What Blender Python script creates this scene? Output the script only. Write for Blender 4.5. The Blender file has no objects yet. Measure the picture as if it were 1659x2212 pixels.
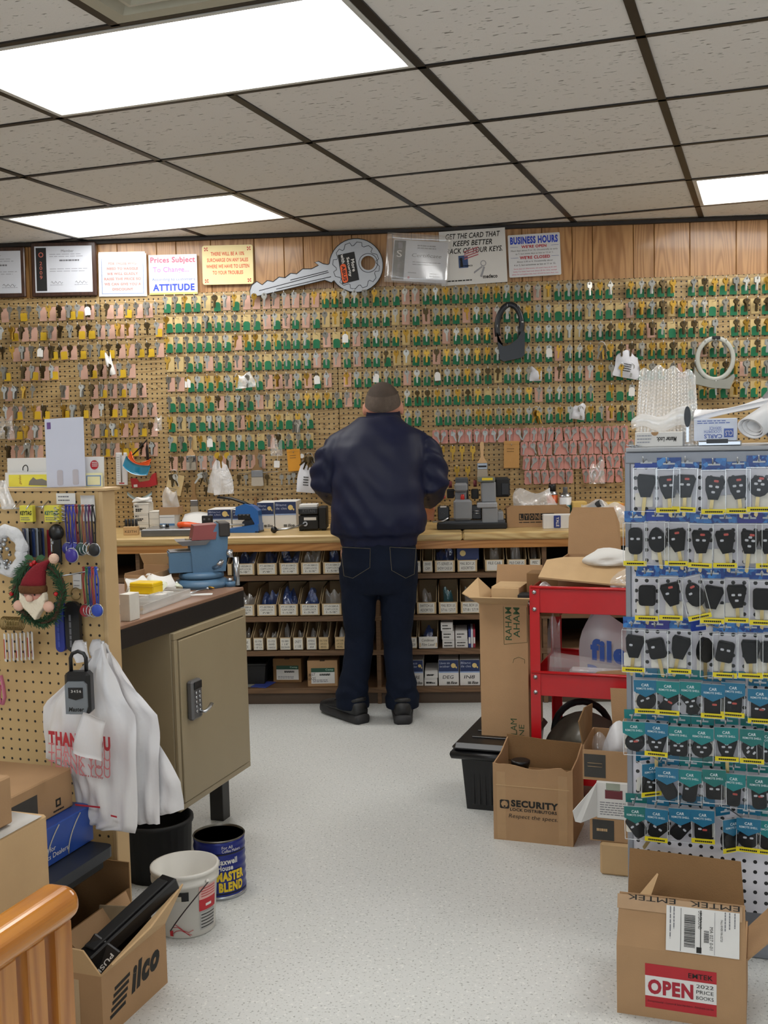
import bpy, bmesh, math, random
from mathutils import Vector, Matrix
import numpy as np
S = bpy.context.scene
COL = S.collection
R = math.radians
rnd = random.Random(7)

# ---------------------------------------------------------------- camera
H_CAM = 1.30
F_PX = 2355.0
PITCH, ROLL, YAW = R(4.2765), R(-1.4048), R(4.0)
def _cam_axes():
    B = np.array([[1,0,0],[0,0,-1],[0,1,0]], float)
    c, s = math.cos(PITCH), math.sin(PITCH)
    Rp = np.array([[1,0,0],[0,c,-s],[0,s,c]])
    c, s = math.cos(ROLL), math.sin(ROLL)
    Rr = np.array([[c,-s,0],[s,c,0],[0,0,1]])
    c, s = math.cos(YAW), math.sin(YAW)
    Q = np.array([[c,-s,0],[s,c,0],[0,0,1]])
    return Rr @ Rp @ B @ Q.T            # world -> camera (x right, y down, z forward)
CAM = _cam_axes()
cam_data = bpy.data.cameras.new('camera')
cam = bpy.data.objects.new('camera', cam_data); COL.objects.link(cam)
cam_data.sensor_fit = 'HORIZONTAL'; cam_data.sensor_width = 36.0
cam_data.lens = 36.0 * F_PX / 1659.0
cam_data.clip_start = 0.05; cam_data.clip_end = 60
m = Matrix.Identity(4)
for i in range(3):
    m[i][0] = CAM[0][i]; m[i][1] = -CAM[1][i]; m[i][2] = -CAM[2][i]
m[2][3] = H_CAM
cam.matrix_world = m
S.camera = cam

# ---------------------------------------------------------------- world, exposure
W = bpy.data.worlds.new('world'); S.world = W; W.use_nodes = True
bg = W.node_tree.nodes['Background']
bg.inputs[0].default_value = (0.80, 0.90, 1.0, 1); bg.inputs[1].default_value = 2.2   # overcast day outside the shop window
S.view_settings.view_transform = 'Standard'
S.view_settings.look = 'None'
S.view_settings.gamma = 1.0
S.view_settings.use_curve_mapping = False
S.view_settings.exposure = 0.42
LAMP = 9.0                      # emission of the fluorescent diffusers

# ---------------------------------------------------------------- measuring helpers
def ray(px, py):
    return Vector(CAM.T @ np.array([(px-829.5)/F_PX, (py-1106)/F_PX, 1.0]))
ORI = Vector((0, 0, H_CAM))
def at(px, py, Y=None, Z=None, P=None):
    """world point seen at a pixel of the photograph, on the plane Y=, Z= or (point, normal)"""
    d = ray(px, py)
    if Y is not None: t = Y/d.y
    elif Z is not None: t = (Z-H_CAM)/d.z
    else: t = (P[0]-ORI).dot(P[1])/d.dot(P[1])
    return ORI + d*t
GA = R(-15.5)                   # the shop's own grid: ceiling, gondolas and carts are turned against the rear wall
GU = Vector((math.cos(GA), math.sin(GA), 0)); GV = Vector((-math.sin(GA), math.cos(GA), 0))
def guv(p): return p.dot(GU), p.dot(GV)
def gxy(u, v, z=0.0): return GU*u + GV*v + Vector((0, 0, z))
def atv(px, py, v): return at(px, py, P=(GV*v, GV))
def atu(px, py, u): return at(px, py, P=(GU*u, GU))

# ---------------------------------------------------------------- materials
MATS = {}
def srgb(c):
    if isinstance(c, str):
        c = [int(c[i:i+2], 16)/255 for i in (0, 2, 4)]
    return tuple((x/12.92 if x <= .04045 else ((x+.055)/1.055)**2.4) for x in c)
def mat(name, col=None, rough=.6, metal=0.0, var=.12, scale=30, bump=0.0, bscale=200, emit=0.0, coat=0.0, sheen=0.0, alpha=None, stretch=None, spec=.5):
    if name in MATS: return MATS[name]
    M = bpy.data.materials.new(name); M.use_nodes = True; MATS[name] = M
    nt = M.node_tree; N = nt.nodes; L = nt.links
    b = N['Principled BSDF']
    c = srgb(col)
    b.inputs['Roughness'].default_value = rough; b.inputs['Metallic'].default_value = metal
    b.inputs['Specular IOR Level'].default_value = spec
    if coat: b.inputs['Coat Weight'].default_value = coat; b.inputs['Coat Roughness'].default_value = .12
    if sheen: b.inputs['Sheen Weight'].default_value = sheen
    tc = N.new('ShaderNodeTexCoord'); src = tc.outputs['Object']
    if stretch:
        mp = N.new('ShaderNodeMapping'); mp.inputs['Scale'].default_value = stretch
        L.new(src, mp.inputs[0]); src = mp.outputs[0]
    nz = N.new('ShaderNodeTexNoise'); nz.inputs['Scale'].default_value = scale; nz.inputs['Detail'].default_value = 4
    L.new(src, nz.inputs['Vector'])
    mx = N.new('ShaderNodeMix'); mx.data_type = 'RGBA'
    mx.inputs[6].default_value = (*[x*(1-var) for x in c], 1); mx.inputs[7].default_value = (*[min(1, x*(1+var)) for x in c], 1)
    L.new(nz.outputs['Fac'], mx.inputs[0]); L.new(mx.outputs[2], b.inputs['Base Color'])
    if bump:
        n2 = N.new('ShaderNodeTexNoise'); n2.inputs['Scale'].default_value = bscale; n2.inputs['Detail'].default_value = 3
        L.new(src, n2.inputs['Vector'])
        bp = N.new('ShaderNodeBump'); bp.inputs['Strength'].default_value = bump; bp.inputs['Distance'].default_value = .004
        L.new(n2.outputs['Fac'], bp.inputs['Height']); L.new(bp.outputs[0], b.inputs['Normal'])
    if emit:
        b.inputs['Emission Color'].default_value = (*c, 1); b.inputs['Emission Strength'].default_value = emit
    if alpha is not None: b.inputs['Alpha'].default_value = alpha
    return M
def clear(name, tint='ffffff', body=.12, gloss=.10, rough=.12, bump=0.0, bscale=60):
    """thin clear plastic film: mostly see-through, a little milky, with a sheen"""
    if name in MATS: return MATS[name]
    M = bpy.data.materials.new(name); M.use_nodes = True; MATS[name] = M
    nt = M.node_tree; N = nt.nodes; L = nt.links; N.clear()
    c = srgb(tint)
    o = N.new('ShaderNodeOutputMaterial'); t = N.new('ShaderNodeBsdfTransparent'); t.inputs[0].default_value = (*[.7+.3*x for x in c], 1)
    d = N.new('ShaderNodeBsdfDiffuse'); d.inputs[0].default_value = (*c, 1)
    g = N.new('ShaderNodeBsdfGlossy'); g.inputs[0].default_value = (1, 1, 1, 1); g.inputs['Roughness'].default_value = rough
    m1 = N.new('ShaderNodeMixShader'); m2 = N.new('ShaderNodeMixShader')
    m1.inputs[0].default_value = body; m2.inputs[0].default_value = gloss
    L.new(t.outputs[0], m1.inputs[1]); L.new(d.outputs[0], m1.inputs[2])
    L.new(m1.outputs[0], m2.inputs[1]); L.new(g.outputs[0], m2.inputs[2]); L.new(m2.outputs[0], o.inputs[0])
    if bump:
        tc = N.new('ShaderNodeTexCoord'); n2 = N.new('ShaderNodeTexNoise'); n2.inputs['Scale'].default_value = bscale
        bp = N.new('ShaderNodeBump'); bp.inputs['Strength'].default_value = bump; bp.inputs['Distance'].default_value = .01
        L.new(tc.outputs['Object'], n2.inputs['Vector']); L.new(n2.outputs['Fac'], bp.inputs['Height'])
        L.new(bp.outputs[0], g.inputs['Normal']); L.new(bp.outputs[0], d.inputs['Normal'])
    return M
def _math(N, L, op, a, b=None):
    n = N.new('ShaderNodeMath'); n.operation = op
    for i, x in enumerate((a, b)):
        if x is None: continue
        if isinstance(x, (int, float)): n.inputs[i].default_value = x
        else: L.new(x, n.inputs[i])
    return n.outputs[0]
def wood(name, light, dark, along='Z', ring=9.0, rough=.4, coat=0.0, knots=0.0, blotch=.25):
    """sawn wood: stretched wavy grain along one axis, optional knots; each board shifts by its own random value"""
    if name in MATS: return MATS[name]
    M = bpy.data.materials.new(name); M.use_nodes = True; MATS[name] = M
    nt = M.node_tree; N = nt.nodes; L = nt.links; b = N['Principled BSDF']
    b.inputs['Roughness'].default_value = rough
    if coat: b.inputs['Coat Weight'].default_value = coat; b.inputs['Coat Roughness'].default_value = .1
    tc = N.new('ShaderNodeTexCoord'); oi = N.new('ShaderNodeObjectInfo')
    add = N.new('ShaderNodeVectorMath'); add.operation = 'ADD'
    cm = N.new('ShaderNodeCombineXYZ')
    L.new(_math(N, L, 'MULTIPLY', oi.outputs['Random'], 37.0), cm.inputs[0])
    L.new(_math(N, L, 'MULTIPLY', oi.outputs['Random'], 71.0), cm.inputs[1])
    L.new(_math(N, L, 'MULTIPLY', oi.outputs['Random'], 53.0), cm.inputs[2])
    L.new(tc.outputs['Object'], add.inputs[0]); L.new(cm.outputs[0], add.inputs[1])
    mp = N.new('ShaderNodeMapping')
    k = .08
    mp.inputs['Scale'].default_value = {'X': (k, 1, 1), 'Y': (1, k, 1), 'Z': (1, 1, k)}[along]
    L.new(add.outputs[0], mp.inputs[0])
    n1 = N.new('ShaderNodeTexNoise'); n1.inputs['Scale'].default_value = ring; n1.inputs['Detail'].default_value = 1.5
    L.new(mp.outputs[0], n1.inputs['Vector'])
    w = _math(N, L, 'SINE', _math(N, L, 'MULTIPLY', n1.outputs['Fac'], 70.0))
    n2 = N.new('ShaderNodeTexNoise'); n2.inputs['Scale'].default_value = 160; n2.inputs['Detail'].default_value = 3
    L.new(mp.outputs[0], n2.inputs['Vector'])
    f = _math(N, L, 'ADD', _math(N, L, 'MULTIPLY', _math(N, L, 'POWER', _math(N, L, 'ABSOLUTE', w), 3.0), .55), _math(N, L, 'MULTIPLY', n2.outputs['Fac'], .5))
    if knots:
        vo = N.new('ShaderNodeTexVoronoi'); vo.inputs['Scale'].default_value = knots
        L.new(tc.outputs['Object'], vo.inputs['Vector'])
        kn = N.new('ShaderNodeMapRange'); kn.inputs[1].default_value = .09; kn.inputs[2].default_value = .03; kn.inputs[3].default_value = 0; kn.inputs[4].default_value = 1.3
        L.new(vo.outputs['Distance'], kn.inputs[0]); f = _math(N, L, 'ADD', f, kn.outputs[0])
    mx = N.new('ShaderNodeMix'); mx.data_type = 'RGBA'; mx.clamp_factor = True
    mx.inputs[6].default_value = (*srgb(light), 1); mx.inputs[7].default_value = (*srgb(dark), 1)
    L.new(f, mx.inputs[0])
    hv = N.new('ShaderNodeHueSaturation'); L.new(mx.outputs[2], hv.inputs['Color'])
    L.new(_math(N, L, 'ADD', _math(N, L, 'MULTIPLY', oi.outputs['Random'], blotch), 1-blotch/2), hv.inputs['Value'])
    L.new(hv.outputs[0], b.inputs['Base Color'])
    bp = N.new('ShaderNodeBump'); bp.inputs['Strength'].default_value = .12; bp.inputs['Distance'].default_value = .002
    L.new(f, bp.inputs['Height']); L.new(bp.outputs[0], b.inputs['Normal'])
    return M
def pegmat(name, base, grain, rough=.55, hole='0a0705', wave=True, r=.085, pitch=.0254):
    """perforated board: round dark 1/4 inch holes every inch on local X and Z"""
    if name in MATS: return MATS[name]
    M = bpy.data.materials.new(name); M.use_nodes = True; MATS[name] = M
    nt = M.node_tree; N = nt.nodes; L = nt.links; b = N['Principled BSDF']; b.inputs['Roughness'].default_value = rough
    tc = N.new('ShaderNodeTexCoord'); sp = N.new('ShaderNodeSeparateXYZ'); L.new(tc.outputs['Object'], sp.inputs[0])
    q = []
    for k in (0, 2):
        fr = _math(N, L, 'FRACT', _math(N, L, 'ADD', _math(N, L, 'DIVIDE', sp.outputs[k], pitch), 400.5))
        d = _math(N, L, 'SUBTRACT', fr, .5); q.append(_math(N, L, 'MULTIPLY', d, d))
    rr = _math(N, L, 'ADD', q[0], q[1])
    hole_f = _math(N, L, 'LESS_THAN', rr, r*r*2.2)
    mp = N.new('ShaderNodeMapping'); mp.inputs['Scale'].default_value = (.16, 1, 1.6); L.new(tc.outputs['Object'], mp.inputs[0])
    nz = N.new('ShaderNodeTexNoise'); nz.inputs['Scale'].default_value = 9; nz.inputs['Detail'].default_value = 2; L.new(mp.outputs[0], nz.inputs['Vector'])
    if wave: fac = _math(N, L, 'POWER', _math(N, L, 'ABSOLUTE', _math(N, L, 'SINE', _math(N, L, 'MULTIPLY', nz.outputs['Fac'], 46.0))), 6.0)
    else: fac = nz.outputs['Fac']
    mx = N.new('ShaderNodeMix'); mx.data_type = 'RGBA'; mx.inputs[6].default_value = (*srgb(base), 1); mx.inputs[7].default_value = (*srgb(grain), 1)
    L.new(fac, mx.inputs[0])
    m2 = N.new('ShaderNodeMix'); m2.data_type = 'RGBA'; m2.inputs[7].default_value = (*srgb(hole), 1)
    L.new(mx.outputs[2], m2.inputs[6]); L.new(hole_f, m2.inputs[0]); L.new(m2.outputs[2], b.inputs['Base Color'])
    bp = N.new('ShaderNodeBump'); bp.inputs['Strength'].default_value = .6; bp.inputs['Distance'].default_value = .003
    L.new(_math(N, L, 'SUBTRACT', 1.0, hole_f), bp.inputs['Height']); L.new(bp.outputs[0], b.inputs['Normal'])
    return M

# ---------------------------------------------------------------- mesh builder
class MB:
    def __init__(s): s.v = []; s.f = []; s.m = []; s.sm = []
    def add(s, vs, fs, m=0, sm=False):
        o = len(s.v); s.v += [tuple(v) for v in vs]
        for f in fs: s.f.append(tuple(i+o for i in f)); s.m.append(m); s.sm.append(sm)
        return s
    def box(s, x0, x1, y0, y1, z0, z1, m=0, M=None):
        vs = [Vector((x, y, z)) for z in (z0, z1) for y in (y0, y1) for x in (x0, x1)]
        if M is not None: vs = [M @ v for v in vs]
        return s.add(vs, [(0,2,3,1),(4,5,7,6),(0,1,5,4),(2,6,7,3),(0,4,6,2),(1,3,7,5)], m)
    def hexa(s, lo, hi, m=0):            # 4 lower and 4 upper points, counter-clockwise
        return s.add(list(lo)+list(hi), [(3,2,1,0),(4,5,6,7),(0,1,5,4),(1,2,6,5),(2,3,7,6),(3,0,4,7)], m)
    def bbox(s, x0, x1, y0, y1, z0, z1, b=.003, m=0, M=None, sm=False):   # box with chamfered edges
        b = min(b, abs(x1-x0)*.45, abs(y1-y0)*.45, abs(z1-z0)*.45)
        vs = []; idx = {}
        for ix, x in enumerate((x0, x1)):
            for iy, y in enumerate((y0, y1)):
                for iz, z in enumerate((z0, z1)):
                    sx, sy, sz = (1-2*ix)*b, (1-2*iy)*b, (1-2*iz)*b
                    for k, p in enumerate(((x, y+sy, z+sz), (x+sx, y, z+sz), (x+sx, y+sy, z))):
                        idx[ix, iy, iz, k] = len(vs); vs.append(Vector(p))
        F = []
        I = lambda a, b_, c, k: idx[a, b_, c, k]
        for q in (0, 1):
            F.append([I(q,0,0,0), I(q,0,1,0), I(q,1,1,0), I(q,1,0,0)]); F.append([I(0,q,0,1), I(1,q,0,1), I(1,q,1,1), I(0,q,1,1)]); F.append([I(0,0,q,2), I(0,1,q,2), I(1,1,q,2), I(1,0,q,2)])
            for w in (0, 1):
                F.append([I(q,w,0,0), I(q,w,1,0), I(q,w,1,1), I(q,w,0,1)]); F.append([I(q,0,w,0), I(q,1,w,0), I(q,1,w,2), I(q,0,w,2)]); F.append([I(0,q,w,1), I(1,q,w,1), I(1,q,w,2), I(0,q,w,2)])
                for t in (0, 1): F.append([I(q,w,t,0), I(q,w,t,1), I(q,w,t,2)])
        if M is not None: vs = [M @ v for v in vs]
        c = sum(vs, Vector())/len(vs)
        G = []
        for f in F:
            n = (vs[f[1]]-vs[f[0]]).cross(vs[f[2]]-vs[f[0]])
            mid = sum((vs[i] for i in f), Vector())/len(f)
            G.append(tuple(f) if n.dot(mid-c) > 0 else tuple(reversed(f)))
        return s.add(vs, G, m, sm)
    def prism(s, poly, t0, t1, M=None, m=0, sm=False):      # polygon in local xz, thickness along local y from t0 to t1
        n = len(poly); vs = [Vector((x, t, z)) for t in (t0, t1) for x, z in poly]
        if M is not None: vs = [M @ v for v in vs]
        fs = [tuple(range(n)), tuple(range(2*n-1, n-1, -1))]
        s.add(vs, fs, m); o = len(s.v)-2*n
        for i in range(n): s.f.append((o+i, o+n+i, o+n+(i+1) % n, o+(i+1) % n)); s.m.append(m); s.sm.append(sm)
        return s
    def ring(s, outer, inner, t0, t1, M=None, m=0):         # flat ring between two polygons of the same count (xz), thick along y
        n = len(outer); vs = [Vector((x, t, z)) for t in (t0, t1) for p in (outer, inner) for x, z in p]
        if M is not None: vs = [M @ v for v in vs]
        fs = []
        for i in range(n):
            j = (i+1) % n
            fs += [(i, j, n+j, n+i), (2*n+i, 3*n+i, 3*n+j, 2*n+j), (i, 2*n+i, 2*n+j, j), (n+i, n+j, 3*n+j, 3*n+i)]
        return s.add(vs, fs, m)
    def tube(s, pts, r, n=8, m=0, closed=False, caps=True, sm=True, flat=1.0):
        pts = [Vector(p) for p in pts]; k = len(pts); rr = r if isinstance(r, (list, tuple)) else [r]*k
        vs = []; up = None
        for i, p in enumerate(pts):
            a = pts[i-1] if (i or closed) else p; b = pts[(i+1) % k] if (i < k-1 or closed) else p
            t = (b-a)
            if t.length < 1e-9: t = Vector((0, 0, 1))
            t.normalize()
            if up is None:
                up = Vector((0, 0, 1)) if abs(t.z) < .9 else Vector((1, 0, 0))
            x = up.cross(t)
            if x.length < 1e-6: x = Vector((1, 0, 0)).cross(t)
            x.normalize(); y = t.cross(x); up = y
            for j in range(n):
                a_ = 2*math.pi*j/n; vs.append(p + x*math.cos(a_)*rr[i] + y*math.sin(a_)*rr[i]*flat)
        fs = []
        for i in range(k if closed else k-1):
            for j in range(n):
                a0 = i*n+j; a1 = i*n+(j+1) % n; b0 = ((i+1) % k)*n+j; b1 = ((i+1) % k)*n+(j+1) % n
                fs.append((a0, a1, b1, b0))
        if caps and not closed: fs += [tuple(range(n-1, -1, -1)), tuple(range((k-1)*n, k*n))]
        return s.add(vs, fs, m, sm)
    def cyl(s, p0, p1, r0, r1=None, n=16, m=0, sm=True): return s.tube([p0, p1], [r0, r0 if r1 is None else r1], n, m, sm=sm)
    def lathe(s, prof, n=24, M=None, m=0, sm=True, close=False):        # profile (r, z) about local z
        vs = []; k = len(prof)
        for r, z in prof:
            for j in range(n):
                a = 2*math.pi*j/n; v = Vector((r*math.cos(a), r*math.sin(a), z)); vs.append(M @ v if M is not None else v)
        fs = []
        for i in range(k-1 if not close else k):
            for j in range(n):
                fs.append((i*n+j, i*n+(j+1) % n, ((i+1) % k)*n+(j+1) % n, ((i+1) % k)*n+j))
        s.add(vs, fs, m, sm)
        if not close:
            o = len(s.v)-k*n
            if prof[0][0] > 1e-5: s.f.append(tuple(o+j for j in range(n-1, -1, -1))); s.m.append(m); s.sm.append(False)
            if prof[-1][0] > 1e-5: s.f.append(tuple(o+(k-1)*n+j for j in range(n))); s.m.append(m); s.sm.append(False)
        return s
    def ball(s, c, r, n=12, m=0, sq=(1, 1, 1)):
        M = Matrix.Translation(Vector(c)) @ Matrix.Diagonal((*sq, 1)); k = max(5, n//2)
        return s.lathe([(r*math.sin(math.pi*i/k)+1e-6, -r*math.cos(math.pi*i/k)) for i in range(k+1)], n, M, m)
    def sheet(s, fn, nu, nv, m=0, sm=True, thick=0.0):     # surface fn(a,b), a,b in 0..1
        vs = [Vector(fn(i/nu, j/nv)) for i in range(nu+1) for j in range(nv+1)]; w = nv+1
        fs = [(i*w+j, (i+1)*w+j, (i+1)*w+j+1, i*w+j+1) for i in range(nu) for j in range(nv)]
        if thick:
            k = len(vs); nr = [Vector() for _ in vs]
            for f in fs:
                q = (vs[f[1]]-vs[f[0]]).cross(vs[f[3]]-vs[f[0]])
                for i in f: nr[i] += q
            vs2 = [v-(x.normalized() if x.length else x)*thick for v, x in zip(vs, nr)]
            fs2 = [tuple(k+i for i in reversed(f)) for f in fs]
            bd = [i*w for i in range(nu+1)]; bd2 = [i*w+nv for i in range(nu+1)]; b3 = list(range(nv+1)); b4 = [nu*w+j for j in range(nv+1)]
            ed = []
            for b_, rv in ((bd, 0), (bd2, 1), (b3, 1), (b4, 0)):
                for p, q in zip(b_, b_[1:]):
                    ed.append((p, p+k, q+k, q) if rv else (p, q, q+k, p+k))
            return s.add(vs+vs2, fs+fs2+[tuple(e) for e in ed], m, sm)
        return s.add(vs, fs, m, sm)
    def mesh(s, name, mats):
        me = bpy.data.meshes.new(name); me.from_pydata(s.v, [], s.f)
        for q in (mats if isinstance(mats, (list, tuple)) else [mats]): me.materials.append(q)
        me.polygons.foreach_set('material_index', s.m); me.polygons.foreach_set('use_smooth', s.sm); me.update()
        return me
    def build(s, name, mats, parent=None, loc=None, rot=None):
        return link(name, s.mesh(name, mats), parent, loc, rot)
def link(name, me, parent=None, loc=None, rot=None):
    o = bpy.data.objects.new(name, me); COL.objects.link(o)
    if parent is not None: o.parent = parent
    if loc is not None: o.location = loc
    if rot is not None: o.rotation_euler = rot if isinstance(rot, (tuple, list)) else (0, 0, rot)
    return o
def tag(o, label, cat, group=None, kind=None):
    if label: o['label'] = label
    if cat: o['category'] = cat
    if group: o['group'] = group
    if kind: o['kind'] = kind
    return o
def thing(name, label, cat, loc=(0, 0, 0), rz=0, group=None, rot=None):
    o = bpy.data.objects.new(name, None); o.empty_display_size = .05; COL.objects.link(o)
    o.location = loc; o.rotation_euler = rot if rot else (0, 0, rz)
    return tag(o, label, cat, group)
def struct(o): o['kind'] = 'structure'; return o
def copy_tree(o, parent=None):
    c = o.copy(); COL.objects.link(c); c.parent = parent
    for ch in list(o.children): copy_tree(ch, c)
    return c
def circle(r, n=16, cx=0, cz=0, a0=0): return [(cx+r*math.cos(a0+2*math.pi*i/n), cz+r*math.sin(a0+2*math.pi*i/n)) for i in range(n)]
def rrect(x0, x1, z0, z1, r, n=4):
    out = []
    for cx, cz, a in ((x1-r, z1-r, 0), (x0+r, z1-r, 90), (x0+r, z0+r, 180), (x1-r, z0+r, 270)):
        for i in range(n+1): q = R(a+90*i/n); out.append((cx+r*math.cos(q), cz+r*math.sin(q)))
    return out
# ---------------------------------------------------------------- lettering
_TXT = {}
def text_mesh(s, bold=0.0, shear=0.0, res=3):
    k = (s, bold, shear)
    if k in _TXT: return _TXT[k]
    cu = bpy.data.curves.new('lettering', 'FONT'); cu.body = s; cu.size = 1; cu.shear = shear; cu.resolution_u = res; cu.offset = bold; cu.fill_mode = 'FRONT'
    cu.space_character = 1+bold*2.5
    ob = bpy.data.objects.new('tmp', cu)
    me = ob.to_mesh()
    co = np.zeros(len(me.vertices)*3); me.vertices.foreach_get('co', co); co = co.reshape(-1, 3)
    fs = [tuple(p.vertices) for p in me.polygons]
    ob.to_mesh_clear(); bpy.data.objects.remove(ob); bpy.data.curves.remove(cu)
    _TXT[k] = (co, fs); return _TXT[k]
def letter(parent, s, o, r, u, w, h, material, bold=.0, shear=0.0, name='lettering', lift=.0006, keep=False):
    """print s into the rectangle with lower left corner o, w along r and h along u, just proud of the surface"""
    co, fs = text_mesh(s, bold, shear)
    if len(co) == 0: return
    mn = co.min(0); mx = co.max(0); sz = mx-mn
    o = Vector(o); r = Vector(r).normalized(); u = Vector(u).normalized(); n = r.cross(u)
    kx = w/max(sz[0], 1e-6); kz = h/max(sz[1], 1e-6)
    if keep: kx = kz = min(kx, kz)
    ox = (w-sz[0]*kx)/2
    vs = [o + r*(ox+(c[0]-mn[0])*kx) + u*((c[1]-mn[1])*kz) + n*lift for c in co]
    b = MB(); b.add(vs, fs)
    return b.build(name, material, parent)
def lines(parent, o, r, u, w, hs, th, material, name='print_line', lift=.0006, jit=0.25):
    """rows of small illegible print as thin bars; hs: heights above o"""
    b = MB(); o = Vector(o); r = Vector(r).normalized(); u = Vector(u).normalized(); n = r.cross(u)
    for k, z in enumerate(hs):
        x = 0.0; e = w*(1-jit*rnd.random())
        while x < e:
            q = min(e-x, w*rnd.uniform(.08, .2))
            p = o+r*x+u*z+n*lift
            b.add([p, p+r*q, p+r*q+u*th, p+u*th], [(0, 1, 2, 3)]); x += q+w*.025
    return b.build(name, material, parent)
def patch(parent, name, o, r, u, w, h, material, lift=.0003, th=0.0004):
    """thin printed or stuck-on rectangle with real thickness"""
    o = Vector(o); r = Vector(r).normalized(); u = Vector(u).normalized(); n = r.cross(u)
    a = o+n*(lift-th)
    b = MB(); b.hexa([a, a+r*w, a+r*w+u*h, a+u*h], [a+n*th, a+r*w+n*th, a+r*w+u*h+n*th, a+u*h+n*th])
    return b.build(name, material, parent)
X_, Y_, Z_ = Vector((1, 0, 0)), Vector((0, 1, 0)), Vector((0, 0, 1))

# shared materials
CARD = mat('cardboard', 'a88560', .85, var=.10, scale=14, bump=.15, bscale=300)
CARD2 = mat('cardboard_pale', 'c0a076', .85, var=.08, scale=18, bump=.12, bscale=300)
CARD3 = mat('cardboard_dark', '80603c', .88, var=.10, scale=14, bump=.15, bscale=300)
BINC = mat('bin_card', 'c4ab84', .85, var=.08, scale=20)
WHITE = mat('white_paper', 'dad8d4', .7, var=.03, scale=20)
WHITE2 = mat('white_gloss', 'd6d6d8', .35, var=.03, scale=20)
INK = mat('black_ink', '16140f', .7, var=.2)
GREYINK = mat('grey_ink', '6a6a70', .7, var=.1)
NAVYINK = mat('navy_ink', '1f3a8c', .6, var=.1)
REDINK = mat('red_ink', 'b3202a', .6, var=.1)
PINKINK = mat('pink_ink', 'd0607c', .6, var=.1)
ORANGEINK = mat('orange_red_ink', 'cc3d1c', .6, var=.1)
BLACK = mat('black_plastic', '121214', .35, var=.2)
BLACKM = mat('black_matte', '171718', .7, var=.2)
STEEL = mat('bright_steel', 'b9bcc0', .28, 1.0, var=.08)
NICKEL = mat('nickel_key', '94928b', .36, .9, var=.15, scale=80)
BRASS = mat('brass_key', 'a88438', .36, .9, var=.15, scale=80)
DARKBR = mat('aged_brass', '4c3f28', .45, .8, var=.25, scale=80)
MANILA = mat('manila_card', 'cbb27c', .8, var=.06)
GREEN = mat('green_tag', '0b6e46', .65, var=.10)
PINK = mat('pink_tag', 'cda390', .75, var=.08)
YELLOW = mat('yellow_tag', 'd6ae22', .6, var=.08)
CLEAR = clear('clear_film')
CLEARB = clear('clear_box', body=.006, gloss=.014, rough=.06)
MILKY = clear('milky_film', body=.30, gloss=.12, rough=.25, bump=.4)
# ================================================================ the room
DW = 5.66                       # front face of the pegboard on the rear wall
CEIL = H_CAM + 1.0276
XL, XR, YF = -3.1, 2.6, -2.2
def floor_mat():
    M = bpy.data.materials.new('speckled_vinyl'); M.use_nodes = True; nt = M.node_tree; N = nt.nodes; L = nt.links; b = N['Principled BSDF']
    tc = N.new('ShaderNodeTexCoord')
    n1 = N.new('ShaderNodeTexNoise'); n1.inputs['Scale'].default_value = 1.6; n1.inputs['Detail'].default_value = 5
    n2 = N.new('ShaderNodeTexNoise'); n2.inputs['Scale'].default_value = 150; n2.inputs['Detail'].default_value = 2
    n3 = N.new('ShaderNodeTexNoise'); n3.inputs['Scale'].default_value = 90; n3.inputs['Detail'].default_value = 1
    n4 = N.new('ShaderNodeTexNoise'); n4.inputs['Scale'].default_value = 5.5; n4.inputs['Detail'].default_value = 8; n4.inputs['Roughness'].default_value = .75
    for n in (n1, n2, n3, n4): L.new(tc.outputs['Object'], n.inputs['Vector'])
    r2 = N.new('ShaderNodeMapRange'); r2.inputs[1].default_value = .60; r2.inputs[2].default_value = .68; L.new(n2.outputs['Fac'], r2.inputs[0])
    r3 = N.new('ShaderNodeMapRange'); r3.inputs[1].default_value = .62; r3.inputs[2].default_value = .70; L.new(n3.outputs['Fac'], r3.inputs[0])
    r4 = N.new('ShaderNodeMapRange'); r4.inputs[1].default_value = .66; r4.inputs[2].default_value = .80; L.new(n4.outputs['Fac'], r4.inputs[0])
    a = N.new('ShaderNodeMix'); a.data_type = 'RGBA'; a.inputs[6].default_value = (*srgb('c6c8c5'), 1); a.inputs[7].default_value = (*srgb('d4d5d3'), 1); L.new(n1.outputs['Fac'], a.inputs[0])
    c = N.new('ShaderNodeMix'); c.data_type = 'RGBA'; c.inputs[7].default_value = (*srgb('83857f'), 1); L.new(a.outputs[2], c.inputs[6]); L.new(_math(N, L, 'MULTIPLY', r2.outputs[0], .8), c.inputs[0])
    d = N.new('ShaderNodeMix'); d.data_type = 'RGBA'; d.inputs[7].default_value = (*srgb('e6e6e2'), 1); L.new(c.outputs[2], d.inputs[6]); L.new(_math(N, L, 'MULTIPLY', r3.outputs[0], .6), d.inputs[0])
    e = N.new('ShaderNodeMix'); e.data_type = 'RGBA'; e.inputs[7].default_value = (*srgb('5f5a50'), 1); L.new(d.outputs[2], e.inputs[6]); L.new(_math(N, L, 'MULTIPLY', r4.outputs[0], .55), e.inputs[0])
    L.new(e.outputs[2], b.inputs['Base Color']); b.inputs['Roughness'].default_value = .42
    bp = N.new('ShaderNodeBump'); bp.inputs['Strength'].default_value = .05; bp.inputs['Distance'].default_value = .002; L.new(n2.outputs['Fac'], bp.inputs['Height']); L.new(bp.outputs[0], b.inputs['Normal'])
    return M
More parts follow.
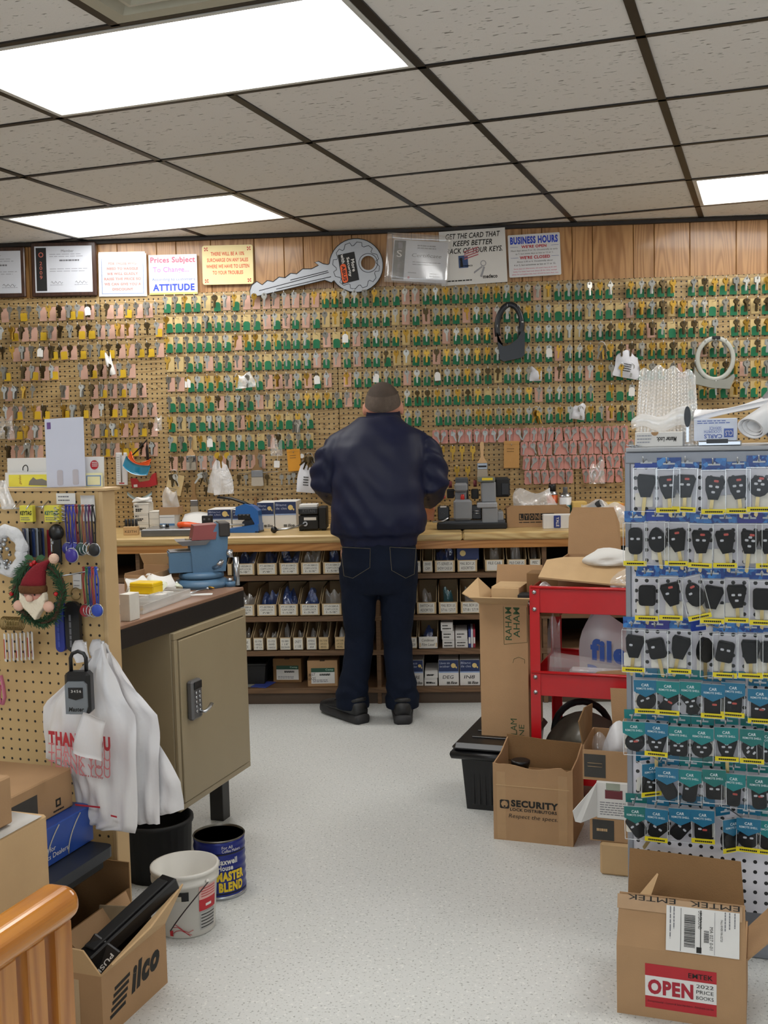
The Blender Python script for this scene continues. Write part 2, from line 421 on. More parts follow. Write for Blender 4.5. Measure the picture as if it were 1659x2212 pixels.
def tile_mat():
    M = bpy.data.materials.new('acoustic_tile'); M.use_nodes = True; nt = M.node_tree; N = nt.nodes; L = nt.links; b = N['Principled BSDF']
    tc = N.new('ShaderNodeTexCoord'); oi = N.new('ShaderNodeObjectInfo')
    add = N.new('ShaderNodeVectorMath'); add.operation = 'ADD'; L.new(tc.outputs['Object'], add.inputs[0])
    L.new(_math(N, L, 'MULTIPLY', oi.outputs['Random'], 19.0), add.inputs[1])
    mp = N.new('ShaderNodeMapping'); mp.inputs['Scale'].default_value = (.42, 1.5, 1); L.new(add.outputs[0], mp.inputs[0])
    n1 = N.new('ShaderNodeTexNoise'); n1.inputs['Scale'].default_value = 75; n1.inputs['Detail'].default_value = 2; L.new(mp.outputs[0], n1.inputs['Vector'])
    n2 = N.new('ShaderNodeTexNoise'); n2.inputs['Scale'].default_value = 200; n2.inputs['Detail'].default_value = 2; L.new(add.outputs[0], n2.inputs['Vector'])
    r1 = N.new('ShaderNodeMapRange'); r1.inputs[1].default_value = .655; r1.inputs[2].default_value = .70; L.new(n1.outputs['Fac'], r1.inputs[0])
    mx = N.new('ShaderNodeMix'); mx.data_type = 'RGBA'; mx.inputs[6].default_value = (*srgb('e0ddd9'), 1); mx.inputs[7].default_value = (*srgb('6a655d'), 1); L.new(_math(N, L, 'MULTIPLY', r1.outputs[0], .8), mx.inputs[0])
    L.new(mx.outputs[2], b.inputs['Base Color']); b.inputs['Roughness'].default_value = .95
    bp = N.new('ShaderNodeBump'); bp.inputs['Strength'].default_value = .7; bp.inputs['Distance'].default_value = .004
    L.new(_math(N, L, 'SUBTRACT', _math(N, L, 'MULTIPLY', n2.outputs['Fac'], .35), r1.outputs[0]), bp.inputs['Height']); L.new(bp.outputs[0], b.inputs['Normal'])
    return M
fl = MB().box(XL, XR, YF, DW+.3, -.05, 0).build('floor', floor_mat()); struct(fl)
PLASTER = mat('painted_plaster', 'cfc8ba', .9, var=.04, scale=6)
struct(MB().box(XL-.1, XL, YF, DW+.3, 0, CEIL+.1).build('wall_left', PLASTER))
struct(MB().box(XR, XR+.1, YF, DW+.3, 0, CEIL+.1).build('wall_right', PLASTER))
wf = MB().box(XL, XR, YF-.1, YF, 0, .75); wf.box(XL, XR, YF-.1, YF, 2.15, CEIL+.1); wf.box(XL, -2.5, YF-.1, YF, .75, 2.15); wf.box(2.0, XR, YF-.1, YF, .75, 2.15)
struct(wf.build('wall_front', PLASTER))      # the street side behind the viewer, with the shop window
wb = struct(MB().box(XL, XR, DW+.03, DW+.15, 0, CEIL+.1).build('wall_back', mat('dark_backing', '3a2a1a', .9)))
PLANKM = wood('oak_veneer_panelling', 'c4945c', '91602f', 'Z', 8.0, .38, .25, blotch=.22)
seams = [-130, -75, 0, 62, 106, 170, 211, 254, 339, 381, 456, 550, 614, 656, 719, 761, 849, 890, 978, 1021, 1065, 1127, 1171, 1236, 1280, 1368, 1413, 1490, 1590, 1658, 1702, 1790, 1835, 1920, 1985, 2060, 2110]
sx = [at(p, 560, Y=DW+.02).x for p in seams]
for a, b_ in zip(sx, sx[1:]):
    w2 = (b_-a)/2
    MB().bbox(-w2+.0012, w2-.0012, -.005, .005, -.17, .17, .002).build('plank', PLANKM, wb, ((a+b_)/2, DW+.022, CEIL-.165))
# pegboard sheets, four feet wide, seams recessed
PP = .0258
PEGM = pegmat('wood_grain_pegboard', 'ab9061', '8b6f44', r=.115, pitch=PP)
PZ0, PZ1 = .80, 2.038
ps = [at(p, 800, Y=DW).x for p in (222, 730, 1239)]
pe = [XL+.01] + ps + [ps[2]+1.2192, XR-.01]
for a, b_ in zip(pe, pe[1:]):
    MB().bbox(a+.0012, b_-.0012, DW, DW+.006, PZ0, PZ1, .0012).build('pegboard', PEGM, wb)
struct(MB().bbox(XL, XR, DW-.004, DW+.02, CEIL-.022, CEIL-.002, .002).build('trim_1', mat('dark_trim', '1c140f', .5)))
# ---- ceiling: grid bars, tiles, lights
OU, OV = guv(at(911.1, 144.2, Z=CEIL)); TS = .6096
ce = struct(MB().box(XL, XR, YF, DW+.12, CEIL+.06, CEIL+.10).build('ceiling', mat('ceiling_deck', '57524b', .9)))
TILEM = tile_mat(); BARM = mat('grid_bar_brown', '17110d', .45, var=.15)
def clip(poly):
    for ax, lim, sg in ((0, XL, 1), (0, XR, -1), (1, YF, 1), (1, DW+.02, -1)):
        out = []
        for i, p in enumerate(poly):
            q = poly[(i+1) % len(poly)]; dp = (p[ax]-lim)*sg; dq = (q[ax]-lim)*sg
            if dp >= 0: out.append(p)
            if dp*dq < 0: t = dp/(dp-dq); out.append(p+(q-p)*t)
        poly = out
        if len(poly) < 3: return None
    return poly
LIGHTS = [(-2, -1), (-4, 2), (1, 3), (2, -1), (-5, -4), (-1, -5)]  # last three are unseen fixtures, added out of view to light the room
VENT = (-1, -2)
used = set()
for a, b_ in LIGHTS: used |= {(a, b_), (a+1, b_)}
used.add(VENT)
for i in range(-9, 9):
    for j in range(-13, 6):
        if (i, j) in used: continue
        pts = [gxy(OU+(i+x)*TS, OV+(j+y)*TS) for x, y in ((.016, .016), (.984, .016), (.984, .984), (.016, .984))]
        c = gxy(OU+(i+.5)*TS, OV+(j+.5)*TS)
        pl = clip(pts)
        if not pl: continue
        n = len(pl); dz = rnd.uniform(-.0015, .0015)
        R_ = Matrix.Rotation(-GA, 4, 'Z')
        lo = [R_ @ (p-c) for p in pl]
        b = MB(); b.add([(p.x, p.y, .0+dz) for p in lo]+[(p.x, p.y, .014) for p in lo], [tuple(range(n-1, -1, -1)), tuple(range(n, 2*n))]+[(k, (k+1) % n, n+(k+1) % n, n+k) for k in range(n)])
        b.build('ceiling_tile', TILEM, ce, (c.x, c.y, CEIL+.002), GA)
def bar(p, q, w):
    d = (q-p).normalized(); s_ = Vector((-d.y, d.x, 0))*w/2
    pl = clip([p-s_, q-s_, q+s_, p+s_])
    if not pl: return
    n = len(pl); c = sum(pl, Vector())/n
    b = MB(); b.add([(v.x-c.x, v.y-c.y, -.003) for v in pl]+[(v.x-c.x, v.y-c.y, .012) for v in pl], [tuple(range(n-1, -1, -1)), tuple(range(n, 2*n))]+[(k, (k+1) % n, n+(k+1) % n, n+k) for k in range(n)])
    b.build('grid_bar', BARM, ce, (c.x, c.y, CEIL))
for i in range(-9, 10):         # main runners, interrupted where a two-tile lamp sits
    gaps = sorted(b_ for a, b_ in LIGHTS if a+1 == i)
    st = -13
    for g in gaps+[99]:
        en = min(g, 6)
        if en > st: bar(gxy(OU+i*TS, OV+st*TS), gxy(OU+i*TS, OV+en*TS), .026)
        st = g+1
for j in range(-13, 7):
    bar(gxy(OU-9*TS, OV+j*TS), gxy(OU+9*TS, OV+j*TS), .020)
def prism_diffuser():
    M = bpy.data.materials.new('prismatic_diffuser'); M.use_nodes = True; nt = M.node_tree; N = nt.nodes; L = nt.links; N.clear()
    o = N.new('ShaderNodeOutputMaterial'); e = N.new('ShaderNodeEmission'); tc = N.new('ShaderNodeTexCoord'); sp = N.new('ShaderNodeSeparateXYZ'); L.new(tc.outputs['Object'], sp.inputs[0])
    # four tubes behind the lens: brighter along the tubes, dimmer between them and at the ends
    y = _math(N, L, 'MULTIPLY', sp.outputs[1], 2*math.pi/.14)
    t = _math(N, L, 'ADD', _math(N, L, 'MULTIPLY', _math(N, L, 'COSINE', y), .10), .90)
    ex = N.new('ShaderNodeMapRange'); ex.inputs[1].default_value = .60; ex.inputs[2].default_value = .45; ex.inputs[3].default_value = .25; ex.inputs[4].default_value = 1
    L.new(_math(N, L, 'ABSOLUTE', sp.outputs[0]), ex.inputs[0])
    ey = N.new('ShaderNodeMapRange'); ey.inputs[1].default_value = .295; ey.inputs[2].default_value = .25; ey.inputs[3].default_value = .3; ey.inputs[4].default_value = 1
    L.new(_math(N, L, 'ABSOLUTE', sp.outputs[1]), ey.inputs[0])
    L.new(_math(N, L, 'MULTIPLY', _math(N, L, 'MULTIPLY', _math(N, L, 'MULTIPLY', t, ex.outputs[0]), ey.outputs[0]), LAMP), e.inputs[1])
    e.inputs[0].default_value = (1.0, .985, .955, 1)
    L.new(e.outputs[0], o.inputs[0]); return M
DIFF = prism_diffuser(); LFR = mat('lamp_frame_white', 'c9c9c6', .4)
LLAB = ['large rectangular fluorescent ceiling light nearest the viewer, beside the air vent', 'rectangular fluorescent ceiling light close to the rear wall above the framed plaques', 'fluorescent ceiling light by the rear wall, cut off at the photo edge']
for k, (a, b_) in enumerate(LIGHTS):
    c = gxy(OU+(a+1)*TS, OV+(b_+.5)*TS, CEIL)
    t = thing('ceiling_light', LLAB[k] if k < 3 else ['unseen fluorescent ceiling light added above the white gondola', 'unseen fluorescent ceiling light added over the near corner cartons', 'unseen fluorescent ceiling light added above the viewer'][k-3], 'ceiling light', c, GA, 'ceiling lights')
    hx, hy = TS-.014, TS/2-.014
    f = MB(); f.ring([(-hx, -hy), (hx, -hy), (hx, hy), (-hx, hy)], [(-hx+.016, -hy+.016), (hx-.016, -hy+.016), (hx-.016, hy-.016), (-hx+.016, hy-.016)], -.004, .02, Matrix(((1,0,0,0),(0,0,1,0),(0,1,0,0),(0,0,0,1))))
    f.build('frame', LFR, t)
    MB().bbox(-hx+.015, hx-.015, -hy+.015, hy-.015, .002, .008, .002).build('diffuser', DIFF, t)
# ---- air vent (louvred diffuser of nested square cones)
c = gxy(OU+(VENT[0]+.5)*TS, OV+(VENT[1]+.5)*TS, CEIL)
t = thing('ceiling_vent', 'square metal air vent with stepped louvres set into the ceiling', 'vent', c, GA)
VM = mat('vent_enamel', 'a9a695', .45, var=.06)
def sq(h, z): return [(-h, -h, z), (h, -h, z), (h, h, z), (-h, h, z)]
def frus(b, h0, z0, h1, z1):
    b.add(sq(h0, z0)+sq(h1, z1), [(k, (k+1) % 4, 4+(k+1) % 4, 4+k) for k in range(4)])
b = MB(); frus(b, .29, -.004, .25, -.004); frus(b, .25, -.004, .215, .03); frus(b, .29, -.004, .29, .01); b.build('frame', VM, t)
for h0 in (.205, .145, .085):
    b = MB(); frus(b, h0, -.006, h0-.012, -.008); frus(b, h0-.012, -.008, h0-.055, .03); frus(b, h0-.057, .03, h0, -.004); b.build('louvre', VM, t)
b = MB(); b.add(sq(.26, .04), [(0, 1, 2, 3)]); b.build('duct_back', mat('duct_dark', '2a2926', .8), t)
# ================================================================ keys on the rear wall
def ordinal(n):
    ones = ['', 'first', 'second', 'third', 'fourth', 'fifth', 'sixth', 'seventh', 'eighth', 'ninth', 'tenth', 'eleventh', 'twelfth', 'thirteenth', 'fourteenth', 'fifteenth', 'sixteenth', 'seventeenth', 'eighteenth', 'nineteenth']
    tens = {2: 'twent', 3: 'thirt', 4: 'fort', 5: 'fift', 6: 'sixt', 7: 'sevent'}
    if n < 20: return ones[n]
    t, o = divmod(n, 10)
    return tens[t]+'ieth' if o == 0 else tens[t]+'y-'+ones[o]
def key_mesh(kind, material, name):
    b = MB()
    if kind == 'round': bow = circle(.0115, 12, 0, -.004)
    elif kind == 'square': bow = rrect(-.0115, .0115, -.017, .008, .004, 2)
    elif kind == 'clover': bow = [(.012*(1+.18*math.cos(3*a))*math.sin(a), -.005+.012*(1+.18*math.cos(3*a))*math.cos(a)) for a in [2*math.pi*i/15 for i in range(15)]]
    else: bow = [(-.007, -.017), (-.0125, -.009), (-.0125, .001), (-.006, .0075), (.006, .0075), (.0125, .001), (.0125, -.009), (.007, -.017)]
    b.prism(bow, -.0011, .0011)
    # stem with a shoulder and a cut side
    b.prism([(-.0042, -.014), (-.0042, -.046), (-.0015, -.050), (.0030, -.047), (.0018, -.043), (.0040, -.039), (.0024, -.034), (.0042, -.029), (.0030, -.024), (.0058, -.020), (.0058, -.014)], -.0009, .0009)
    b.ring(circle(.0036, 8, 0, .0005), circle(.0024, 8, 0, .0005), -.0014, .0014, m=1)
    return b.mesh(name, [material, BLACKM])
KM = {}
for nm, mt in (('nickel', NICKEL), ('brass', BRASS), ('aged', DARKBR)):
    for kd in ('round', 'square', 'clover', 'hex'): KM[nm, kd] = key_mesh(kd, mt, 'key')
BKEY = MB().prism(rrect(-.013, .013, -.02, .008, .006, 3), -.003, .003).prism([(-.004, -.019), (-.004, -.05), (.004, -.047), (.004, -.019)], -.001, .001, m=1).mesh('key', [BLACK, NICKEL])
HOOKM = MB().tube([(0, .004, 0), (0, -.010, 0), (0, -.020, -.003), (0, -.062, -.005), (0, -.068, .000), (0, -.070, .011)], .0013, 6).mesh('hook', STEEL)
def cardm(w, h, z1, y, mt, nm, cut=0.0):
    p = [(-w/2, z1-h), (w/2, z1-h), (w/2, z1-cut), (w/2-cut, z1), (-w/2+cut, z1), (-w/2, z1-cut)] if cut else [(-w/2, z1-h), (w/2, z1-h), (w/2, z1), (-w/2, z1)]
    return MB().prism(p, y-.0008, y+.0008).mesh(nm, mt)
CARDM = cardm(.034, .066, .006, -.003, MANILA, 'card')
GREENM = cardm(.030, .040, -.024, -.008, GREEN, 'green_tag', .007)
PINKM = cardm(.034, .062, .002, -.003, PINK, 'card')
YELM = cardm(.030, .036, -.022, -.008, YELLOW, 'yellow_tag', .004)
WHTM = cardm(.026, .038, -.008, -.060, WHITE, 'white_tag', .008)
PRICEM = MB().box(-.010, .012, -.0045, -.0041, -.004, -.0032).mesh('print_line', GREYINK)
KEYGROUP = 'keys hanging on the rear pegboard'
def key_set(name, label, x, z, spec, tilt=0.0):
    """spec: (card mesh, tag mesh, list of (key mesh, depth, swing), white tag)"""
    t = thing(name, label, 'keys', (x, DW, z), 0, KEYGROUP); t.scale = (1.16, 1, 1.16)
    link('hook', HOOKM, t)
    card, tg, keys, wt = spec
    if card is not None: link('card', card, t, rot=(0, tilt, 0))
    if tg is not None: link(tg.name.split('.')[0], tg, t, rot=(0, tilt+rnd.uniform(-.04, .04), 0))
    for me, d, sw in keys: link('key', me, t, (0, -d, -.004), (R(rnd.uniform(-4, 4)), sw, R(rnd.uniform(-25, 25))))
    if wt: link('white_tag', WHTM, t, rot=(0, rnd.uniform(-.1, .1), 0))
    return t
def pickm(*w):
    r = rnd.random()*sum(a for a, _ in w)
    for a, b in w:
        r -= a
        if r <= 0: return b
def keys_of(n, metal):
    kd = rnd.choice(('round', 'square', 'clover', 'hex', 'hex', 'clover')); d = .058
    return [(KM[metal, kd], d-i*.0085, rnd.uniform(-.10, .10)) for i in range(n)]
Z0 = 78*PP                       # hook height of the top row
OCC = []
def skip(px, py): return any(a <= px <= c and b <= py <= d for a, b, c, d in OCC)
NROW = 0
def project(v):
    q = CAM @ np.array(Vector(v)-ORI); return 829.5+F_PX*q[0]/q[2], 1106+F_PX*q[1]/q[2]
hidden = [(672, 905, 960, 1400), (690, 880, 760, 910), (905, 890, 930, 960), (785, 840, 870, 1300), (1375, 815, 1490, 1300), (1365, 890, 1800, 1300), (1500, 860, 1800, 1300), (100, 905, 190, 1060), (0, 985, 230, 1100)]
hides = lambda px, py: any(a <= px <= c and b <= py <= d for a, b, c, d in hidden)
def word(metal): return {'nickel': 'silver', 'brass': 'brass', 'aged': 'dark brass'}[metal]
# section under the plaques: crowded, pink and yellow tags, dark stacks
def left_board():
    for r in range(9):
        c = 0
        for i in range(-92, -59):
            if i % 2: continue
            x = i*PP; z = Z0-PP-r*4*PP
            px, py = project((x, DW, z-.03))
            if px < -25 or px > 348 or hides(px, py): continue
            c += 1
            if r == 8 and px > 60: continue
            if rnd.random() < .07: continue
            metal = pickm((5, 'nickel'), (2.2, 'aged'), (1.2, 'brass'))
            if 1 <= r <= 3: metal = pickm((4, 'nickel'), (4, 'aged'), (1.6, 'brass'))
            n = pickm((2.5, 1), (3, 2), (4, 4)); tint = pickm((3.4, 'pink'), (3, 'yellow'), (3, 'bare'))
            spec = (PINKM if tint == 'pink' or rnd.random() < .4 else None, YELM if tint == 'yellow' else None, keys_of(n, metal), rnd.random() < .015)
            amount = {1: 'single key', 2: 'pair of keys', 4: 'stack of keys'}[n]
            key_set('key_bunch', f'{word(metal)} {amount}, {tint} backing, {ordinal(r+1)} row under the plaques, {ordinal(c)} hook across', x, z, spec, rnd.uniform(-.06, .06))
left_board()
def main_board():
    for r in range(9):
        c = 0
        for i in range(-58, 66):
            if i % 2: continue
            x = i*PP; z = Z0-r*4*PP
            px, py = project((x, DW, z-.03))
            if px < 355 or px > 1690 or hides(px, py): continue
            if r == 7 and px > 672: continue
            if r == 8 and px > 575: continue
            c += 1
            stackz = (r <= 3 and px > 1250) or (r == 4 and px > 1380)
            metal = pickm((6, 'nickel'), (2, 'brass'), (.5, 'aged'))
            if stackz and px > 1290: metal = pickm((3, 'nickel'), (3, 'aged'), (3, 'brass'))
            if r == 0 and 540 < px < 720: metal = pickm((2, 'nickel'), (3, 'brass'))
            n = pickm((5, 1), (2, 2), (.6, 4))
            if stackz: n = pickm((2, 2), (4, 4))
            pk = .09
            if r == 0 and 540 < px < 700: pk = .85
            if r == 8: pk = .8
            if r == 4 and 580 < px < 760: pk = .45
            bare = rnd.random()
            if rnd.random() < pk: card, tg, w = PINKM, None, 'pink card'
            elif rnd.random() < .06: card, tg, w = CARDM, None, 'plain tan card'
            else: card, tg, w = CARDM, GREENM, 'green tag'
            if bare < .035: nm, ks, a = 'key_tag', [], 'empty hook with'
            elif bare < .05: continue
            else:
                nm = {'nickel': 'silver_key_set', 'brass': 'brass_key_set', 'aged': 'dark_key_set'}[metal] if card is CARDM else 'pink_card_key_set'
                ks = keys_of(n, metal); a = f'{word(metal)} ' + {1: 'key over', 2: 'key pair over', 4: 'key stack over'}[n]
            key_set(nm, f'{a} {w}, {ordinal(r+1)} key row, {ordinal(c)} hook along', x, z, (card, tg, ks, rnd.random() < .022), rnd.uniform(-.05, .05))
main_board()
# silver keys in pink sleeves, four short rows beside the duplicating machine
SLEEVE = MB().prism(rrect(-.0185, .0185, -.066, .004, .006, 2), -.004, -.002).mesh('sleeve', mat('pink_sleeve', 'c58a80', .7, var=.12, scale=60))
def sleeves():
    rows = [(940, 942, 1362, 17.6), (970, 1132, 1362, 17.6), (1001, 1138, 1362, 17.6), (1032, 1140, 1352, 17.8)]
    for r, (y, x0, x1, st) in enumerate(rows):
        px = x0; c = 0
        while px < x1:
            p = at(px, y-14-(px-1150)*.024, Y=DW); c += 1
            if not (r == 3 and 1233 < px < 1252):
                t = thing('sleeved_key', f'silver key in pink paper sleeve, {ordinal(r+1)} row beside the key machine, {ordinal(c)} across', 'key', (p.x, DW, p.z), 0, 'keys in pink sleeves')
                link('hook', HOOKM, t, (0, .03, 0)); link('sleeve', SLEEVE, t, (0, -.012 - .004*(c % 2), 0), (0, rnd.uniform(-.14, .14), 0))
                link('key', rnd.choice([KM['nickel', k] for k in ('round', 'hex', 'clover')]), t, (0, -.020-.004*(c % 2), -.012), (0, rnd.uniform(-.5, .5), 0))
            px += st
sleeves()
# long gold keys hanging singly below, left of the envelope
for k, (px, py) in enumerate([(955, 966), (978, 966), (998, 966), (1021, 966), (987, 1009), (1010, 1009)]):
    p = at(px, py, Y=DW)
    t = thing('brass_key_set', f'long gold key on bare board above the key machine, {ordinal(k+1)} of six', 'key', p, 0, KEYGROUP)
    link('hook', HOOKM, t); link('key', KM['brass', 'square'], t, (0, -.03, -.004), None).scale = (1.15, 1, 1.3)

# ================================================================ signs and plaques over the keys
def wallsign(name, label, cat, cx, cy, w, h, tilt, material, th=.004, off=.006, poly=None, edge=None):
    p = at(cx, cy, Y=DW-off)
    t = thing(name, label, cat, p, 0, rot=(0, tilt, 0))
    MB().prism(poly or [(-w/2, -h/2), (w/2, -h/2), (w/2, h/2), (-w/2, h/2)], -th/2, th/2).build('board', material, t)
    t['w'] = w; del t['w']
    return t
PX = 1/417.0
def sl(t, s, x0, x1, z0, z1, material, th=.004, **k):     # lettering on a sign's front, local metres
    return letter(t, s, (x0, -th/2, z0), X_, Z_, x1-x0, z1-z0, material, **k)
def pxl(t, cx, cy, s, x0, y0, x1, y1, material, th=.004, **k):   # the same from photo pixels about the sign's middle
    return sl(t, s, (x0-cx)*PX, (x1-cx)*PX, (cy-y1)*PX, (cy-y0)*PX, material, th, **k)
FRAME = wood('walnut_frame', '4a2e22', '2a1812', 'Z', 14, .35, .3)
CERT = mat('certificate_paper', 'c9ccd4', .5, var=.03)
def plaque(label, cx, cy, w, h, text_dx, strip):
    t = thing('framed_plaque', label, 'plaque', at(cx, cy, Y=DW-.014), 0, 'framed plaques', rot=(0, R(.9), 0))
    W2, H2 = w/2, h/2
    MB().bbox(-W2, W2, -.009, .012, -H2, H2, .004).build('frame', FRAME, t)
    MB().bbox(-W2+.020, W2-.020, -.0105, -.0085, -H2+.020, H2-.020, .0006).build('certificate', CERT, t)
    if strip:
        patch(t, 'black_strip', (-W2+.028, -.0105, -H2+.028), X_, Z_, .055, h-.056, BLACKM, .0008)
        for k, ch in enumerate('2009'): letter(t, ch, (-W2+.046, -.0105, .022-k*.024), X_, Z_, .014, .018, mat('plaque_red', 'c06a5a', .6), lift=.0012)
        b = MB(); b.ring(circle(.013, 16, -W2+.055, .075), circle(.009, 16, -W2+.055, .075), -.0118, -.0113); b.build('seal', mat('plaque_red', None), t)
        x0 = -W2+.10
    else: x0 = -W2+.035
    ww = W2-.035-x0
    letter(t, 'Member', (x0+ww*.3, -.0105, H2-.052), X_, Z_, ww*.32, .013, GREYINK)
    lines(t, (x0, -.0105, 0), X_, Z_, ww, (H2-.064, H2-.075), .0035, mat('pale_grey_ink', '9a9ca4', .7), lift=.0007)
    lines(t, (x0+ww*.25, -.0105, 0), X_, Z_, ww*.5, (H2-.098,), .008, GREYINK, jit=0, lift=.0007)
    lines(t, (x0, -.0105, 0), X_, Z_, ww, (.0, -.012), .0035, mat('pale_grey_ink', None), lift=.0007)
    for q in (0, .62):
        b = MB(); b.tube([(x0+ww*(q+.02+.03*i), -.0112, -.068+.007*math.sin(i*1.9)) for i in range(11)], .0009, 4); b.build('signature', GREYINK, t)
        lines(t, (x0+ww*q, -.0105, 0), X_, Z_, ww*.36, (-.082,), .003, mat('pale_grey_ink', None), lift=.0007)
plaque('dark wood plaque with grey certificate, cut off by the photo edge', -6, 589, 126*PX, 108*PX, 0, False)
plaque('dark wood plaque with black strip reading 2009 down its certificate', 138.5, 582, 144*PX, 116*PX, 0, True)
# haggle sign in a plastic sleeve
t = wallsign('haggle_sign', 'white paper sign with blue border about raising the price for hagglers', 'sign', 265, 594, 106*PX, 92*PX, R(1.2), WHITE)
b = MB(); o_ = [(-.112, -.098), (.112, -.098), (.112, .085), (-.112, .085)]; i_ = [(-.108, -.094), (.108, -.094), (.108, .081), (-.108, .081)]
b.ring(o_, i_, -.0026, -.002); b.build('border', mat('blue_border', '5f86c4', .6), t)
for k, s_ in enumerate(['FOR THOSE WHO', 'NEED TO HAGGLE', 'WE WILL GLADLY', 'RAISE THE PRICE SO', 'WE CAN GIVE YOU A', 'DISCOUNT']):
    ww = [.15, .165, .165, .195, .195, .11][k]
    sl(t, s_, -ww/2, ww/2, .052-k*.0265, .066-k*.0265, mat('salmon_ink', 'b84a40', .6), bold=.05)
b = MB(); b.box(-.125, .120, -.0042, -.0036, -.108, .118); b.build('sleeve', CLEAR, t)
t = wallsign('prices_sign', 'white sign reading Prices Subject To Change According to customers ATTITUDE', 'sign', 374, 593, 106*PX, 85*PX, R(.6), WHITE2)
sl(t, 'Prices Subject', -.118, .118, .052, .090, PINKINK, bold=.025); sl(t, 'To Change...', -.106, .085, .004, .040, mat('lilac_ink', 'b87ab8', .6), bold=.02)
sl(t, "According to customer's", -.112, .115, -.036, -.016, mat('light_navy_ink', '46639f', .6)); sl(t, 'ATTITUDE', -.108, .112, -.084, -.048, mat('bright_blue_ink', '2340b8', .6), bold=.04)
patch(t, 'base_strip', (-.126, -.002, -.1015), X_, Z_, .252, .010, mat('pale_yellow', 'd9d36a', .6), .0005)
t = wallsign('surcharge_sign', 'cream sign with red lettering about a ten percent surcharge', 'sign', 492, 572, 111*PX, 84*PX, R(.6), mat('cream_board', 'e0cf98', .5, var=.05), poly=rrect(-.133, .133, -.1, .1, .012, 3))
for k, s_ in enumerate(['THERE WILL BE A 10%', 'SURCHARGE ON ANY SALES', 'WHERE WE HAVE TO LISTEN', 'TO YOUR TROUBLES']):
    ww = [.175, .215, .225, .16][k]
    sl(t, s_, -ww/2, ww/2, .047-k*.032, .066-k*.032, ORANGEINK, bold=.02)
for sx_, sz_ in ((-1, 1), (1, 1), (-1, -1), (1, -1)):
    b = MB()
    for a in range(4): b.prism([(sx_*.112, sz_*.081), (sx_*.112+.012*math.cos(a*1.57+.5), sz_*.081+.012*math.sin(a*1.57+.5)), (sx_*.112+.012*math.cos(a*1.57+1.2), sz_*.081+.012*math.sin(a*1.57+1.2))], -.0028, -.002)
    b.build('corner_flower', REDINK, t)
# giant key advertising board
c0 = at(767, 573, Y=DW-.03)
t = thing('giant_key_sign', 'giant silver cut-out key with black and orange label leaning above the hooks', 'sign', c0)
def z2(zx, zy):          # photo crop coordinates to local metres on the key's own plane
    p = at(540+zx/2.9625, 480+zy/2.9625, Y=DW-.03)-c0; return (p.x, p.z)
KP = [(0, 440), (12, 405), (45, 380), (80, 402), (113, 374), (150, 382), (188, 352), (225, 357), (262, 328), (300, 332), (338, 300), (395, 300), (440, 277), (415, 258), (440, 252), (470, 268), (500, 272)]
KB = [(522, 388), (480, 372), (60, 472), (4, 482)]
cx_, cy_ = 680, 278
bowp = []
for k in range(33):
    a = math.pi*(1.0-.02) - k/32*2*math.pi*.895; bowp.append((cx_+172*math.cos(a), cy_-172*math.sin(a)))
outl = [z2(*p) for p in KP]+[z2(*p) for p in bowp]+[z2(*p) for p in KB]
hole = [z2(757+46*math.cos(a), 262+46*math.sin(a)) for a in [2*math.pi*i/20 for i in range(21)]]
near = min(range(len(outl)), key=lambda i: (outl[i][0]-hole[0][0])**2+(outl[i][1]-hole[0][1])**2)
def tri_prism(outl, hole, t0, t1):
    from mathutils.geometry import tessellate_polygon
    pts = [Vector((x, z, 0)) for x, z in outl]+[Vector((x, z, 0)) for x, z in hole]
    tr = tessellate_polygon([pts[:len(outl)], pts[len(outl):]])
    b = MB(); n = len(pts)
    b.add([(p.x, t0, p.y) for p in pts]+[(p.x, t1, p.y) for p in pts], [tuple(x) for x in tr]+[tuple(n+i for i in reversed(x)) for x in tr])
    for s_, e_ in ((0, len(outl)), (len(outl), n)):
        for i in range(s_, e_):
            j = i+1 if i+1 < e_ else s_
            b.f.append((i, n+i, n+j, j)); b.m.append(0); b.sm.append(False)
    return b
tri_prism(outl, hole[:-1], -.008, .004).build('board', mat('brushed_silver', 'a3a6ab', .38, .35, var=.06, scale=12), t)
OUTM = mat('outline_black', '15171a', .5)
MB().tube([(x, -.0086, z) for x, z in outl], .0022, 5, closed=True).build('outline', OUTM, t)
MB().tube([(*((q[0], -.0086, q[1])),) for q in [z2(757+60*math.cos(a), 262+60*math.sin(a)) for a in [2*math.pi*i/24 for i in range(24)]]], .0014, 5, closed=True).build('hole_rim', OUTM, t)
zz = []
for k in range(13):
    a0 = R(200-k*30+8); a1 = a0-R(12); a2 = R(200-k*30-22)
    zz += [(cx_+150*math.cos(a0), cy_-150*math.sin(a0)), (cx_+150*math.cos(a1), cy_-150*math.sin(a1)), (cx_+128*math.cos(a1-.06), cy_-128*math.sin(a1-.06)), (cx_+128*math.cos(a2+.16), cy_-128*math.sin(a2+.16))]
MB().tube([(x, -.0086, z) for x, z in [z2(*p) for p in zz]], .0014, 4, closed=False).build('notch_line', OUTM, t)
for a, bq in (((60, 440), (505, 322)), ((170, 430), (520, 350)), ((260, 372), (500, 312))):
    p, q = z2(*a), z2(*bq); MB().tube([(p[0], -.0084, p[1]), (q[0], -.0084, q[1])], .0018, 4).build('groove_line', OUTM, t)
la, lb, lc, ld = [Vector((z2(*p)[0], -.0082, z2(*p)[1])) for p in ((592, 398), (700, 370), (668, 190), (562, 212))]
n_ = Vector((0, -.0012, 0)); MB().hexa([la, lb, lc, ld], [la+n_, lb+n_, lc+n_, ld+n_]).build('black_label', BLACKM, t)
up_ = (lb-la).normalized(); rt_ = (la-ld).normalized()      # the label's words run downwards
cw, chh = (la-ld).length, (lb-la).length
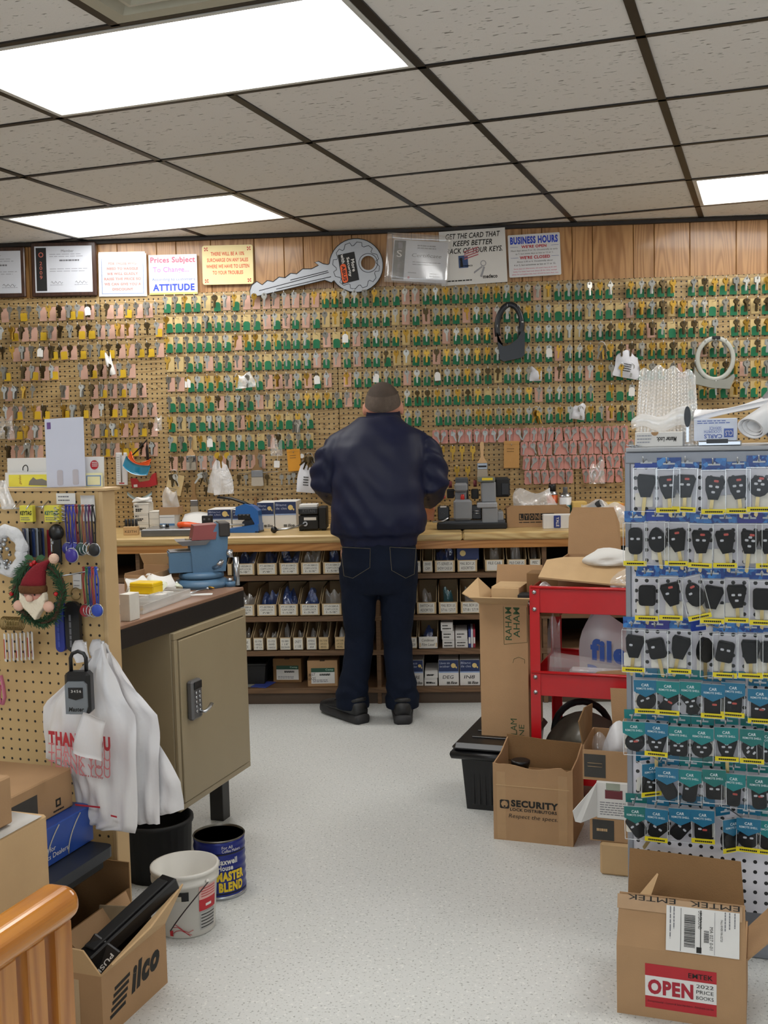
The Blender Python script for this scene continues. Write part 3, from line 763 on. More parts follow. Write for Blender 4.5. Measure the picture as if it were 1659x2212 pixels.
for k, (s_, x_, w_) in enumerate((('More', .26, .42), ('Security', .16, .66), ('with', .02, .30))):
    letter(t, s_, ld+rt_*cw*x_+up_*chh*(.70-.27*k), rt_, up_, cw*w_, chh*.20, WHITE, bold=.02, lift=.0018)
og = ld+rt_*cw*.34+up_*chh*.04
MB().prism(rrect(0, cw*.64, 0, chh*.34, chh*.15, 3), -.001, 0, Matrix((( rt_.x, 0, up_.x, og.x), (0, 1, 0, og.y-.0016), (rt_.z, 0, up_.z, og.z), (0, 0, 0, 1)))).build('orange_badge', mat('orange_badge', 'd8571c', .5), t)
letter(t, 'ABUS', og+rt_*cw*.06+up_*chh*.07, rt_, up_, cw*.52, chh*.2, BLACKM, bold=.03, lift=.0032)
# certificate in a punched plastic sleeve, hanging crooked
t = thing('sleeved_certificate', 'printed certificate in a clear punched sleeve hanging crooked', 'certificate', at(904, 563, Y=DW-.02), rot=(0, R(5.5), 0))
MB().bbox(-.132, .145, -.001, .001, -.108, .100, .0005).build('paper', CERT, t)
patch(t, 'black_strip', (-.128, -.001, -.10), X_, Z_, .058, .195, BLACKM, .0008)
letter(t, 'MEMBER', (-.092, -.001, -.09), Z_, -X_, .10, .014, GREYINK, lift=.0014)
letter(t, 'S', (-.113, -.001, .012), X_, Z_, .026, .034, WHITE, lift=.0014); patch(t, 'emblem', (-.108, -.001, .055), X_, Z_, .022, .032, GREYINK, .0014)
b = MB(); b.prism(circle(.006, 10, -.045, -.088), -.0022, -.001); b.build('seal', REDINK, t)
lines(t, (-.01, -.001, 0), X_, Z_, .10, (.06, .072), .006, GREYINK, jit=.1); letter(t, 'Certificate', (-.035, -.001, .018), X_, Z_, .15, .017, INK, shear=.2)
lines(t, (-.03, -.001, 0), X_, Z_, .15, (-.01, -.022), .004, GREYINK); lines(t, (-.05, -.001, 0), X_, Z_, .05, (-.065,), .004, GREYINK); lines(t, (.06, -.001, 0), X_, Z_, .06, (-.065, -.078), .004, GREYINK)
def slv(a, b_): return (-.168+.325*a, -.006-.006*math.sin(a*7+b_*4)*.5, -.118+.25*b_)
MB().sheet(slv, 10, 8, thick=.0006).build('sleeve', CLEAR, t)
# key-card poster
t = wallsign('key_card_poster', 'white poster reading Get the card that keeps better track of your keys', 'poster', 1022, 555, 140*PX, 114*PX, R(-1.9), WHITE)
for k, (s_, a, b_) in enumerate((('GET THE CARD THAT', -.135, .142), ('KEEPS BETTER', -.10, .10), ('TRACK OF YOUR KEYS.', -.15, .15))):
    sl(t, s_, a, b_, .095-k*.037, .122-k*.037, INK, shear=.25, bold=.02)
patch(t, 'picture', (-.075, -.002, -.052), X_, Z_, .048, .062, mat('photo_blue', '39507c', .6), .0006)
for k in range(4): patch(t, 'flag_stripe', (-.045, -.002, -.012+k*.012), (1, 0, .28), Z_, .075, .006, mat('flag_red', 'b06068', .6), .0009)
b = MB(); b.prism(circle(.008, 8, -.062, -.008), -.0034, -.002); b.prism([(-.068, -.048), (-.052, -.048), (-.056, -.012), (-.066, -.012)], -.0034, -.002); b.build('figure', BLACKM, t)
sl(t, 'medeco', -.055, -.005, -.047, -.036, INK, bold=.02); sl(t, 'medeco', .045, .118, -.112, -.092, INK, bold=.03)
b = MB(); b.ring(circle(.015, 14, .05, -.035), circle(.011, 14, .05, -.035), -.003, -.002); b.prism([(.03, -.10), (.04, -.105), (.058, -.055), (.05, -.05)], -.003, -.002); b.prism([(.0, -.075), (.0, -.085), (.045, -.055), (.042, -.048)], -.003, -.002); b.build('printed_key', mat('photo_grey', '9a9a9e', .6), t)
lines(t, (-.142, -.002, 0), X_, Z_, .13, (-.118,), .006, INK, jit=0)
# business hours
t = wallsign('business_hours_sign', 'white metal BUSINESS HOURS sign with blue and red lettering', 'sign', 1154.5, 551, 110*PX, 89*PX, R(-1.6), WHITE2, poly=rrect(-.131, .131, -.106, .106, .006, 2))
sl(t, 'BUSINESS HOURS', -.12, .12, .058, .096, mat('bright_blue_ink', None), bold=.05)
sl(t, "WE'RE OPEN", -.065, .062, .037, .052, REDINK, bold=.04); sl(t, "WE'RE CLOSED", -.075, .078, -.018, -.002, REDINK, bold=.04)
for z in (.044, -.010):
    for x in (-.12, .085): patch(t, 'rule', (x, -.002, z), X_, Z_, .038, .0014, NAVYINK, .0006)
for k, (s_, z, w_) in enumerate((('Most days about 9 or 10. Occasionally as early', .020, .235), ('as 7, but some days as late as 12 or 1.', .004, .19), ('About 5:30 or 6. Occasionally about', -.036, .18), ('4 or 5, but sometimes as late as 11 or 12.', -.052, .21))):
    sl(t, s_, -w_/2, w_/2, z, z+.010, INK)
for k, (s_, w_) in enumerate((("Some days or afternoons, we aren't here at all, and", .215), ("lately I've been here just about all the time, except", .22), ("when I'm someplace else, but I should be here then, too.", .235))):
    sl(t, s_, -w_/2, w_/2, -.070-k*.014, -.061-k*.014, PINKINK)
# ================================================================ rear workbench with shelves
BY = 5.04                        # front edge of the bench
def bx(px, py, Y): return at(px, py, Y=Y)
WTOP, WBOT, APZ = .820, .783, .744
LIGHTW = wood('maple_worktop', 'd9bf86', 'b8935a', 'X', 7, .4, .15, blotch=.1)
PINE = wood('pine_board', 'c48a4a', '9c6428', 'X', 6, .45, .2, knots=6.5, blotch=.12)
SHELF = wood('shelf_board', '76583c', '59412a', 'X', 8, .6, blotch=.08)
joint = bx(999, 1165, BY).x
wt = thing('workbench', 'long wooden workbench with open shelves along the rear wall', 'workbench', (0, 0, 0))
XB0, XB1 = -2.35, 1.35
for a, b_ in ((XB0, joint-.001), (joint+.001, XB1)):
    MB().bbox(a, b_, BY, DW-.004, WBOT, WTOP, .008).build('worktop', LIGHTW, wt)
MB().bbox(XB0, XB1, BY+.018, BY+.045, APZ, WBOT, .002).build('apron_board', PINE, wt)
SY0, SY1 = 5.10, 5.60
shz = [.624, .426, .261, .079]
for z in shz: MB().bbox(XB0, XB1, SY0, SY1, z-.025, z, .002).build('shelf', SHELF, wt)
for px, w in ((300, .02), (815, .02), (1177, .022)):
    x = bx(px, 1300, SY0).x; MB().bbox(x-w/2, x+w/2, SY0+.004, SY1, .0, APZ+.03, .002).build('divider', SHELF, wt)
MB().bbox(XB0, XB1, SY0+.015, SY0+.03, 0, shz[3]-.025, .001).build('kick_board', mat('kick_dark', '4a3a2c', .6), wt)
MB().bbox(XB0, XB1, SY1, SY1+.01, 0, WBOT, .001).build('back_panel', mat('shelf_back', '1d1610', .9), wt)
# ---- bins
TAPE = mat('masking_tape', 'cbb184', .6)
LABW = mat('label_white', 'd9d6cd', .7)
FILMB = clear('blue_film', '3a62b0', body=.35, gloss=.15, rough=.2, bump=.5)
FILMT = clear('teal_film', '2f8aa0', body=.4, gloss=.15, rough=.2, bump=.5)
def bag(name, label, c, w, h, d, material, seed, rz=0.0, lean=0.0, cat='plastic bag', group=None):
    """crumpled little bag: two wrinkled sheets closed at the rim"""
    q = random.Random(seed); ph = [q.uniform(0, 6.28) for _ in range(8)]
    t = thing(name, label, cat, c, rz, group)
    def f(side):
        def g(a, b_):
            e = (math.sin(math.pi*a)**.6)*(math.sin(math.pi*min(1, b_*1.02))**.5)
            x = (a-.5)*w*(1-.25*b_*b_)+.08*w*math.sin(5*b_+ph[0])*b_; z = b_*h*(1-.12*math.sin(3*a*2+ph[1])*b_)
            y = side*d/2*e*(1+.35*math.sin(9*a+ph[2])*math.sin(8*b_+ph[3]))+lean*b_*b_*h+.12*d*math.sin(7*a+5*b_+ph[4])
            return (x, y, z)
        return g
    b = MB(); b.sheet(f(-1), 9, 8); b.sheet(f(1), 9, 8); b.build('film', material, t)
    return t, q
def bin_(shelf, x0, x1, name, label, lab, front_h=.058, Y=5.112, depth=.34, backh=.12, labmat=None, hand=False, front=None, content=None, seed=0):
    blab = {0: 'top', 1: 'second', 2: 'third'}[shelf]+' shelf '+('bin ' if True else '')+'number '+ordinal(seed % 10+1)+(' before the man' if seed < 50 else ' beyond the man' if seed < 60 else ' far beyond the man')
    z = shz[shelf]; a, b_ = bx(x0, 1300, Y).x, bx(x1, 1300, Y).x; w = b_-a; c = (a+b_)/2
    t = thing(name, label, 'bin', (c, Y, z+.0005), 0, 'cardboard parts bins under the bench')
    h = w/2-.0015; th = .003
    MB().box(-h, h, 0, depth, 0, th).build('base', BINC, t)
    MB().box(-h, h, 0, th, 0, front_h).build('front', front or BINC, t)
    for s_ in (-1, 1):
        x = s_*(h-th/2)
        MB().add([(x-th/2, 0, 0), (x-th/2, depth, 0), (x-th/2, depth, backh), (x-th/2, .12, backh), (x-th/2, 0, front_h), (x+th/2, 0, 0), (x+th/2, depth, 0), (x+th/2, depth, backh), (x+th/2, .12, backh), (x+th/2, 0, front_h)], [(0, 4, 3, 2, 1), (5, 6, 7, 8, 9), (0, 1, 6, 5), (1, 2, 7, 6), (2, 3, 8, 7), (3, 4, 9, 8), (4, 0, 5, 9)]).build('side', BINC, t)
    MB().box(-h, h, depth-th, depth, 0, backh).build('back', BINC, t)
    if lab:
        n = max(2, len(lab)); lw = w*.74; z0 = front_h*.12 if labmat is None else front_h*.06
        patch(t, 'tape', (-w*.43, 0, front_h*.16), X_, Z_, w*.86, front_h*.34, TAPE, .0004)
        patch(t, 'label', (-lw/2, 0, z0), X_, Z_, lw, front_h*.84-z0+front_h*.1, labmat or LABW, .0008)
        for k, s_ in enumerate(lab):
            ww = min(lw*.92, lw*(.35+.035*len(s_)*1.6)); hh = front_h*.72/n
            letter(t, s_, (-ww/2, 0, z0+front_h*.78-hh*(k+1)+hh*.2), X_, Z_, ww, hh*.62, INK, lift=.0012, shear=.2 if hand else 0)
    if content:
        fm, wh = content
        for k in range(wh):
            q = random.Random(seed*7+k); xx = c+(k-(wh-1)/2)*w*.3
            bag('parts_bag', f'{ {FILMB: "blue tinted", FILMT: "teal", CLEAR: "clear", MILKY: "milky"}[fm] } bag, {"front" if k == 0 else "rear"} of the {blab}', (xx, Y+.05+.06*q.random(), z+.006), w*.5, (.085+.03*q.random())*(1 if shelf < 2 else .8), .035, fm, seed*3+k, q.uniform(-.6, .6), q.uniform(-.3, .5), group='bags of parts in the bins')
for i, (a, b_, l) in enumerate([(507, 554, ['FT-0058KD', 'CAM LOCK', '5/8"']), (556, 602, ['FT-0078KD', 'CAM LOCK', '7/8"']), (604, 649, ['FT-0118KD', 'CAM LOCK', '1-1/8"']), (650.5, 696.5, ['FT-0138KD', 'CAM LOCK', '1-3/8"']), (698, 744, ['FT-0158KD', 'CAM LOCK', '1-5/8"'])]):
    sz_ = l[2].replace('"', ' inch').replace('-', ' ')
    bin_(0, a, b_, 'parts_bin', f'{ordinal(i+1)} CAM LOCK bin from the vise on the top shelf, marked {sz_}', l, content=(FILMB if i != 3 else CLEAR, 2 if i < 4 else 1), seed=10+i)
bin_(0, 492, 505, 'parts_bin', 'narrow cardboard bin at the end of the top shelf beside the vise', None, seed=9)
for i, (a, b_, l) in enumerate([(505, 551, ['FT-0058KA', 'CAM LOCK', '5/8"']), (553, 598.5, ['FT-0078KA', 'CAM LOCK', '7/8"']), (599.5, 645, ['FT-0118KA', 'CAM LOCK', '1-1/8"']), (646, 692, ['FT-0138KA', 'CAM LOCK', '1-3/8"']), (693, 739, ['FT-0158KA', 'CAM LOCK', '1-5/8"'])]):
    sz_ = l[2].replace('"', ' inch').replace('-', ' ')
    bin_(1, a, b_, 'parts_bin', f'{ordinal(i+1)} CAM LOCK bin along the second shelf, marked {sz_}', l, content=(FILMB if i in (1, 2, 3) else CLEAR, 2), seed=20+i)
for i, (a, b_, l, hd) in enumerate([(515, 541, ['DESK', 'LOCK'], 1), (542.5, 568, ['ES-1700', '1 HANDLE', '1 1/8" CYL'], 0), (571, 597, ['ES-1725', 'DRAWER', '1 HANDLE'], 0), (600, 627, ['ES-1800', '1 1/8"', 'DESK DRAWER'], 0), (628.5, 654, ['GM-8717', '1 1/8'], 1), (657.5, 683, ['KEYRING', '1 HANDLE', '44'], 1), (684, 709, ['DISC TUMB', 'CAM LOCK', 'BRASS'], 0), (719.5, 744, ['DISC TUMB', 'CAM LOCK', 'NICKEL'], 0)]):
    bin_(2, a, b_, 'parts_bin', f'small cardboard {l[0].title()} bin reading {l[1].lower().replace(chr(34), " inch")}, {ordinal(i+1)} along the third shelf', l, front_h=.062, labmat=TAPE if i > 5 else LABW, hand=bool(hd), content=((MILKY if i in (3, 4, 7) else CLEAR), 1), seed=30+i)
for i, (sh, a, b_, l, kw) in enumerate([(0, 897, 911.5, ['LK'], {}), (0, 913, 938, ['DRAWER', 'CAM'], dict(hand=True)), (0, 939, 986, ['FT-SERIES A', 'SHOW CASE LK'], dict(content=(FILMB, 2))), (0, 988, 1034, ['MAIL BOX LK', 'ASSORTED'], dict(content=(MILKY, 2))), (0, 1047, 1092, ['FILE CAB'], dict(content=(CLEAR, 1))), (0, 1095, 1140, ['FILE CAB LK'], dict(content=(MILKY, 1))), (0, 1143, 1171, ['MISC', 'FILE CAB'], dict(hand=True, content=(CLEAR, 1))),
        (1, 880, 897, ['LK'], {}), (1, 898.5, 944, ['SWITCH LK', 'ASSORTED'], dict(content=(CLEAR, 1))), (1, 945.5, 990, ['MAIL BOX LK', '5716 / 5717'], dict(content=(FILMT, 1))), (1, 993, 1040, ['MAIL BOX LK', '5718 / 5719'], dict(content=(CLEAR, 1))),
        (2, 884, 900, ['LK', 'CAM'], {}), (2, 901, 945, ['Condenser', 'Film Lead'], dict(hand=True, front=WHITE, content=(FILMB, 1)))]):
    bin_(sh, a, b_, 'parts_bin', f'cardboard {l[0].title()} bin labelled {l[-1].lower()}, {ordinal(i+1)} of those past the standing man', l, seed=50+i, **kw)
# navy card standing in the mail box bin
p = bx(1011, 1215, 5.118)
t = thing('key_blank_card', 'navy card with gold key head stuck in the MAIL BOX LK ASSORTED bin', 'card', (p.x, 5.122, shz[0]+.058))
MB().bbox(-.052, .052, 0, .003, 0, .062, .001).build('card', mat('navy_card', '1d2f5e', .5), t)
GOLDP = mat('gold_print', 'd6bd7a', .45)
b = MB(); b.prism(circle(.014, 12, -.024, .032), -.001, 0); b.build('key_head', GOLDP, t)
# navy and white boxes of key blanks
NAVY = mat('navy_print', '1c2d58', .5); LBLUE = mat('sky_print', '8ea4cc', .5)
def blank_box(label, x, y, z, w, h, d, top, hand=None, rz=0.0, brand=True):
    t = thing('key_blank_box', label, 'box', (x, y, z), rz, 'navy and white boxes of key blanks')
    MB().bbox(-w/2, w/2, 0, d, 0, h, .0015).build('carton', WHITE, t)
    patch(t, 'navy_band', (-w/2+.001, 0, h*.55), X_, Z_, w-.002, h*.445, NAVY, .0006)
    patch(t, 'sky_band', (-w/2+.001, 0, h*.50), X_, Z_, w-.002, h*.055, LBLUE, .0006)
    for k, s_ in enumerate(top): letter(t, s_, (-w*.44, 0, h*(.84-.13*k)), X_, Z_, w*.5, h*.085, mat('pale_lettering', 'aeb6cc', .6), lift=.0012)
    b = MB(); b.prism(circle(w*.12, 12, w*.24, h*.78), -.0014, 0); b.prism([(w*.34, h*.70), (w*.40, h*.66), (w*.42, h*.72), (w*.36, h*.76)], -.0014, 0); b.build('key_head', GOLDP, t)
    if hand: letter(t, hand, (-w*.3, 0, h*.27), X_, Z_, w*.55, h*.13, INK, lift=.0012, shear=.15)
    if brand:
        b = MB()
        for k in range(4): b.box(-w*.1-.0, w*.06, -.001, -.0004, h*(.06+.025*k), h*(.075+.025*k))
        b.build('brand_stripes', INK, t); letter(t, 'Ilco', (w*.09, 0, h*.06), X_, Z_, w*.32, h*.11, INK, lift=.0012, bold=.04, shear=.3)
    return t
def shelf_box(x0, x1, y0, y1, Y):
    a, b_ = bx(x0, y1, Y), bx(x1, y1, Y); return (a.x+b_.x)/2, b_.x-a.x, (y1-y0)/462.0
for lab, x0, x1, hand in (('navy and white key blank box lettered in pen, half hidden by the man', 886, 915, 'GRE'), ('navy and white key blank box with DEG written by hand', 948, 991.5, 'DEG'), ('navy and white key blank box with IN8 written by hand beside tall carton', 994, 1037, 'IN8')):
    c, w, h = shelf_box(x0, x1, 1425, 1483, 5.13); blank_box(lab, c, 5.13, shz[3]+.0005, w, .124, .26, ('Blanc', 'de cles') if 'IN8' in lab else ('Llaves sin', 'acabar'), hand)
# small white boxes
def small_box(label, x, y, z, w, h, d, marks, rz=0.0, name='small_box', m=None, group='small white lock boxes on the shelves'):
    t = thing(name, label, 'box', (x, y, z), rz, group)
    MB().bbox(-w/2, w/2, 0, d, 0, h, .001).build('carton', m or WHITE, t)
    b = MB(); b.box(-w/2+.0005, w/2-.0005, -.0006, 0, h*.86, h*.88); b.build('flap_edge', GREYINK, t)
    if marks: lines(t, (-w*.36, 0, 0), X_, Z_, w*.7, [h*q for q in marks], h*.13, INK, lift=.001, jit=.5)
    return t
for k, (px0, px1, lev) in enumerate([(956, 982, 0), (984, 1011, 0), (955, 982, 1), (984, 1010, 1), (953, 979, 2)]):
    c, w, _ = shelf_box(px0, px1, 1380, 1400, 5.13)
    small_box(['lower left', 'lower right', 'middle left', 'middle right', 'topmost'][k]+' small white box of the pen-marked stack on the third shelf', c, 5.13, shz[2]+.0005+lev*.041, w, .0405, .16, (.2, .55))
for k in range(2):
    c, w, _ = shelf_box(917, 945, 1450, 1482, 5.13)
    small_box(('lower' if k == 0 else 'upper')+' small white box with barcode, between two navy boxes on the bottom shelf', c+.003*k, 5.13, shz[3]+.0005+k*.037, w, .036, .18, (.3, .4))
for k, (px0, px1, colr, nm) in enumerate([(1012, 1017, '2b3a78', 'navy'), (1017.5, 1022, 'c9ccd6', 'white'), (1022.5, 1027, 'a02a3c', 'red')]):
    a, b_ = bx(px0, 1390, 5.13).x, bx(px1, 1390, 5.13).x
    t = thing('booklet', f'thin {nm} booklet standing beside the stacked white boxes', 'booklet', ((a+b_)/2, 5.13, shz[2]+.0005))
    MB().bbox(-(b_-a)/2, (b_-a)/2, 0, .15, 0, .088, .001).build('cover', mat('cover_'+nm, colr, .5), t)
    MB().bbox(-(b_-a)/2+.001, (b_-a)/2-.001, -.0006, .148, .02, .05, .0002).build('spine_label', WHITE, t)
# brown boxes with green labels on the bottom shelf
GRN = mat('green_print', '1f4a38', .6)
for lab, x0, x1, y0, y1, Y, hand in (('brown carton with green label set back on the bottom shelf', 590.5, 652, 1421, 1476, 5.22, None), ('brown carton with green label and BEST LOCKS written by hand', 665.5, 730, 1428, 1487, 5.13, ('BEST', 'LOCKS'))):
    c, w, h = shelf_box(x0, x1, y0, y1, Y); h *= 1.0
    t = thing('brown_carton', lab, 'box', (c, Y, shz[3]+.0005), R(-2) if hand is None else R(3))
    MB().bbox(-w/2, w/2, 0, .2, 0, h, .002).build('carton', CARD3 if hand is None else CARD, t)
    patch(t, 'label', (-w*.38, 0, h*.12), X_, Z_, w*.78, h*.54, WHITE, .0006); patch(t, 'green_band', (-w*.38, 0, h*.55), X_, Z_, w*.78, h*.16, GRN, .001)
    letter(t, 'Comp', (w*.1, 0, h*.59), X_, Z_, w*.26, h*.09, mat('pale_green_ink', '9fc0ae', .6), bold=.02, lift=.0016)
    lines(t, (-w*.1, 0, 0), X_, Z_, w*.35, (h*.42, h*.46), h*.035, INK, lift=.0012, jit=0); lines(t, (-w*.33, 0, 0), X_, Z_, w*.6, (h*.18, h*.24), h*.025, GREYINK, lift=.0012)
    MB().box(-.012, .012, -.0012, .012, h-.004, h+.001).build('finger_slot', mat('slot_dark', '3a2a18', .9), t)
    if hand:
        for k, s_ in enumerate(hand): letter(t, s_, (-w*.47, 0, h*(.40-.15*k)), (1, 0, .1), Z_, w*.24, h*.1, INK, lift=.0016, shear=.2)
p = bx(547, 1470, 5.16)
t = thing('storage_bin', 'black plastic bin in the dark corner of the bottom shelf', 'bin', (p.x, 5.18, shz[3]+.0005))
MB().hexa([(-.07, 0, 0), (.05, 0, 0), (.05, .2, 0), (-.07, .2, 0)], [(-.08, -.01, .10), (.06, -.01, .10), (.06, .21, .10), (-.08, .21, .10)]).build('tub', BLACKM, t)
MB().bbox(-.084, .064, -.014, .214, .095, .108, .003).build('rim', BLACK, t)
t = thing('blue_folder', 'flat blue and grey folder lying on the bottom shelf', 'folder', (bx(563, 1480, 5.13).x, 5.115, shz[3]+.0005), R(-14))
MB().bbox(-.05, .03, 0, .12, 0, .004, .001).build('cover', mat('folder_blue', '3a4a9a', .5), t); MB().bbox(-.11, -.052, 0, .12, 0, .003, .001).build('sheet', mat('folder_grey', '9a9a90', .6), t)

# ================================================================ things on the bench top
def onb(px, py, Y):                       # x on the bench for a pixel
    return bx(px, py, Y).x
zt = WTOP+.0005
# boxes at the left end
WBX = mat('off_white_carton', 'd8d4cb', .6)
for k, (px0, px1, z, h, lab) in enumerate([(290, 321, 0, .046, 'bottom'), (290, 321, .0465, .046, 'middle'), (289.5, 322, .093, .052, 'topmost')]):
    a, b_ = onb(px0, 1130, 5.36), onb(px1, 1130, 5.36)
    t = small_box(f'{lab} white box in the taller stack at the end of the workbench', (a+b_)/2, 5.36, zt+z, b_-a, h, .09, (.2, .36), m=WBX, name='lock_box_carton')
    letter(t, 'MUL', (-.03, 0, h*.62), X_, Z_, .02, h*.2, INK, lift=.001, bold=.02)
for k, (z, h) in enumerate([(0, .034), (.0345, .034), (.069, .034)]):
    a, b_ = onb(322, 1120, 5.36), onb(344, 1120, 5.36)
    small_box(f'{["bottom", "middle", "topmost"][k]} white box in the shorter stack beside the taller one', (a+b_)/2, 5.36, zt+z, b_-a-.001, h, .10, None, m=WBX, name='lock_box_carton')
a, b_ = onb(344.5, 1120, 5.34), onb(377, 1120, 5.34)
t = small_box('white box with blue rim under the small open brown box', (a+b_)/2, 5.34, zt, b_-a, .085, .11, None, name='lock_box_carton')
patch(t, 'blue_band', (-(b_-a)/2, 0, .03), X_, Z_, b_-a, .012, mat('band_blue', '4f7fae', .5), .0005)
t = thing('open_carton', 'small open brown box with crumpled film on top of a white box', 'box', ((a+b_)/2+.01, 5.34, zt+.0855))
w = .095
b = MB(); b.box(-w/2, w/2, 0, .003, 0, .038); b.build('front', CARD, t)
MB().box(-w/2, -w/2+.003, .003, .10, 0, .038).build('side', CARD, t); MB().box(w/2-.003, w/2, .003, .10, 0, .038).build('side', CARD, t); MB().box(-w/2, w/2, .097, .10, 0, .038).build('back', CARD, t); MB().box(-w/2+.003, w/2-.003, .003, .097, 0, .003).build('base', CARD, t)
bag('plastic_bag', 'crumpled clear film sticking out of the small open brown box', ((a+b_)/2+.01, 5.39, zt+.09), .085, .12, .06, MILKY, 3, .2, -.2)
bag('paper_wad', 'crumpled white paper lying on the stacked white boxes', ((onb(306, 1096, 5.38)), 5.40, zt+.147), .10, .026, .06, WHITE, 5, .1, 0, cat='paper')
# pen block
x = onb(282, 1140, 5.2)
t = thing('marker_block', 'wooden block holding black capped markers', 'pen holder', (x, 5.2, zt), R(4))
MB().bbox(-.036, .036, 0, .035, 0, .042, .002).build('block', mat('block_wood', 'c9a676', .6), t)
for k in range(4): MB().cyl((-.025+k*.0165, .018, .030), (-.025+k*.0165, .018, .078), .0075, .0068, 10).build('marker', BLACK, t)
letter(t, 'KEITH', (-.028, 0, .012), X_, Z_, .056, .012, INK)
# steel tray
a, b_ = onb(307, 1150, 5.12), onb(423, 1150, 5.12)
t = thing('steel_tray', 'long shallow grey steel tray near the bench edge', 'tray', ((a+b_)/2, 5.10, zt)); w = (b_-a)/2
GST = mat('grey_steel', '77787a', .35, .8, var=.1)
MB().bbox(-w, w, 0, .22, 0, .032, .002).build('body', GST, t); MB().bbox(-w+.004, w-.004, .006, .214, .0322, .034, .0005).build('top_sheet', STEEL, t)
bolt = thing('metal_bolt', 'small black and steel bolt lying on the steel tray', 'bolt', (onb(354, 1132, 5.2), 5.2, zt+.0345)); MB().cyl((-.02, 0, .007), (.012, 0, .007), .007).build('shank', STEEL, bolt); MB().cyl((.012, 0, .009), (.024, 0, .009), .009).build('head', BLACK, bolt)
# orange handled tool
t = thing('orange_handle_tool', 'tool with bright orange plastic loop handle lying on the tray', 'tool', (onb(390, 1131, 5.16), 5.16, zt+.0345), R(-4))
ORG = mat('orange_plastic', 'e2551b', .35)
MB().tube([(0, 0, .014), (-.012, .02, .014), (.0, .045, .014), (.025, .05, .014), (.05, .03, .012), (.10, .02, .010)], [.014, .014, .013, .012, .012, .008], 10).build('handle', ORG, t)
MB().tube([(0, 0, .014), (.03, -.002, .014), (.055, .01, .012), (.09, .018, .010)], .011, 10).build('handle', ORG, t)
MB().tube([(.09, .019, .010), (.31, .02, .010)], .005, 8).build('blade', STEEL, t)
# papers leaning + black bracket
t = thing('paper_sheets', 'loose white instruction sheets leaning behind the orange tool', 'paper', (onb(412, 1120, 5.36), 5.36, zt))
MB().sheet(lambda a, b_: (-.07+.13*a+.02*b_, .02+.06*b_, .01+.07*b_+.012*math.sin(3*a)), 6, 5, thick=.001).build('sheet', WHITE, t); lines(t, (-.04, .045, .0), X_, Vector((.1, .6, .8)), .1, (.03, .045), .004, GREYINK, lift=.012)
t = thing('black_bracket', 'black metal bracket with square holes standing by the navy box', 'bracket', (onb(447, 1125, 5.28), 5.28, zt))
b = MB()
b.bbox(-.026, .026, 0, .02, 0, .082, .002); b.build('plate', BLACKM, t)
for i in range(2):
    for j in range(3): MB().box(-.018+i*.024, -.008+i*.024, -.0006, .0, .012+j*.024, .022+j*.024).build('hole', mat('hole_grey', '55565a', .7), t)
# key blank boxes along the wall
for k, (x0, x1, hh, lab) in enumerate([(451, 502, .103, 'navy topped key blank box on the bench beside the black bracket'), (504, 553, .100, 'navy topped key blank box mostly behind the blue key punch'), (556, 593, .132, 'navy topped key blank box right behind the blue key punch, creased top'), (594.5, 641, .135, 'navy topped key blank box next to the black RYTAN machine')]):
    a, b_ = onb(x0, 1140, 5.42), onb(x1, 1140, 5.42)
    blank_box(lab, (a+b_)/2, 5.42 if k > 1 else 5.40, zt, b_-a-.001, hh, .18, ('Blanc', 'de cles'), 'Corbin' if k == 0 else None)
# blue key punch
t = thing('key_punch', 'bright blue hand key punch with long black lever', 'key punch', (onb(526, 1150, 5.22), 5.22, zt), R(-6))
BLU = mat('punch_blue', '1f63ae', .32, var=.08, coat=.3)
MB().add([(-.085, 0, 0), (.075, 0, 0), (.075, .09, 0), (-.085, .09, 0), (-.085, 0, .018), (.075, 0, .042), (.075, .09, .042), (-.085, .09, .018)], [(3, 2, 1, 0), (4, 5, 6, 7), (0, 1, 5, 4), (1, 2, 6, 5), (2, 3, 7, 6), (3, 0, 4, 7)]).build('base', BLU, t)
arm = [(-.045, .085), (-.040, .125), (.005, .140), (.045, .128), (.072, .105), (.078, .0), (.050, .0), (.052, .045), (.035, .075), (.0, .085)]
MB().prism(arm, .015, .075).build('frame', BLU, t)
MB().bbox(-.030, .032, .012, .02, .062, .090, .002).build('die_block', BLACKM, t)
for k in range(3): MB().bbox(-.024+.02*k, -.012+.02*k, .0105, .013, .066, .086, .001).build('die', BLACK, t)
MB().prism([(-.012, .025), (.048, .025), (.044, .062), (.01, .068), (-.012, .05)], .022, .068).build('jaw', mat('jaw_dark', '15202e', .5), t)
MB().tube([(.045, .045, .118), (.0, .045, .142), (-.07, .045, .165), (-.14, .045, .172)], [.010, .012, .012, .010], 10, flat=.6).build('lever', BLACK, t)
MB().bbox(.016, .03, .016, .074, .098, .128, .003).build('lug', mat('lug_blue', '2f86d6', .35), t)
MB().bbox(.058, .078, .0, .09, -.0003, .008, .001).build('foot', BLACK, t)
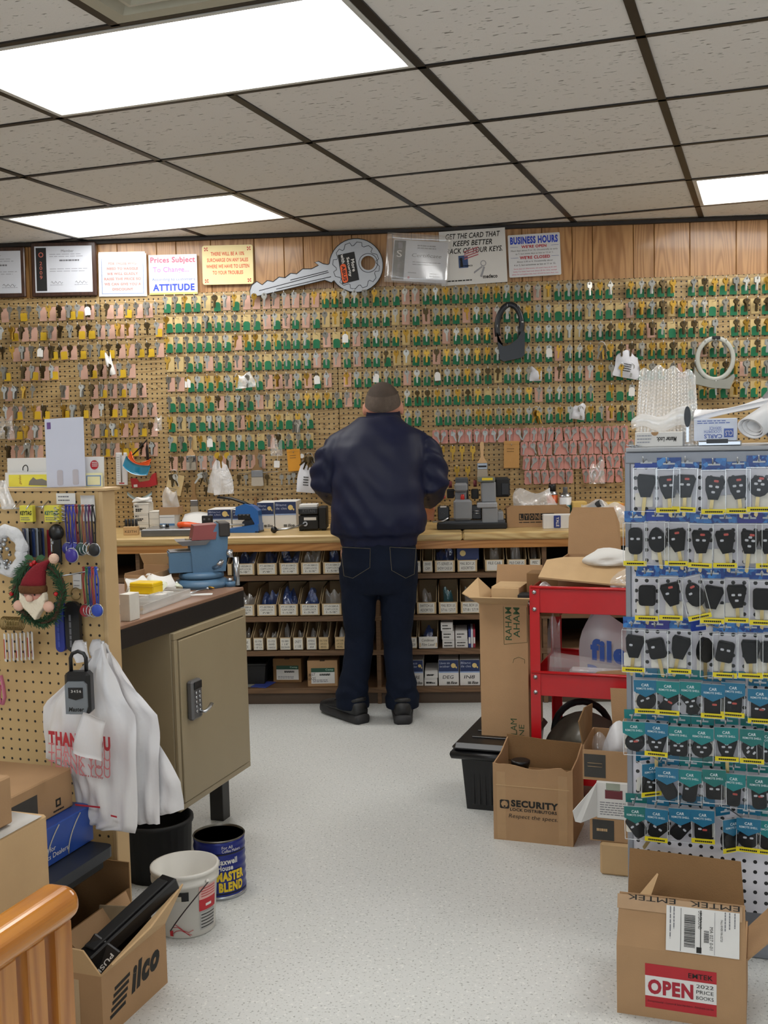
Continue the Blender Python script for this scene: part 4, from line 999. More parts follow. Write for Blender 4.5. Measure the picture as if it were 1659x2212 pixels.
# black code machine with ball lever
t = thing('code_machine', 'black RYTAN key machine with ball-ended lever', 'key machine', (onb(675, 1148, 5.26), 5.26, zt), R(2))
MB().bbox(-.066, .03, 0, .13, .006, .076, .004).build('base', BLACKM, t); MB().bbox(-.066, .03, -.004, .12, .080, .112, .004).build('cover', BLACK, t); MB().bbox(.032, .07, .0, .12, .006, .115, .004).build('column', BLACKM, t)
MB().bbox(-.062, .025, .01, .11, .1125, .128, .002).build('paper_stack', WHITE, t)
letter(t, 'RYTAN', (-.045, -.004, .090), X_, Z_, .06, .016, mat('dull_lettering', '4a4c50', .5), bold=.02); patch(t, 'sticker', (-.04, 0, .052), X_, Z_, .06, .014, WHITE, .0006)
for x in (-.055, .055): MB().cyl((x, .02, 0), (x, .02, .008), .012).build('foot', BLACK, t)
MB().tube([(-.035, -.01, .035), (-.10, -.05, .018), (-.165, -.07, .014)], .0055, 8).build('lever', STEEL, t); MB().ball((-.178, -.074, .016), .016, 14).build('knob', BLACK, t)
MB().ring(circle(.012, 12, -.033, .036), circle(.005, 12, -.033, .036), -.014, .0).build('pivot', STEEL, t)
# ---- grey duplicating machine
YM = 5.20
t = thing('key_duplicator', 'grey key duplicating machine with black motor and red knob', 'key machine', (onb(1018, 1135, YM), YM, zt))
GM = mat('machine_grey', '85878a', .42, var=.06); GD = mat('machine_dark', '4c4e52', .45, var=.08); KN = mat('red_knob', 'c02a22', .35)
def mpx(zx, zy):   # duplicator details: zoomed crop pixels to local metres
    p = at(950+zx/6.636, 950+zy/6.636, Y=YM); return p.x-t.location.x, p.z-zt
def mbox(nm, m_, x0, y0, x1, y1, ya, yb, bev=.004):
    a = mpx(x0, y1); c = mpx(x1, y0); MB().bbox(a[0], c[0], ya, yb, max(a[1], .0), c[1], bev).build(nm, m_, t)
mbox('base_plate', BLACKM, -40, 1190, 960, 1290, -.02, .22); mbox('base', GD, -30, 1150, 940, 1275, .01, .2)
mbox('rear_housing', GD, 230, 560, 410, 1150, .12, .20); mbox('carriage', GM, 200, 860, 460, 1160, .0, .09, .010); mbox('cutter_guard', GM, 210, 630, 400, 750, .02, .11, .008); mbox('guard_neck', GM, 215, 750, 385, 880, .05, .12)
mbox('guide_column', GM, 600, 600, 805, 910, .03, .15, .006); mbox('column_cap', mat('cap_grey', '6c7064', .5), 545, 545, 795, 610, .015, .16, .004); mbox('column_foot', mat('foot_grey', '9a9ca0', .42), 535, 900, 825, 980, .0, .16); mbox('column_body', GM, 608, 975, 830, 1200, .005, .16); mbox('side_step', GM, 825, 1035, 915, 1200, .02, .16)
mbox('motor', BLACKM, 800, 555, 1015, 840, .08, .2, .008); mbox('motor_vent', BLACK, 895, 630, 1000, 805, .075, .08, .002)
mbox('switch_panel', BLACK, -30, 960, 135, 1160, .015, .1); mbox('clamp', BLACKM, 100, 720, 205, 850, .05, .12); mbox('clamp', BLACKM, 455, 720, 560, 860, .05, .12); mbox('slide', BLACK, 460, 940, 600, 1150, .03, .06)
for z_ in (1025, 1060):
    a = mpx(465, z_); c = mpx(600, z_); MB().cyl((a[0], .025, a[1]), (c[0], .025, c[1]), .0035, n=8).build('slide_rod', STEEL, t)
for (zx, zy), r_ in (((150, 655), 50), ((510, 640), 48)):
    a = mpx(zx, zy); MB().cyl((a[0]-.008, .09, a[1]), (a[0]+.008, .09, a[1]), r_/6.636/454, n=20).build('grinding_wheel', mat('wheel_maroon', '6e2a30', .7), t)
a = mpx(326, 850); MB().lathe([(.0001, .03), (.008, .028), (.010, .012), (.008, 0), (.004, -.004)], 14, Matrix.Translation((a[0], .03, a[1]-.008))).build('red_knob', KN, t)
MB().hexa([(a[0]-.006, .0, a[1]-.05), (a[0]+.006, .0, a[1]-.05), (a[0]+.006, .02, a[1]-.05), (a[0]-.006, .02, a[1]-.05)], [(a[0]-.003, .006, a[1]-.014), (a[0]+.003, .006, a[1]-.014), (a[0]+.003, .02, a[1]-.014), (a[0]-.003, .02, a[1]-.014)]).build('knob_stem', STEEL, t)
a = mpx(60, 820); MB().cyl((a[0], .02, a[1]), (a[0], -.0, a[1]), .009, n=12).build('red_button', mat('button_red', 'a84034', .4), t); a = mpx(5, 975); patch(t, 'sticker', (a[0], .015, a[1]), X_, Z_, .03, .008, WHITE, .0006)
a, c = mpx(605, 585), mpx(760, 545); patch(t, 'yellow_sticker', (a[0], .015, a[1]), X_, Z_, c[0]-a[0], .012, mat('sticker_yellow', 'e0c41c', .5), .001)
a = mpx(20, 1060); b = MB(); b.tube([(a[0], .013, a[1]), (a[0]+.008, .013, a[1]+.006), (a[0]+.016, .013, a[1]), (a[0]+.008, .013, a[1]-.006)], .001, 4, closed=True); b.build('logo_mark', STEEL, t)
a = mpx(-40, 1150); MB().tube([(a[0]-.02, -.01, a[1]-.008), (a[0]+.03, -.015, a[1]-.004), (a[0]+.055, -.01, a[1]+.01)], .005, 8).build('vise_handle', STEEL, t)
# LYON carton
a, b_ = onb(1096, 1138, 5.24), onb(1231, 1138, 5.24); w = b_-a
t = thing('lyon_carton', 'open brown carton printed LYON beside the duplicating machine', 'box', ((a+b_)/2, 5.24, zt))
hF = .105
MB().prism([(-w/2, 0), (w/2, 0), (w/2, hF*.80), (w*.28, hF), (-w*.44, hF), (-w/2, hF*.88)], 0, .004).build('front', CARD, t)
for s_ in (-1, 1): MB().box(s_*w/2-.002, s_*w/2+.002, .004, .16, 0, hF*.85).build('side', CARD, t)
MB().box(-w/2, w/2, .16, .164, 0, hF*.9).build('back', CARD, t); MB().box(-w/2+.002, w/2-.002, .004, .16, 0, .004).build('base', CARD, t)
for k, ch in enumerate('LYON'):
    x0 = -w*.31+k*w*.084; patch(t, 'letter_block', (x0, 0, .034), X_, Z_, w*.075, .032, INK, .0006); letter(t, ch, (x0+w*.012, 0, .039), X_, Z_, w*.05, .022, CARD, lift=.0012, bold=.01)
patch(t, 'logo_bar', (w*.03, 0, .034), X_, Z_, w*.22, .032, INK, .0006); lines(t, (w*.05, 0, 0), X_, Z_, w*.17, (.042, .053), .004, CARD, lift=.0012); lines(t, (-w*.31, 0, 0), X_, Z_, w*.5, (.022,), .004, INK, lift=.0008)
bag('plastic_wrap', 'crumpled clear plastic wrap spilling from the LYON carton', ((a+b_)/2-.01, 5.33, zt+.05), .22, .12, .10, MILKY, 21, .1, .1, cat='plastic wrap')
# small white box with blue lettering on edge
a, b_ = onb(1174, 1139, 5.14), onb(1236, 1139, 5.14); w = b_-a
t = thing('white_carton', 'white box with blue plastic spool and lettering on the bench edge', 'box', ((a+b_)/2, 5.14, zt))
MB().bbox(-w/2, w/2, 0, .06, 0, .066, .002).build('carton', WHITE, t); MB().bbox(-w*.14, w*.10, -.004, 0, .004, .062, .003).build('blue_clip', mat('clip_blue', '23367e', .4), t)
letter(t, 'YALE', (-w*.06, -.004, .056), -Z_, X_, .046, .014, WHITE, bold=.02)
# spray cans
def can(label, px, y0, y1, Y, r, body, band, cap, capr):
    x = onb(px, y1, Y); z1 = at(px, y0, Y=Y).z; h = z1-zt
    t = thing('spray_can', label, 'spray can', (x, Y, zt))
    MB().lathe([(r*.94, 0), (r, .004), (r, h*.72)], 20).build('can', body, t); MB().lathe([(r, h*.72), (r*.98, h*.75), (r*.55, h*.84)], 20).build('shoulder', STEEL, t)
    MB().lathe([(r*1.004, h*.18), (r*1.004, h*.5)], 20).build('label_band', band, t); MB().lathe([(capr, h*.78), (capr, h*.97), (capr*.85, h)], 16).build('cap', cap, t)
can('orange spray can with black cap at the back of the bench', 1194, 1046, 1139, 5.50, .028, mat('can_orange', 'cf5a22', .35), WHITE, BLACK, .019)
can('white and teal spray can with grey nozzle at the back of the bench', 1222, 1052, 1139, 5.47, .030, WHITE2, mat('can_teal', '1f6f7e', .4), mat('nozzle_grey', '5a5a5c', .4), .012)
# boxes at the far end
YEL = mat('straw_card', 'd9b868', .7)
def obox(label, px0, px1, Y, z0, h, d, m_, flap=True, rz=0.0, name='small_carton'):
    a, b_ = onb(px0, 1100, Y), onb(px1, 1100, Y); w = b_-a
    t = thing(name, label, 'box', ((a+b_)/2, Y, z0), rz)
    MB().bbox(-w/2, w/2, 0, d, 0, h, .0015).build('carton', m_, t)
    if flap: MB().add([(-w/2, 0, h), (w/2, 0, h), (w/2+.01, -.01, h+.035), (-w/2+.015, -.01, h+.030), (-w/2, .002, h), (w/2, .002, h), (w/2+.01, -.008, h+.035), (-w/2+.015, -.008, h+.030)], [(0, 1, 2, 3), (7, 6, 5, 4), (0, 4, 5, 1), (1, 5, 6, 2), (2, 6, 7, 3), (3, 7, 4, 0)]).build('flap', m_, t)
    return t
obox('straw yellow envelope box behind the spray cans', 1238, 1268, 5.40, zt, .105, .10, YEL, False)
obox('pale open carton with raised flap near the far end of the bench', 1271, 1305, 5.36, zt, .09, .12, CARD2)
t = obox('orange and yellow label carton with dark square at the far end of the bench', 1308, 1347, 5.34, zt, .10, .12, YEL, False); patch(t, 'orange_band', (.02, 0, .055), X_, Z_, .026, .044, mat('band_orange', 'd98a3c', .5), .0005); patch(t, 'dark_square', (.02, 0, .045), X_, Z_, .022, .022, mat('maroon_square', '4a1420', .5), .0009); lines(t, (-.04, 0, 0), X_, Z_, .06, (.06, .075), .008, ORANGEINK, lift=.0008)
t = thing('cardboard_tube', 'black cardboard tube poking out of loose plastic on the bench', 'tube', at(1262, 1108, Y=5.2), rot=(R(10), R(62), R(-20)))
MB().lathe([(.020, -.08), (.020, .10), (.0175, .10), (.0175, -.08)], 18, close=True).build('tube', BLACKM, t)
for k, (px, py, Y, w, h, d, m_) in enumerate([(1290, 1120, 5.16, .16, .09, .10, MILKY), (1330, 1140, 5.10, .18, .08, .12, MILKY), (1310, 1090, 5.28, .20, .05, .10, CLEAR), (1160, 1100, 5.42, .16, .06, .08, MILKY)]):
    p = at(px, py, Y=Y); bag('plastic_wrap', ['loose milky plastic bag around the black tube', 'loose milky plastic bag drooping at the bench end', 'clear plastic sheet heaped over the yellow cartons', 'clear plastic wad behind the LYON carton'][k], (p.x, Y, zt), w, h+.03, d, m_, 31+k, .2*k, .1, cat='plastic wrap')
# ================================================================ the man at the bench
def loft(b, secs, n=28, m=0, e=2.4):
    """closed body from cross-sections (centre, half-width, half-depth, axis_x, axis_y), superellipse rings"""
    vs = []
    for c, rx, ry, ax, ay in secs:
        for j in range(n):
            a = 2*math.pi*j/n; ca, sa = math.cos(a), math.sin(a)
            vs.append(Vector(c)+Vector(ax)*rx*math.copysign(abs(ca)**(2/e), ca)+Vector(ay)*ry*math.copysign(abs(sa)**(2/e), sa))
    k = len(secs); fs = [(i*n+j, i*n+(j+1) % n, (i+1)*n+(j+1) % n, (i+1)*n+j) for i in range(k-1) for j in range(n)]
    fs += [tuple(range(n-1, -1, -1)), tuple(range((k-1)*n, k*n))]
    return b.add(vs, fs, m, True)
def fuse(mb, name, mats, voxel, smooth=6, disp=None, parent=None):
    """melt overlapping pieces into one continuous skin"""
    o = bpy.data.objects.new('tmp', mb.mesh('tmp', mats)); COL.objects.link(o)
    r_ = o.modifiers.new('r', 'REMESH'); r_.mode = 'VOXEL'; r_.voxel_size = voxel; r_.use_smooth_shade = True
    if smooth: s_ = o.modifiers.new('s', 'SMOOTH'); s_.iterations = smooth; s_.factor = .5
    dg = bpy.context.evaluated_depsgraph_get(); dg.update()
    me = bpy.data.meshes.new_from_object(o.evaluated_get(dg)); me.name = name
    old = o.data; bpy.data.objects.remove(o); bpy.data.meshes.remove(old)
    if not me.materials: me.materials.append(mats)
    if disp:
        me.update()
        nv = len(me.vertices); co = np.zeros(nv*3); no = np.zeros(nv*3)
        me.vertices.foreach_get('co', co); me.vertex_normals.foreach_get('vector', no)
        co = co.reshape(-1, 3); no = no.reshape(-1, 3); d = disp(co, no)
        co = co+no*d[:, None]; me.vertices.foreach_set('co', co.ravel()); me.update()
    me.polygons.foreach_set('use_smooth', [True]*len(me.polygons))
    return link(name, me, parent)
MY = 4.83
man = thing('person', 'person in navy jacket, dark jeans and black shoes, seen from behind at the bench', 'person', (0, 0, 0))
def mp(px, py, Y): return at(px, py, Y=Y)
SKIN = mat('skin', 'c48a74', .55, var=.06, scale=20); HAIRM = mat('cropped_hair', '4a3e35', .85, var=.45, scale=22, bump=.8, bscale=420)
# --- joints measured on the photo
hipL, hipR = mp(776, 1215, MY), mp(858, 1215, MY)
kneeL, kneeR = mp(777, 1385, MY+.02), mp(858, 1385, MY+.02)
ankL, ankR = mp(762, 1512, MY+.0), mp(869, 1508, MY+.0)
shL, shR = mp(729, 963, MY+.06), mp(916, 964, MY+.06)
elL, elR = mp(706, 1035, MY+.03), mp(931, 1032, MY+.03)
wrL, wrR = mp(728, 1078, MY+.33), mp(925, 1082, MY+.30)
head = mp(827, 874, MY+.17); neck = mp(827, 925, MY+.08)
cxm = mp(815, 1100, MY).x
# --- bare body: head with ears and nose, neck, trunk, limbs and five-fingered hands, one skin
b = MB()
b.ball(head, .086, 20, sq=(.93, 1.12, 1.16)); b.ball(head+Vector((0, .045, -.055)), .062, 14, sq=(.95, 1.1, 1.0))
b.ball(head+Vector((0, .110, -.030)), .016, 10, sq=(.8, 1.0, 1.3))                      # nose
for s_ in (-1, 1):
    b.ball(head+Vector((s_*.086, .012, -.022)), .026, 12, sq=(.38, .75, 1.25))           # ears
    b.ball(head+Vector((s_*.03, .085, -.003)), .014, 8)                                  # brows
    b.ball(head+Vector((0, .095, -.072)), .018, 8, sq=(1.3, .8, .6))                     # mouth
b.tube([head+Vector((0, -.01, -.05)), neck+Vector((0, .03, 0)), neck+Vector((0, .02, -.07))], [.056, .055, .06], 16)
loft(b, [((cxm, MY+dy, z), rx, ry, X_, Y_) for z, rx, ry, dy in ((.62, .12, .09, 0), (.72, .14, .10, 0), (.80, .14, .09, 0), (.95, .15, .10, 0), (1.10, .155, .10, .02), (1.20, .15, .09, .05), (1.27, .10, .06, .08))])
for hp, kn, an in ((hipL, kneeL, ankL), (hipR, kneeR, ankR)):
    b.tube([hp+Vector((0, 0, .06)), hp, kn, an, Vector((an.x, an.y-.02, .05)), Vector((an.x, an.y+.05, .035))], [.085, .082, .052, .036, .036, .032], 14)
for sh, el, wr in ((shL, elL, wrL), (shR, elR, wrR)):
    b.tube([sh+Vector((0, 0, .0)), sh, el, wr], [.06, .056, .042, .028], 12)
    f = (wr-el).normalized(); s_ = 1 if sh.x > cxm else -1
    side = Vector((-s_, .25, 0)).normalized(); up = Vector((0, 0, 1))
    palm = wr+f*.05
    b.tube([wr, palm, wr+f*.085], [.026, .034, .034], 10, flat=.55)
    for k in range(4):                       # fingers bent downwards around the key they hold
        base = wr+f*.080+side*(.030-.020*k)*(-1); L_ = (.060, .070, .066, .052)[k]
        b.tube([base, base+f*L_*.5+up*-.012, base+f*L_*.75+up*-.036, base+f*L_*.7+up*-.056], [.0095, .009, .0085, .007], 8)
    tb = wr+f*.035+side*.030
    b.tube([tb, tb+f*.03+side*.018+up*-.01, tb+f*.058+side*.008+up*-.028], [.011, .010, .008], 8)
fuse(b, 'body', SKIN, .0075, 4, None, man)
for s_ in (-1, 1): MB().ball(head+Vector((s_*.031, .093, -.020)), .011, 10).build('eye', mat('eye_white', 'd8d4cc', .3), man)
# hair: close-cropped cap over crown and nape
hb = MB(); hn = 26
def hairf(a, bb):
    th = a*2*math.pi; ph = bb*R(112)-1e-4
    fr = .5+.5*math.cos(th-math.pi/2)         # forehead side is shorter
    ph *= 1-.42*fr
    n_ = Vector((math.sin(ph)*math.cos(th), math.sin(ph)*math.sin(th), math.cos(ph)))
    return head+Vector((n_.x*.0825, n_.y*.0995, n_.z*.1035))+Vector((0, -.002, .0))
hb.sheet(lambda a, q: hairf(a, q*.66), 28, 8); hb.build('hair', HAIRM, man)
hb = MB(); hb.sheet(lambda a, q: hairf(a, .65+q*.35), 28, 8); hb.build('cropped_sides', mat('grey_cropped_sides', '5f5248', .85, var=.45, scale=45, bump=.8, bscale=420), man)
# --- jacket
JM = mat('navy_nylon', '0d1330', .55, var=.16, scale=9, bump=.22, bscale=16, spec=.3)
jb = MB()
TS_ = [(.790, .172, .118, 0), (.832, .176, .126, 0), (.850, .213, .150, -.010), (.885, .218, .158, -.018), (.95, .208, .156, -.020), (1.03, .203, .152, -.014), (1.10, .203, .148, .0), (1.17, .205, .142, .018), (1.235, .203, .132, .036), (1.28, .186, .118, .052), (1.315, .148, .10, .066), (1.345, .112, .085, .08), (1.365, .09, .075, .09)]
loft(jb, [((cxm+(.006 if z < 1.2 else .012), MY+dy, z), rx, ry, X_, Y_) for z, rx, ry, dy in TS_], 30)
for sh, el, wr in ((shL, elL, wrL), (shR, elR, wrR)):
    s_ = 1 if sh.x > cxm else -1
    jb.tube([sh+Vector((-s_*.085, .0, .040)), sh+Vector((-s_*.012, 0, -.004)), sh*.5+el*.5+Vector((s_*.006, -.006, 0)), el+Vector((s_*.004, -.004, -.008)), el*.6+wr*.4, el*.25+wr*.75, wr], [.058, .072, .078, .077, .070, .058, .042], 18)
def jdisp(co, no):
    x, y, z = co.T
    d = .0035*np.sin(z*38+np.sin(x*19)*1.6+y*12)*np.sin(x*23+z*9+1.0)+.003*np.sin((x*.7+z)*52+3*np.sin(x*14))*np.exp(-((z-.99)/.16)**2)
    d += .005*np.sin(x*64+2*np.sin(z*30))*np.exp(-((z-.875)/.035)**2)          # gathers above the band
    d += .0025*np.sin(x*110)*np.exp(-((z-.81)/.022)**2)
    arm = np.abs(x-cxm) > .225
    d += np.where(arm, .006*np.sin(z*70+y*45+x*20), 0)
    return d
fuse(jb, 'jacket', JM, .0085, 5, jdisp, man)
# collar stand
cb = MB(); cc = neck+Vector((0, .035, .045))
def colf(a, bb):
    th = R(-200+220*a); r1 = .092-.016*bb
    return cc+Vector((math.cos(th)*r1*1.0, math.sin(th)*r1*.95+.02*bb, -.055+.085*bb+.006*math.sin(th)))
cb.sheet(colf, 22, 4, thick=.008); cb.build('collar', JM, man)
# raglan seams
# --- jeans
JE = mat('dark_denim', '0a1324', .85, spec=.2, var=.30, scale=16, bump=.3, bscale=340); STI = mat('jeans_thread', '5a5340', .8)
lb = MB()
loft(lb, [((mp(819, 1200, MY).x, MY+dy, z), rx, ry, X_, Y_) for z, rx, ry, dy in ((.58, .150, .10, .0), (.64, .168, .125, -.005), (.70, .173, .135, -.008), (.76, .168, .128, 0), (.82, .160, .115, 0))], 28)
for s_, hp, kn, an in ((-1, hipL, kneeL, ankL), (1, hipR, kneeR, ankR)):
    t0 = hp+Vector((s_*.004, 0, -.02))
    lb.tube([t0, t0+Vector((0, -.004, -.10)), kn+Vector((0, -.005, .06)), kn, kn*.5+an*.5+Vector((0, -.012, 0)), an+Vector((0, -.012, .05)), Vector((an.x, an.y-.006, .105)), Vector((an.x, an.y-.006, .055))], [.090, .084, .070, .066, .064, .070, .077, .076], 20)
def ldisp(co, no):
    x, y, z = co.T
    d = .004*np.sin(z*90+x*30+2*np.sin(x*40))*np.exp(-((z-.14)/.05)**2)+.003*np.sin(z*60+x*25)*np.exp(-((z-.36)/.07)**2)+.0025*np.sin(z*44+np.abs(x-cxm)*60)*np.exp(-((z-.58)/.06)**2)
    return d
fuse(lb, 'jeans', JE, .0075, 4, ldisp, man)
for s_, px0, px1 in ((-1, 736, 800), (1, 842, 899)):       # back pockets
    pk = [mp(px0, 1182, MY-.145), mp(px1, 1185, MY-.148), mp(px1-1, 1226, MY-.148), mp((px0+px1)/2+s_*6, 1249, MY-.142), mp(px0+7, 1244, MY-.135)]
    if s_ > 0: pk[4] = mp(px0+4, 1232, MY-.148); pk[2] = mp(px1-4, 1240, MY-.135)
    MB().tube(pk+[pk[0]], .0012, 4).build('pocket_stitching', STI, man)
# --- shoes
SH = mat('black_leather', '141416', .45, var=.2, bump=.2, bscale=120); SO = mat('black_rubber', '242426', .6)
def shoe(c, rz):
    t = bpy.data.objects.new('shoe', None); COL.objects.link(t); t.parent = man; t.location = c; t.rotation_euler = (0, 0, rz); t.scale = (1.12, 1.12, 1.08)
    n = 14; prof = [(-.115, .030, .0), (-.105, .038, .0), (-.05, .040, 0), (.02, .044, 0), (.09, .049, 0), (.14, .042, 0), (.165, .024, 0)]
    sb = MB(); loft(sb, [((0, y, .022-.004*math.cos((y+.115)*11)), r_, .021, X_, Z_) for y, r_, _ in prof], 18, e=3.2); sb.build('sole', SO, t)
    ub = MB()
    hts = [(-.108, .028, .055), (-.085, .036, .078), (-.045, .038, .082), (.0, .040, .072), (.05, .043, .056), (.10, .044, .040), (.14, .036, .030), (.155, .020, .022)]
    loft(ub, [((0, y, .028+h*.42), r_, h*.55, X_, Z_) for y, r_, h in hts], 18, e=2.3); ub.build('upper', SH, t)
    cl = MB(); cl.tube([(.034*math.cos(a), -.058+.044*math.sin(a), .088-.012*math.sin(a)) for a in [2*math.pi*i/16 for i in range(16)]], .010, 8, closed=True); cl.build('ankle_padding', SH, t)
    for k in range(4): MB().tube([(-.024, -.005+.026*k, .088-.011*k), (0, .0+.026*k, .098-.012*k), (.024, -.005+.026*k, .088-.011*k)], .0025, 6).build('lace', BLACKM, t)
    MB().tube([(-.01, -.02, .10), (-.05, -.03, .112), (-.058, .01, .085), (-.03, .02, .082)], .002, 6).build('lace_loop', BLACKM, t)
    for s_ in (-1, 1): MB().tube([(s_*.030, -.09, .05), (s_*.042, -.04, .075), (s_*.044, .01, .05), (s_*.047, .07, .045)], .0022, 6).build('side_trim', SO, t)
    return t
fl_, fr_ = mp(768, 1553, 4.80), mp(872, 1548, 4.84)
shoe((ankL.x-.03, ankL.y+.020, 0), R(40)); shoe((ankR.x-.002, ankR.y+.030, 0), R(4))
# ================================================================ right side: tote, cartons, red cart, white gondola
def gthing(name, label, cat, u, v, z=0.0, rz=0.0, group=None):
    return thing(name, label, cat, gxy(u, v, z), GA+rz, group)
def uvz(px, py, v): p = atv(px, py, v); u, _ = guv(p); return u, p.z
# ---- black tote
v0 = 3.520
u0 = guv(at(1000, 1748, Z=0))[0]
t = gthing('storage_tote', 'black plastic tote with snap lid under the tall carton', 'storage tote', u0, v0)
TH = .232; TW = .212
MB().hexa([(.012, .01, 0), (TW-.02, .01, 0), (TW-.02, .34, 0), (.012, .34, 0)], [(-.004, 0, TH-.03), (TW, 0, TH-.03), (TW, .36, TH-.03), (-.004, .36, TH-.03)]).build('tub', BLACK, t)
for k in range(8): MB().bbox(.03+k*.02, .042+k*.02, .0035, .0095, .02, TH-.05, .001).build('rib', BLACK, t)
lid = MB(); lid.bbox(-.03, TW+.012, -.026, .385, TH-.028, TH+.004, .014, sm=False); lid.build('lid', BLACK, t)
MB().tube([(-.03, -.020, TH-.036), (TW+.012, -.020, TH-.036)], .014, 10).build('lid_rim', BLACK, t); MB().tube([(-.024, -.02, TH-.036), (-.024, .38, TH-.036)], .014, 10).build('lid_rim', BLACK, t)
for k in range(3): MB().bbox(.02, TW-.02, .06+k*.08, .10+k*.08, TH+.004, TH+.008, .002).build('lid_rib', BLACK, t)
# ---- tall open carton standing on the tote
def carton(name, label, u, v, z, w, d, h, material, rz=0.0, open_=True, group=None, inner=None):
    t = gthing(name, label, 'box', u, v, z, rz, group); th = .004
    if open_:
        MB().box(0, w, 0, th, 0, h).build('front', material, t); MB().box(0, w, d-th, d, 0, h).build('back', material, t)
        MB().box(0, th, th, d-th, 0, h).build('side', material, t); MB().box(w-th, w, th, d-th, 0, h).build('side', material, t); MB().box(th, w-th, th, d-th, 0, th).build('base', inner or material, t)
    else: MB().bbox(0, w, 0, d, 0, h, .002).build('carton', material, t)
    return t
def flap(t, pts, material, th=.0035, name='flap', n=None):
    p = [Vector(q) for q in pts]; nn = (p[1]-p[0]).cross(p[2]-p[0]).normalized()*th
    k = len(p); MB().add(p+[q+nn for q in p], [tuple(range(k-1, -1, -1)), tuple(range(k, 2*k))]+[(i, (i+1) % k, k+(i+1) % k, k+i) for i in range(k)]).build(name, material, t)
vb = 3.60
ub, zb = uvz(1040, 1566, vb); ub2 = uvz(1143, 1575, vb)[0]; ztop = uvz(1028, 1302, vb)[1]
TBZ = TH+.0085; TBW = ub2-ub; TBH = ztop-TBZ
t = carton('tall_carton', 'tall brown carton with open flaps standing on the black tote', ub, vb, TBZ, TBW, .24, TBH, CARD)
flap(t, [(0, 0, TBH), (TBW, 0, TBH), (TBW+.02, -.055, TBH+.030), (-.02, -.060, TBH+.030)], CARD2)
flap(t, [(0, .23, TBH), (0, .01, TBH), (-.065, .02, TBH+.030), (-.055, .20, TBH+.060)], CARD2)
flap(t, [(TBW, .24, TBH), (0, .24, TBH), (.0, .27, TBH+.10), (TBW, .27, TBH+.10)], CARD)
GPR = mat('green_box_print', '2f4a2c', .8)
for k, (x, z0, z1) in enumerate(((.112, TBH-.125, TBH-.012), (.140, TBH-.115, TBH+.0-.012))): letter(t, ['RAHAM', 'AHAM'][k], (x, 0, z0), Z_, -X_, z1-z0, .022, GPR, bold=.01)
MB().tube([(.085, -.0006, TBH-.14), (.165, -.0006, TBH-.13), (.165, -.0006, TBH-.01)], .0006, 4).build('print_frame', GPR, t); MB().tube([(.085, -.0006, TBH-.14), (.085, -.0006, TBH-.01)], .0006, 4).build('print_frame', GPR, t)
b = MB(); b.tube([(.115, -.0006, TBH*.56), (.118, -.0006, TBH*.59), (.135, -.0006, TBH*.605), (.155, -.0006, TBH*.59), (.155, -.0006, TBH*.56)], .0006, 4); b.build('print_frame', GPR, t); letter(t, 'LAM', (.125, 0, .01), Z_, -X_, .055, .022, GPR)
letter(t, 'NE', (.15, 0, .006), Z_, -X_, .04, .018, GPR)
# cartons sticking out of its top
t = carton('small_carton', 'small closed brown carton poking out of the tall carton', ub+.028, vb+.06, TBZ+TBH-.04, .098, .15, .085, CARD2, open_=False)
MB().bbox(-.002, .10, .01, .15, .085, .0865, .0005).build('lid', CARD2, t); b = MB(); b.ring([(.062, .014), (.074, .014), (.074, .027), (.062, .027)], [(.065, .017), (.071, .017), (.071, .024), (.065, .024)], -.0008, 0); b.build('mark', INK, t); lines(t, (.079, 0, .006), Z_, -X_, .03, (0,), .003, GREYINK)
t = carton('small_carton', 'brown carton standing upright behind in the tall carton', ub+.140, vb+.12, TBZ+TBH-.06, .115, .09, .15, CARD3, open_=False)
t = carton('series_carton', 'black carton printed 20 Series upside down in the tall carton', ub+.128, vb+.025, TBZ+TBH-.04, .075, .065, .068, BLACKM, open_=False)
letter(t, '20 Series', (.072, 0, .042), -X_, -Z_, .062, .014, WHITE, bold=.02, lift=.0008); lines(t, (.005, 0, 0), X_, Z_, .06, (.05,), .004, WHITE)
# ---- Security Lock Distributors carton on the floor
ua, va = guv(at(1067, 1812, Z=0)); SW, SD = .252, .205
SHh = uvz(1063, 1652, va)[1]
t = thing('security_carton', 'open brown carton printed SECURITY LOCK DISTRIBUTORS on the floor', 'box', gxy(ua, va), GA+R(0))
th = .004
b = MB(); N_ = 14      # front with a ragged torn upper edge
topz = lambda a: SHh+.006*math.sin(a*9)-.010*math.exp(-((a-.93)/.03)**2)+.012*math.exp(-((a-.02)/.03)**2)
poly = [(0, 0), (SW, 0)]+[(SW*(1-k/N_), topz(1-k/N_)) for k in range(N_+1)]
b.prism(poly, 0, th); b.build('front', CARD, t)
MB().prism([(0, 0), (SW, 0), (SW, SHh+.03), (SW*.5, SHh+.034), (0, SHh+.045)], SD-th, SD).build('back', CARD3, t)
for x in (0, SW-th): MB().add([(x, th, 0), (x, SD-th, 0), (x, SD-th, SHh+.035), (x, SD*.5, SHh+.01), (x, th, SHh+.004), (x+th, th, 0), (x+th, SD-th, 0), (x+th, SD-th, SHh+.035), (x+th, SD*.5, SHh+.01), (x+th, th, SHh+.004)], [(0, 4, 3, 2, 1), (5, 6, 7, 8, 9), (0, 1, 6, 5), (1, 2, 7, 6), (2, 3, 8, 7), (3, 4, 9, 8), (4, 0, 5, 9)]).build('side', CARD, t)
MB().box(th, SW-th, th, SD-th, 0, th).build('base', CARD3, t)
MB().box(.01, SW-.01, -.0012, -.0002, SHh*.735, SHh*.745).build('crease', CARD2, t)
for x in (.012, SW*.82): patch(t, 'packing_tape', (x, 0, .004), X_, Z_, .028, SHh*.9, mat('packing_tape', 'ad8a62', .35), .0004)
